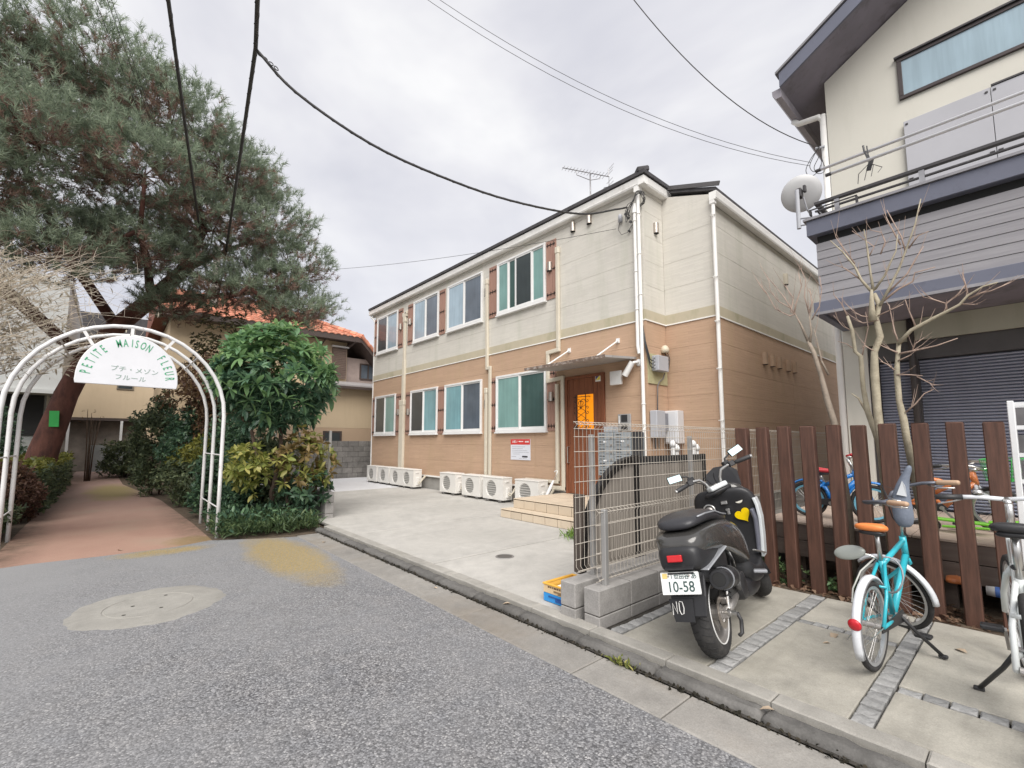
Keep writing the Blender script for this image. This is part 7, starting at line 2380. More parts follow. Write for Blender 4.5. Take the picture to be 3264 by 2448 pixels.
bare_tree('pale bare tree with the widest spray of twigs, before the dark shutter', (-.88, 5.1, 0.03), XZ([(-.86, -.02), (-.88, .9), (-.90, 1.70), (-.90, 2.01), (-.89, 2.20), (-.84, 2.33), (-.86, 2.50), (-.83, 2.62), (-.86, 2.73)], 5.1), [(XZ(b, 5.08, -.008), r) for b, r in t3b], .036, .42, M_BARKG, 5)
t4b = [([(-.72, 2.25), (-.63, 2.35), (-.49, 2.42), (-.40, 2.46), (-.32, 2.50), (-.27, 2.56), (-.18, 2.61), (-.10, 2.62)], .016), ([(-.40, 2.46), (-.40, 2.53), (-.32, 2.59), (-.28, 2.65)], .007), ([(-.40, 2.53), (-.47, 2.58), (-.54, 2.62)], .005), ([(-.32, 2.51), (-.26, 2.49), (-.22, 2.48)], .005),
       ([(-.27, 2.54), (-.19, 2.57), (-.14, 2.57), (-.03, 2.61)], .007), ([(-.72, 2.26), (-.74, 2.36), (-.75, 2.48), (-.76, 2.60)], .006), ([(-.60, 2.38), (-.64, 2.55), (-.65, 2.62)], .005), ([(-.72, 2.16), (-.63, 2.17), (-.48, 2.19), (-.35, 2.23)], .008), ([(-.63, 2.18), (-.61, 2.23), (-.55, 2.27)], .005),
       ([(-.73, 2.17), (-.80, 2.22), (-.85, 2.26)], .006), ([(-.73, 2.10), (-.64, 2.14)], .006), ([(-.76, 2.02), (-.81, 2.08), (-.85, 2.11)], .005), ([(-.75, 1.98), (-.67, 1.97), (-.58, 1.95)], .006), ([(-.71, 1.65), (-.64, 1.72), (-.58, 1.80), (-.52, 1.83)], .006), ([(-.62, 1.95), (-.56, 1.90), (-.51, 1.86)], .004), ([(-.27, 2.56), (-.28, 2.68), (-.29, 2.76)], .006)]
bare_tree('bare tree with one long branch reaching right under the balcony', (-.68, 5.12, 0.03), XZ([(-.62, -.02), (-.66, .8), (-.72, 1.42), (-.73, 1.59), (-.75, 1.75), (-.75, 2.0), (-.74, 2.10), (-.72, 2.26)], 5.12), [(XZ(b, 5.1, -.006), r) for b, r in t4b], .032, .32, M_BARKG, 6)

# ================================================================== PINE
pn = thing('pine_tree', (-14.9, -1.15, 0.0), 'large leaning red pine with a wide grey green crown over the path', 'tree')
tr = [(-15.2, -1.30, -.1), (-15.0, -1.12, 1.2), (-15.0, -.84, 2.5), (-14.9, -.56, 3.35), (-14.6, -.05, 4.2), (-14.2, .55, 4.9), (-13.6, 1.1, 5.6), (-13.0, 1.4, 6.6), (-12.7, 1.0, 7.6)]
trunk(pn, tr, [.33, .27, .225, .21, .20, .18, .15, .11, .07], M_BARKP, 'trunk', 14)
tagp = build('plate', MB().obox((-14.70, -.98, 1.92), (.02, .17, .36), (.0, .1, -.30)), mat('green tree tag', (0.04, 0.42, 0.09), .5, var=.1), pn)
limbs = [([tr[3], (-14.2, -1.6, 4.4), (-13.3, -2.6, 5.2), (-12.3, -3.3, 6.0)], .13), ([tr[4], (-13.8, -1.0, 5.6), (-12.8, -1.6, 6.8), (-12.0, -1.8, 8.0)], .12), ([tr[5], (-13.6, 1.4, 5.0), (-13.1, 2.4, 5.2), (-12.8, 3.3, 5.4)], .11),
         ([tr[5], (-13.0, .4, 5.4), (-12.0, .2, 5.8), (-11.2, .2, 6.4)], .10), ([tr[6], (-13.2, 2.0, 6.3), (-12.9, 2.8, 6.8)], .08), ([tr[3], (-15.5, -1.8, 4.6), (-16.0, -3.0, 5.6), (-16.0, -4.0, 6.6)], .12), ([tr[7], (-13.2, .2, 8.0), (-13.4, -.6, 9.0)], .07),
         ([(-13.3, -2.6, 5.2), (-12.0, -3.6, 5.0), (-11.0, -4.2, 5.2)], .07), ([tr[6], (-12.6, 1.6, 5.2), (-11.8, 2.2, 5.0)], .07)]
limb_pts = []
for b, r in limbs:
    b = [Vector(p) for p in b]
    build('branch', MB().tube(b, [r * (1 - .7 * i / (len(b) - 1)) for i in range(len(b))], 8), M_BARKP, pn, smooth=True)
    limb_pts += b[1:]
# pads of foliage: (centre, radii, tufts)
pads = []
prng = random.Random(21)
env = [(-12.6, -4.3, 6.2, 1.5, 1.5, .9), (-12.4, -3.0, 7.6, 1.6, 1.6, .9), (-11.6, -3.6, 5.2, 1.3, 1.3, .7), (-13.2, -1.6, 8.6, 1.7, 1.7, .9), (-12.4, -.6, 9.3, 1.5, 1.5, .8), (-12.2, .6, 8.6, 1.4, 1.4, .9), (-12.4, 1.7, 7.9, 1.3, 1.3, .9),
       (-12.5, 2.6, 7.0, 1.2, 1.2, .8), (-12.6, 3.35, 6.1, 1.1, 1.05, .65), (-12.5, 3.55, 5.0, .95, .95, .55), (-12.4, 2.5, 5.4, 1.1, 1.1, .6), (-12.2, 1.5, 6.4, 1.3, 1.3, .75), (-11.7, .2, 7.0, 1.4, 1.4, .85), (-11.8, -1.3, 7.0, 1.5, 1.5, .9), (-11.6, -2.2, 6.0, 1.3, 1.3, .75),
       (-12.4, .4, 5.5, 1.2, 1.2, .55), (-12.0, 3.2, 4.62, .95, .9, .40), (-12.2, 1.9, 4.9, 1.0, .95, .42), (-13.0, -1.0, 5.7, 1.4, 1.4, .6), (-14.0, -3.4, 5.2, 1.6, 1.5, .8), (-12.0, -5.2, 7.2, 1.5, 1.6, 1.0), (-11.4, -4.6, 4.6, 1.1, 1.1, .6),
       (-13.2, .9, 4.6, 1.0, .9, .4), (-12.4, -5.4, 8.6, 1.3, 1.4, .9), (-13.6, 2.2, 8.4, 1.0, 1.0, .6), (-12.6, -2.2, 9.0, 1.2, 1.2, .7), (-14.6, .2, 6.6, 1.4, 1.4, .8), (-11.9, -1.0, 4.9, 1.2, 1.2, .45)]
TP, TD, BR = [], [], []
for (x, y, z, a, b, c) in env:
    n = int(360 * a * b * (c + .35))
    d = unit(n)
    r = (.35 + .65 * rng.random(n)) ** .6
    P = np.array([x, y, z]) + d * r[:, None] * np.array([a, b, c]) * (1 + .28 * np.sin(d[:, :1] * 5 + x) * np.sin(d[:, 1:2] * 5 + y))
    D = d * np.array([.8, .8, .5]) + np.array([0, 0, .75]) + rng.normal(0, .25, (n, 3))
    TP.append(P)
    TD.append(D)
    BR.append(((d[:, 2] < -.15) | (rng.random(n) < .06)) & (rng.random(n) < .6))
    lp = min(limb_pts, key=lambda q: (q - Vector((x, y, z))).length)
    build('branch', MB().tube([lp, lp.lerp(Vector((x, y, z)), .55) + Vector((0, 0, -.15)), (x, y, z - .1)], [.05, .035, .015], 6), M_BARKP, pn, smooth=True)
    tw = MB()
    for k in range(14):
        i = prng.randrange(n)
        q = Vector((x, y, z - .15))
        e_ = Vector(P[i])
        tw.tube([q, q.lerp(e_, .5) + Vector((0, 0, -.06)), e_], [.016, .010, .004], 4)
    o = build('twigs', tw, M_BARKP, pn)
    o['kind'] = 'stuff'
TP, TD, BR = np.concatenate(TP), np.concatenate(TD), np.concatenate(BR)


def needles(P, D, per, L):
    n = len(P)
    Fm = frames(D, np.tile(np.array([[0.3, 0.2, 1.0]]), (n, 1)))
    V = np.zeros((n, per, 3, 3), dtype=np.float32)
    for k in range(per):
        a = rng.uniform(0, 2 * np.pi, n)
        sp = rng.uniform(.25, 1.0, n)
        loc = np.stack([.35 + .65 * (1 - sp), np.cos(a) * sp, np.sin(a) * sp], axis=1)
        dirv = np.einsum('nij,nj->ni', Fm, loc)
        l = L * rng.uniform(.7, 1.2, n)
        along = np.einsum('nij,j->ni', Fm, np.array([1., 0, 0])) * (rng.uniform(-.5, .5, n) * L)[:, None]
        side = np.cross(dirv, unit(n))
        side /= np.maximum(np.linalg.norm(side, axis=1, keepdims=True), 1e-6)
        b = P + along
        V[:, k, 0] = b + side * .0055
        V[:, k, 1] = b - side * .0055
        V[:, k, 2] = b + dirv * l[:, None]
    F = np.arange(n * per * 3, dtype=np.int32).reshape(-1, 3)
    return V.reshape(-1, 3), F


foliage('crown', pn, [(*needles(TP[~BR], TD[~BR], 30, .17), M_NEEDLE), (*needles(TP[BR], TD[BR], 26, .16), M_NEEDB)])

# ---- dry twiggy brush at the left edge
db = thing('dry_brush', (-8.3, -1.9, 0.0), 'tall dry beige brush of bare arching stems at the left edge beside the arch', 'shrub')
srng = random.Random(5)
mb = MB()
for k in range(330):
    bx, by = -9.2 + srng.uniform(-.6, .5), -2.05 + srng.uniform(-.5, .5)
    h = srng.uniform(2.4, 4.0)
    a = srng.uniform(-.5, 2.0)
    l = srng.uniform(.3, 1.3)
    p0 = Vector((bx, by, 0))
    p1 = p0 + Vector((srng.uniform(-.1, .1), srng.uniform(-.1, .15), h * .55))
    p2 = p1 + Vector((srng.uniform(-.15, .2), .25 * l * a, h * .30))
    p3 = p2 + Vector((srng.uniform(-.15, .2), .5 * l * a, h * .15))
    p4 = p3 + Vector((srng.uniform(-.1, .1), .35 * l * a, h * srng.uniform(-.08, .1)))
    mb.tube([p0, p1, p2, p3, p4], [.008, .0065, .005, .0035, .0015], 4)
    for q in range(4):
        u = srng.random()
        s = p2.lerp(p3, u) if q < 2 else p3.lerp(p4, u)
        e_ = s + Vector((srng.uniform(-.12, .12), srng.uniform(-.1, .3), srng.uniform(.02, .28)))
        mb.tube([s, s.lerp(e_, .5) + Vector((0, 0, .02)), e_], [.003, .0022, .001], 3)
o = build('stems', mb, mat('dry straw stem', (0.50, 0.435, 0.35), .8, var=.2, vs=8, island=.25), db)
o['kind'] = 'stuff'
n = 2600
P = np.stack([rng.normal(-9.2, .40, n), rng.normal(-1.45, .45, n), rng.uniform(2.3, 3.9, n)], axis=1)
V, F = leaves(P, unit(n) + np.array([.2, .3, .2]), rng.uniform(.05, .13, n), .22, .3, .7)
o = link('dry_leaves', raw_mesh('dry_leaves', V, F, leaf_material('straw leaf', (0.44, 0.39, 0.30), (0.58, 0.53, 0.43), .8)), db)
o['kind'] = 'stuff'

# ================================================================== HOUSES BEHIND
rh = thing('tiled_house', (-21, 4, 0), 'cream house with an orange clay tiled roof behind the bush', 'house')
M_CREAM = stucco_mat('cream render', (0.60, 0.48, 0.33), dirt=((0.50, 0.39, 0.26), .4))
M_TAN2 = stucco_mat('beige render', (0.50, 0.37, 0.26))
M_CLAY = mat('orange clay tile', (0.52, 0.215, 0.135), .7, var=.25, vs=3, island=.28, dirt=((0.24, 0.085, 0.06), 4, .56, .5))
M_EAVE = mat('dark brown eave', (0.075, 0.055, 0.048), .6)
xf_ = -19.0
build('wall', MB().box(xf_ - 6, xf_, 1.3, 7.35, 2.0, 5.60), M_CREAM, rh)
build('ground_wall', MB().box(xf_ - 6, xf_ + .8, 2.3, 9.6, 1.95, 3.60), M_CREAM, rh)
build('ground_wall', MB().box(xf_ - 6, xf_ + .805, 2.3, 9.6, 0.0, 1.945), M_TAN2, rh)
w_ = build('window', MB().box(xf_ + .81, xf_ + .84, 6.2, 6.28, 1.2, 1.82).box(xf_ + .81, xf_ + .84, 6.85, 6.93, 1.2, 1.82).box(xf_ + .81, xf_ + .84, 6.28, 6.85, 1.75, 1.82).box(xf_ + .81, xf_ + .84, 6.28, 6.85, 1.2, 1.27), M_EAVE, rh)
build('pane', MB().box(xf_ + .812, xf_ + .83, 6.28, 6.85, 1.27, 1.75), M_PDARK, w_)
build('lower_roof', MB().add([(xf_ + 1.15, 5.9, 3.58), (xf_ + 1.15, 9.8, 3.58), (xf_ - .05, 9.8, 3.86), (xf_ - .05, 5.9, 3.86), (xf_ + 1.15, 5.9, 3.66), (xf_ + 1.15, 9.8, 3.66), (xf_ - .05, 9.8, 3.94), (xf_ - .05, 5.9, 3.94)],
                             [(0, 3, 2, 1), (4, 5, 6, 7), (0, 1, 5, 4), (1, 2, 6, 5), (2, 3, 7, 6), (3, 0, 4, 7)]), mat('pale sheet roof', (0.42, 0.40, 0.40), .5, .2, dirt=((.2, .18, .17), 4, .5, .5)), rh)
build('lower_fascia', MB().box(xf_ + 1.12, xf_ + 1.18, 5.9, 9.8, 3.50, 3.60), M_EAVE, rh)
build('eave', MB().box(xf_ + .001, xf_ + .55, 0.9, 7.75, 5.58, 5.66).box(xf_ + .55, xf_ + .58, 0.9, 7.75, 5.55, 5.78), M_EAVE, rh)
build('roof_base', MB().add([(xf_ + .55, 0.9, 5.70), (xf_ + .55, 7.72, 5.70), (xf_ - 3.4, 4.6, 7.5), (xf_ - 3.4, 0.9, 7.5), (xf_ - 7, 7.72, 5.70), (xf_ - 7, 0.9, 5.7)], [(0, 1, 2, 3), (1, 4, 2), (4, 5, 3, 2), (0, 3, 5), (0, 5, 4, 1)]), mat('roof bed', (0.20, 0.07, 0.045), .9), rh)
# clay tiles in courses: barrel shaped, overlapping
rows, pit = 15, .26
mb = MB()
for r in range(rows):
    u0, u1 = r / rows, (r + 1.12) / rows
    x0, z0 = xf_ + .60 - 4.0 * u0, 5.745 + 1.80 * u0
    x1, z1 = xf_ + .60 - 4.0 * u1, 5.725 + 1.80 * u1
    ymax = 7.74 - 3.15 * u0
    y = 0.9
    while y < ymax - .1:
        lo, hi_ = [], []
        for q in range(5):
            t = q / 4
            hgt = .055 * math.sin(math.pi * t) ** .8
            lo.append((x0, y + pit * .96 * t, z0 + hgt + .02))
            hi_.append((x1, y + pit * .96 * t, z1 + hgt))
        vs = lo + hi_ + [(p[0], p[1], p[2] - .03) for p in lo]
        fs = [(i, i + 1, 6 + i, 5 + i) for i in range(4)] + [(i + 1, i, 10 + i, 11 + i) for i in range(4)]
        mb.add(vs, fs)
        y += pit
o = build('roof_tiles', mb, M_CLAY, rh, smooth=False)
o['kind'] = 'stuff'
mb = MB()
a, b = Vector((xf_ + .60, 7.76, 5.80)), Vector((xf_ - 3.4, 4.6, 7.62))
for k in range(18):
    p, q = a.lerp(b, k / 18), a.lerp(b, (k + 1.1) / 18)
    mb.cyl(p, q, .115, 8, .095)
o = build('hip_tiles', mb, M_CLAY, rh)
o['kind'] = 'stuff'
# short steep gable verge at the right, with shuttered window below
build('verge', MB().add([(xf_ + .60, 7.70, 5.78), (xf_ + .60, 8.75, 4.72), (xf_ - 3, 8.75, 4.72), (xf_ - 3, 7.70, 5.78), (xf_ + .60, 7.70, 5.58), (xf_ + .60, 8.70, 4.55), (xf_ - 3, 8.70, 4.55), (xf_ - 3, 7.70, 5.58)],
                        [(0, 1, 2, 3), (7, 6, 5, 4), (0, 4, 5, 1), (1, 5, 6, 2), (2, 6, 7, 3), (3, 7, 4, 0)]), M_EAVE, rh)
mb = MB()
for k in range(6):
    t0 = k / 6
    mb.cyl((xf_ + .62, 7.72 + 1.05 * t0, 5.83 - 1.06 * t0), (xf_ + .62, 7.72 + 1.05 * (t0 + .19), 5.80 - 1.06 * (t0 + .19)), .085, 8, .07)
o = build('verge_tiles', mb, M_CLAY, rh)
o['kind'] = 'stuff'
build('side_wall', MB().box(xf_ - 6, xf_ - .2, 7.351, 9.4, 3.6, 5.0), mat('pinkish grey wall', (0.42, 0.34, 0.31), .8), rh)
sh_ = build('louvre_shutter', MB().box(xf_ + .001, xf_ + .09, 6.72, 7.30, 4.02, 5.30), mat('brown louvre shutter', (0.19, 0.14, 0.115), .6), rh)
mb = MB()
for k in range(16):
    mb.obox((xf_ + .10, 7.01, 4.09 + k * .075), (.02, .54, .055), (0, .5, 0))
o = build('slats', mb, mat('brown louvre slat', (0.23, 0.17, 0.14), .6), sh_)
o['kind'] = 'stuff'
build('shutter_hood', MB().box(xf_ + .001, xf_ + .20, 6.66, 7.36, 5.32, 5.38), M_WHITE, rh)
w_ = build('window', MB().box(xf_ - .199, xf_ - .15, 8.0, 8.75, 4.1, 4.15).box(xf_ - .199, xf_ - .15, 8.0, 8.06, 4.15, 4.75).box(xf_ - .199, xf_ - .15, 8.35, 8.40, 4.15, 4.75).box(xf_ - .199, xf_ - .15, 8.69, 8.75, 4.15, 4.75).box(xf_ - .199, xf_ - .15, 8.0, 8.75, 4.75, 4.8), M_EAVE, rh)
build('pane', MB().box(xf_ - .199, xf_ - .17, 8.06, 8.69, 4.15, 4.75), M_PMID, w_)
build('downpipe', MB().tube([(xf_ + .50, 6.3, 5.55), (xf_ + .1, 6.25, 5.35), (xf_ + .08, 6.25, 3.9)], .035, 8), M_EAVE, rh, smooth=True)
build('stay', MB().beam((xf_ + .55, 7.5, 5.62), (xf_ + .05, 7.32, 5.35), .12, .10), M_EAVE, rh)

ch = thing('dwelling_house', (-32, 1.5, 0), 'pale yellow house wall at the far end of the red path', 'house')
build('wall', MB().box(-36, -30, -2.6, 4.0, 2.55, 6.2).box(-36, -30, 1.15, 4.0, 0.9, 2.549), M_CREAM, ch)
build('carport_beam', MB().box(-30.2, -29.9, -2.6, 1.2, 2.42, 2.56), M_EAVE, ch)
build('base_wall', MB().box(-36, -30.4, -2.6, 1.149, 0, 2.41), mat('mottled grey wall', (0.20, 0.175, 0.15), .9, var=.4, vs=1.5), ch)
build('plinth', MB().box(-36, -30.05, 1.15, 4.0, 0, .89), mat('brown plinth', (0.16, 0.11, 0.09), .9, var=.3, vs=2), ch)
build('roof', MB().prism([(-4.6, 6.2), (5.2, 6.2), (3.0, 7.6), (-2.4, 7.6)], -36.4, -29.5, 'x'), M_ROOF, ch)
w_ = build('window', MB().box(-29.999, -29.96, .1, .75, 4.0, 4.6), mat('mottled window', (0.20, 0.17, 0.13), .5), ch)
build('pane', MB().box(-29.96, -29.95, .16, .69, 4.06, 4.54), M_PDARK, w_)
for yy, zz_ in ((-1.55, 2.0), (.35, 1.3)):
    build('post', MB().box(-29.95, -29.85, yy, yy + .1, 0, 2.42), M_WHITE, ch)
gp = build('gate_panel', MB().box(-27.2, -27.1, -.6, .55, .1, 1.25), mat('pale gate panel', (0.42, 0.45, 0.46), .6, var=.1), ch)
build('gate_post', MB().box(-27.05, -26.95, .12, .28, 0, 1.25), mat('dark gate post', (0.13, 0.14, 0.15), .6), ch)

wh = thing('dwelling_house', (-22, -4.5, 0), 'white walled house half hidden behind the pine trunk at the left', 'house')
M_PALEW = stucco_mat('pale grey white wall', (0.52, 0.53, 0.52))
build('wall', MB().box(-27, -20, -9.5, -1.25, 3.0, 6.4), M_PALEW, wh)
build('ground_wall', MB().box(-27, -20.8, -9.5, -1.6, 0, 2.9), mat('grey ground wall', (0.30, 0.31, 0.30), .8, var=.2), wh)
build('balcony_edge', MB().box(-21, -19.9, -9.5, -1.2, 2.88, 2.999), M_PALEW, wh)
build('opening', MB().box(-20.801, -20.76, -3.4, -1.65, 1.6, 2.87), M_DARKGAP, wh)
build('parapet', MB().box(-27.05, -19.95, -9.55, -1.2, 6.401, 6.6), M_PALEW, wh)
shrub('leafless small sapling before the yellow wall', (-22.5, -.55, 2.2), (.5, .45, .6), 10, .05, .4, M_LBRON, .2, 9, None, 'sapling', 'sapling')

# trees and roofs farther off so that the ground does not run bare to the horizon
M_FARL = leaf_material('far tree leaf', (0.055, 0.075, 0.045), (0.10, 0.125, 0.07), .6)
k = 0
for (x, y, z, a, b, c, lb) in ((-40, 16, 3.6, 4, 4, 4.2, 'far dark tree peeping between the red roof and the apartment building'), (-44, -9, 4, 5, 6, 4.5, 'far dark tree behind the white walled house'), (-8, 44, 2.2, 3, 3, 2.6, 'far green tree in the gap beyond the pink house')):
    t = thing('far_tree', (x, y, 0), lb, 'tree')
    trunk(t, [(x, y, -.1), (x + .2, y, z * .5), (x, y + .2, z)], [.25, .2, .12], M_BARKB)
    P, D = blob_points(900, (x, y, z), (a, b, c), .4, .3)
    P = P[P[:, 2] > .1]
    foliage('crown', t, [(*whorls(P, unit(len(P)) + np.array([0, 0, .4]), 5, .42, .5), M_FARL)])
fw_ = thing('garden_wall', (-45, 0, 0), 'long dull garden wall closing the view far behind the houses', 'wall')
build('wall', MB().box(-60, -59.7, -60, 60, -.05, 2.4).box(-60, 60, 59.7, 60, -.05, 2.4), mat('far wall', (0.30, 0.28, 0.25), .9, var=.2, vs=.3), fw_)

# ================================================================== POLE, CABLES, AERIAL
M_CABLE = mat('black cable sheath', (0.045, 0.043, 0.042), .6, var=.2, vs=10)
M_POLEC = mat('concrete pole', (0.24, 0.215, 0.19), .85, var=.1)
pl = thing('utility_pole', (-20.5, 2.70, 0), 'grey utility pole standing behind the pine before the red roof', 'utility pole')
build('shaft', MB().cyl((-20.5, 2.70, 0), (-20.5, 2.70, 9.0), .17, 14, .12), M_POLEC, pl, smooth=True)
build('cross_arm', MB().beam((-20.5, 1.9, 8.2), (-20.5, 3.5, 8.2), .08, .08), M_BOXG, pl)


def sag(a, b, s, n=24):
    a, b = Vector(a), Vector(b)
    return [a.lerp(b, i / n) + Vector((0, 0, -s * 4 * (i / n) * (1 - i / n))) for i in range(n + 1)]


def smooth(pts, k=5):
    """Catmull-Rom curve through the points"""
    P = [Vector(p) for p in pts]
    P = [P[0] * 2 - P[1]] + P + [P[-1] * 2 - P[-2]]
    out = []
    for i in range(1, len(P) - 2):
        for q in range(k):
            t = q / k
            out.append(.5 * ((2 * P[i]) + (P[i + 1] - P[i - 1]) * t + (2 * P[i - 1] - 5 * P[i] + 4 * P[i + 1] - P[i + 2]) * t * t + (3 * P[i] - P[i - 1] - 3 * P[i + 1] + P[i + 2]) * t ** 3))
    return out + [P[-2]]


def cable(name, label, pts, r, wrap=0, group=None, cat='cable', m=None):
    pts = [Vector(p) for p in pts]
    t = thing(name, pts[0], label, cat, group)
    build('sheath', MB().tube(pts, r, 7), m or M_CABLE, t, smooth=True)
    if wrap:
        # helical lashing round the bundle
        L_ = [0]
        for i in range(len(pts) - 1):
            L_.append(L_[-1] + (pts[i + 1] - pts[i]).length)
        N = int(L_[-1] / .03)
        hp = []
        for i in range(N + 1):
            s = L_[-1] * i / N
            k = max(0, min(len(pts) - 2, next((q for q in range(len(L_) - 1) if L_[q + 1] >= s), len(pts) - 2)))
            p = pts[k].lerp(pts[k + 1], (s - L_[k]) / max(1e-6, L_[k + 1] - L_[k]))
            d = (pts[k + 1] - pts[k]).normalized()
            u = d.cross(Vector((0, 0, 1))).normalized()
            v = d.cross(u)
            a = s * wrap
            hp.append(p + u * math.cos(a) * (r + .0006) + v * math.sin(a) * (r + .0006))
        build('lashing', MB().tube(hp, .003, 4), M_CABLE, t, smooth=True)
    return t


J = Vector((-5.71, 1.0, 6.0))
cable('cable', 'thick lashed black cable running overhead towards the pole, forking to the apartment', sag((6.0, -1.2, 6.35), J, .06, 16) + sag(J, (-20.5, 2.75, 6.35), .35, 24)[1:], .024, 22)
cable('cable', 'black drop cable curving from the overhead fork to the apartment corner', smooth([J] + [Vector(p) for p in ((-5.64, 1.45, 5.64), (-5.48, 2.33, 5.30), (-5.31, 3.29, 5.16), (-5.11, 4.43, 5.13), (-4.88, 5.8, 5.29), (-4.73, 6.66, 5.61), (-4.67, 6.93, 5.72))]), .017, 26)
mb = thing('cable_clamp', J, 'small black chain clamp hanging at the overhead cable fork', 'clamp')
for k in range(4):
    build('link', MB().torus(J + Vector((.0 + .02 * k, .05 + .055 * k, -.045 - .04 * k)), (1, .3 * (k % 2), .3), .026, .006, 12, 5), M_CABLE, mb)
cable('cable', 'straight black cable crossing in front of the pine, left of the forked cable', sag((4.0, -1.5, 6.55), (-20.5, 2.70, 6.15), .30, 40), .021, 18)
for yy, lb in ((-.55, 'thin wire at the upper left over the pine, leftmost of three'), (-.40, 'thin wire at the upper left over the pine, middle of three'), (-.345, 'thin wire at the upper left over the pine, rightmost of three')):
    cable('wire', lb, sag((6, yy - 3.24, 7.6), (-20.5, yy + 2.85, 7.7), .15, 30), .004, 0, 'thin wires over the pine', 'wire')
cable('wire', 'thin grey wire from behind the pine to the apartment front under the vents', sag((-20.5, 2.9, 8.1), (-4.95, 6.97, 5.42), .35, 24), .0045, 0, None, 'wire')


def span(a, b, s, f0, n=24):
    a, b = Vector(a), Vector(b)
    out = []
    for i in range(n + 1):
        f = f0 + (1 - f0) * i / n
        out.append(a.lerp(b, f) + Vector((0, 0, -4 * s * f * (1 - f))))
    return out


cable('wire', 'upper of the twin thin wires reaching the white gabled house corner', span((-4.76, 2.86, 7.20), (-1.81, 7.2, 5.33), .345, -.4), .0032, 0, 'twin wires', 'wire')
cable('wire', 'lower of the twin thin wires reaching the white gabled house corner', span((-4.82, 2.80, 7.15), (-1.82, 7.2, 5.285), .37, -.4), .0032, 0, 'twin wires', 'wire')
cable('wire', 'single dark wire reaching the gabled house corner beside the rain pipe', span((-3.06, 4.82, 7.18), (-1.69, 7.2, 5.5), .35, -.4), .006, 0, None, 'wire')
it = thing('service_drop', (-1.75, 7.2, 5.4), 'black service wires looping at the gabled house corner', 'wires')
lr = random.Random(8)
for k in range(3):
    x0_, d_ = -1.84 + .05 * k, lr.uniform(-.03, .03)
    build('loop', MB().tube(smooth([(-1.70, 7.2, 5.49), (x0_ + .04, 7.2, 5.40 + d_), (x0_ - .03, 7.2, 5.26 + d_), (x0_ + .01, 7.2, 5.15 + d_), (x0_ + .09, 7.22, 5.17 + d_), (-1.69, 7.25, 5.28 + .05 * k)]), .0045, 6), M_CABLE, it, smooth=True)
build('insulator', MB().cyl((-1.74, 7.2, 5.5), (-1.64, 7.24, 5.5), .018, 8), M_BOXG, it)
# service wires at the apartment corner
iv = thing('service_drop', (XC - .1, YF - .1, 5.6), 'tangle of black service wires hooked on the apartment corner', 'wires')
lr = random.Random(3)
for k in range(6):
    u = lambda a: lr.uniform(-a, a)
    build('loop', MB().tube(smooth([(-4.70 + .02 * k, 6.92, 5.68 - .035 * k), (-4.64 + u(.02), 6.86, 5.40 + .05 * k), (-4.58 + u(.02), 6.85, 5.52 + .04 * k), (-4.50 + u(.03), 6.86, 5.74 + u(.03)), (-4.42 + u(.03), 6.86, 5.86 + u(.04)), (-4.31 + u(.04), 6.88, 5.80 + u(.04)), (-4.30 + u(.03), 6.92, 5.69 + u(.03)), (-4.40 + u(.03), 6.95, 5.65 + u(.03)), (-4.50, 6.96, 5.68)]), .006, 6), M_CABLE, iv, smooth=True)
for k in range(3):
    build('connector', MB().obox((-4.68 + .05 * k, 6.90, 5.58 - .09 * k), (.05, .03, .04), (0, .5, .3)), M_BLACK, iv)
build('drip_loop', MB().tube([(-4.86, 6.96, 5.50), (-4.89, 6.95, 5.38), (-4.82, 6.95, 5.25), (-4.68, 6.95, 5.25), (-4.56, 6.95, 5.38), (-4.51, 6.95, 5.60)], .005, 6), M_CABLE, iv, smooth=True)
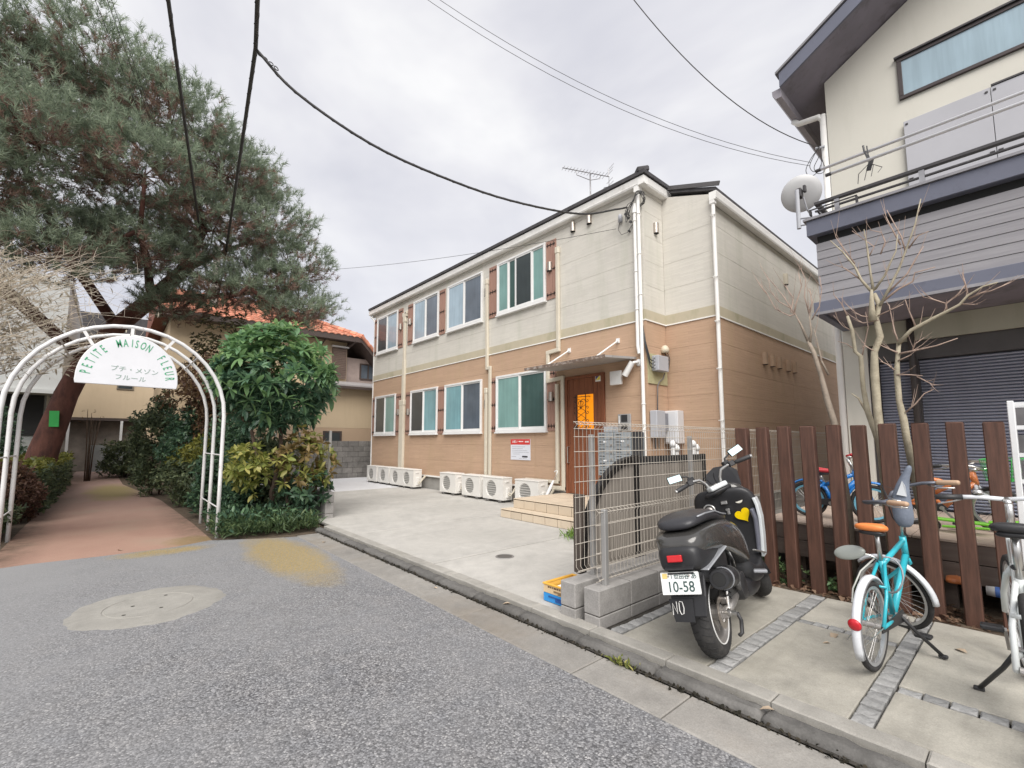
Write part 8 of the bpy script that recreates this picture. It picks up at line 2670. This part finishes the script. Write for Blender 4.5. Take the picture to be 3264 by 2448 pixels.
build('connector_cap', MB().lathe([(.04, -.07), (.04, .05), (.02, .08), (.001, .085)], (-4.84, 6.955, 5.58), 'z', 12), M_BOXG, iv, smooth=True)
build('anchor', MB().cyl((-4.60, 6.99, 5.36), (-4.60, 6.93, 5.36), .014, 8), M_WHITE, iv)
build('anchor', MB().cyl((-4.66, 6.99, 5.27), (-4.66, 6.94, 5.27), .018, 8), M_BLACK, iv)

an = thing('tv_aerial', (-7.17, 9.01, 6.8), 'comb like television aerial on a mast above the apartment roof', 'aerial')
M_AER = mat('aerial aluminium', (0.36, 0.35, 0.35), .4, .7)
build('mast', MB().cyl((-7.17, 9.01, 6.7), (-7.17, 9.01, 8.37), .018, 8), M_AER, an, smooth=True)
a, b = Vector((-7.46, 8.26, 8.37)), Vector((-6.92, 9.48, 8.37))
dv = (b - a).normalized()
pv = Vector((-dv.y, dv.x, 0))
build('boom', MB().cyl(a, b, .012, 8), M_AER, an)
for k in range(14):
    p = a.lerp(b, .02 + k * .068)
    l = .10 + .003 * k
    build('element', MB().cyl(p - pv * l, p + pv * l, .005, 6), M_AER, an)
for s_ in (1, -1):
    build('reflector', MB().beam(b, b + pv * .12 + Vector((0, 0, .30 * s_)) + dv * .06, .012, .03), M_AER, an)
    for q in (.35, .65, .95):
        c_ = b + (pv * .0 + Vector((0, 0, .30 * s_)) + dv * .06) * q
        build('element', MB().cyl(c_ - pv * .16, c_ + pv * .16, .005, 6), M_AER, an)
build('brace', MB().tube([a.lerp(b, .28), a.lerp(b, .30) + Vector((0, 0, -.12)), Vector((-7.17, 9.01, 8.20)), a.lerp(b, .8) + Vector((0, 0, -.10)), a.lerp(b, .82)], .009, 6), M_AER, an, smooth=True)
build('stay_wire', MB().tube([(-7.17, 9.01, 7.9), (-6.5, 8.2, 7.0)], .003, 4), M_CABLE, an)
build('lead', MB().tube([(-7.12, 9.0, 7.2), (-7.0, 8.9, 7.25), (-6.2, 8.3, 7.3), (-5.3, 7.6, 6.7)], .006, 5), M_CABLE, an, smooth=True)
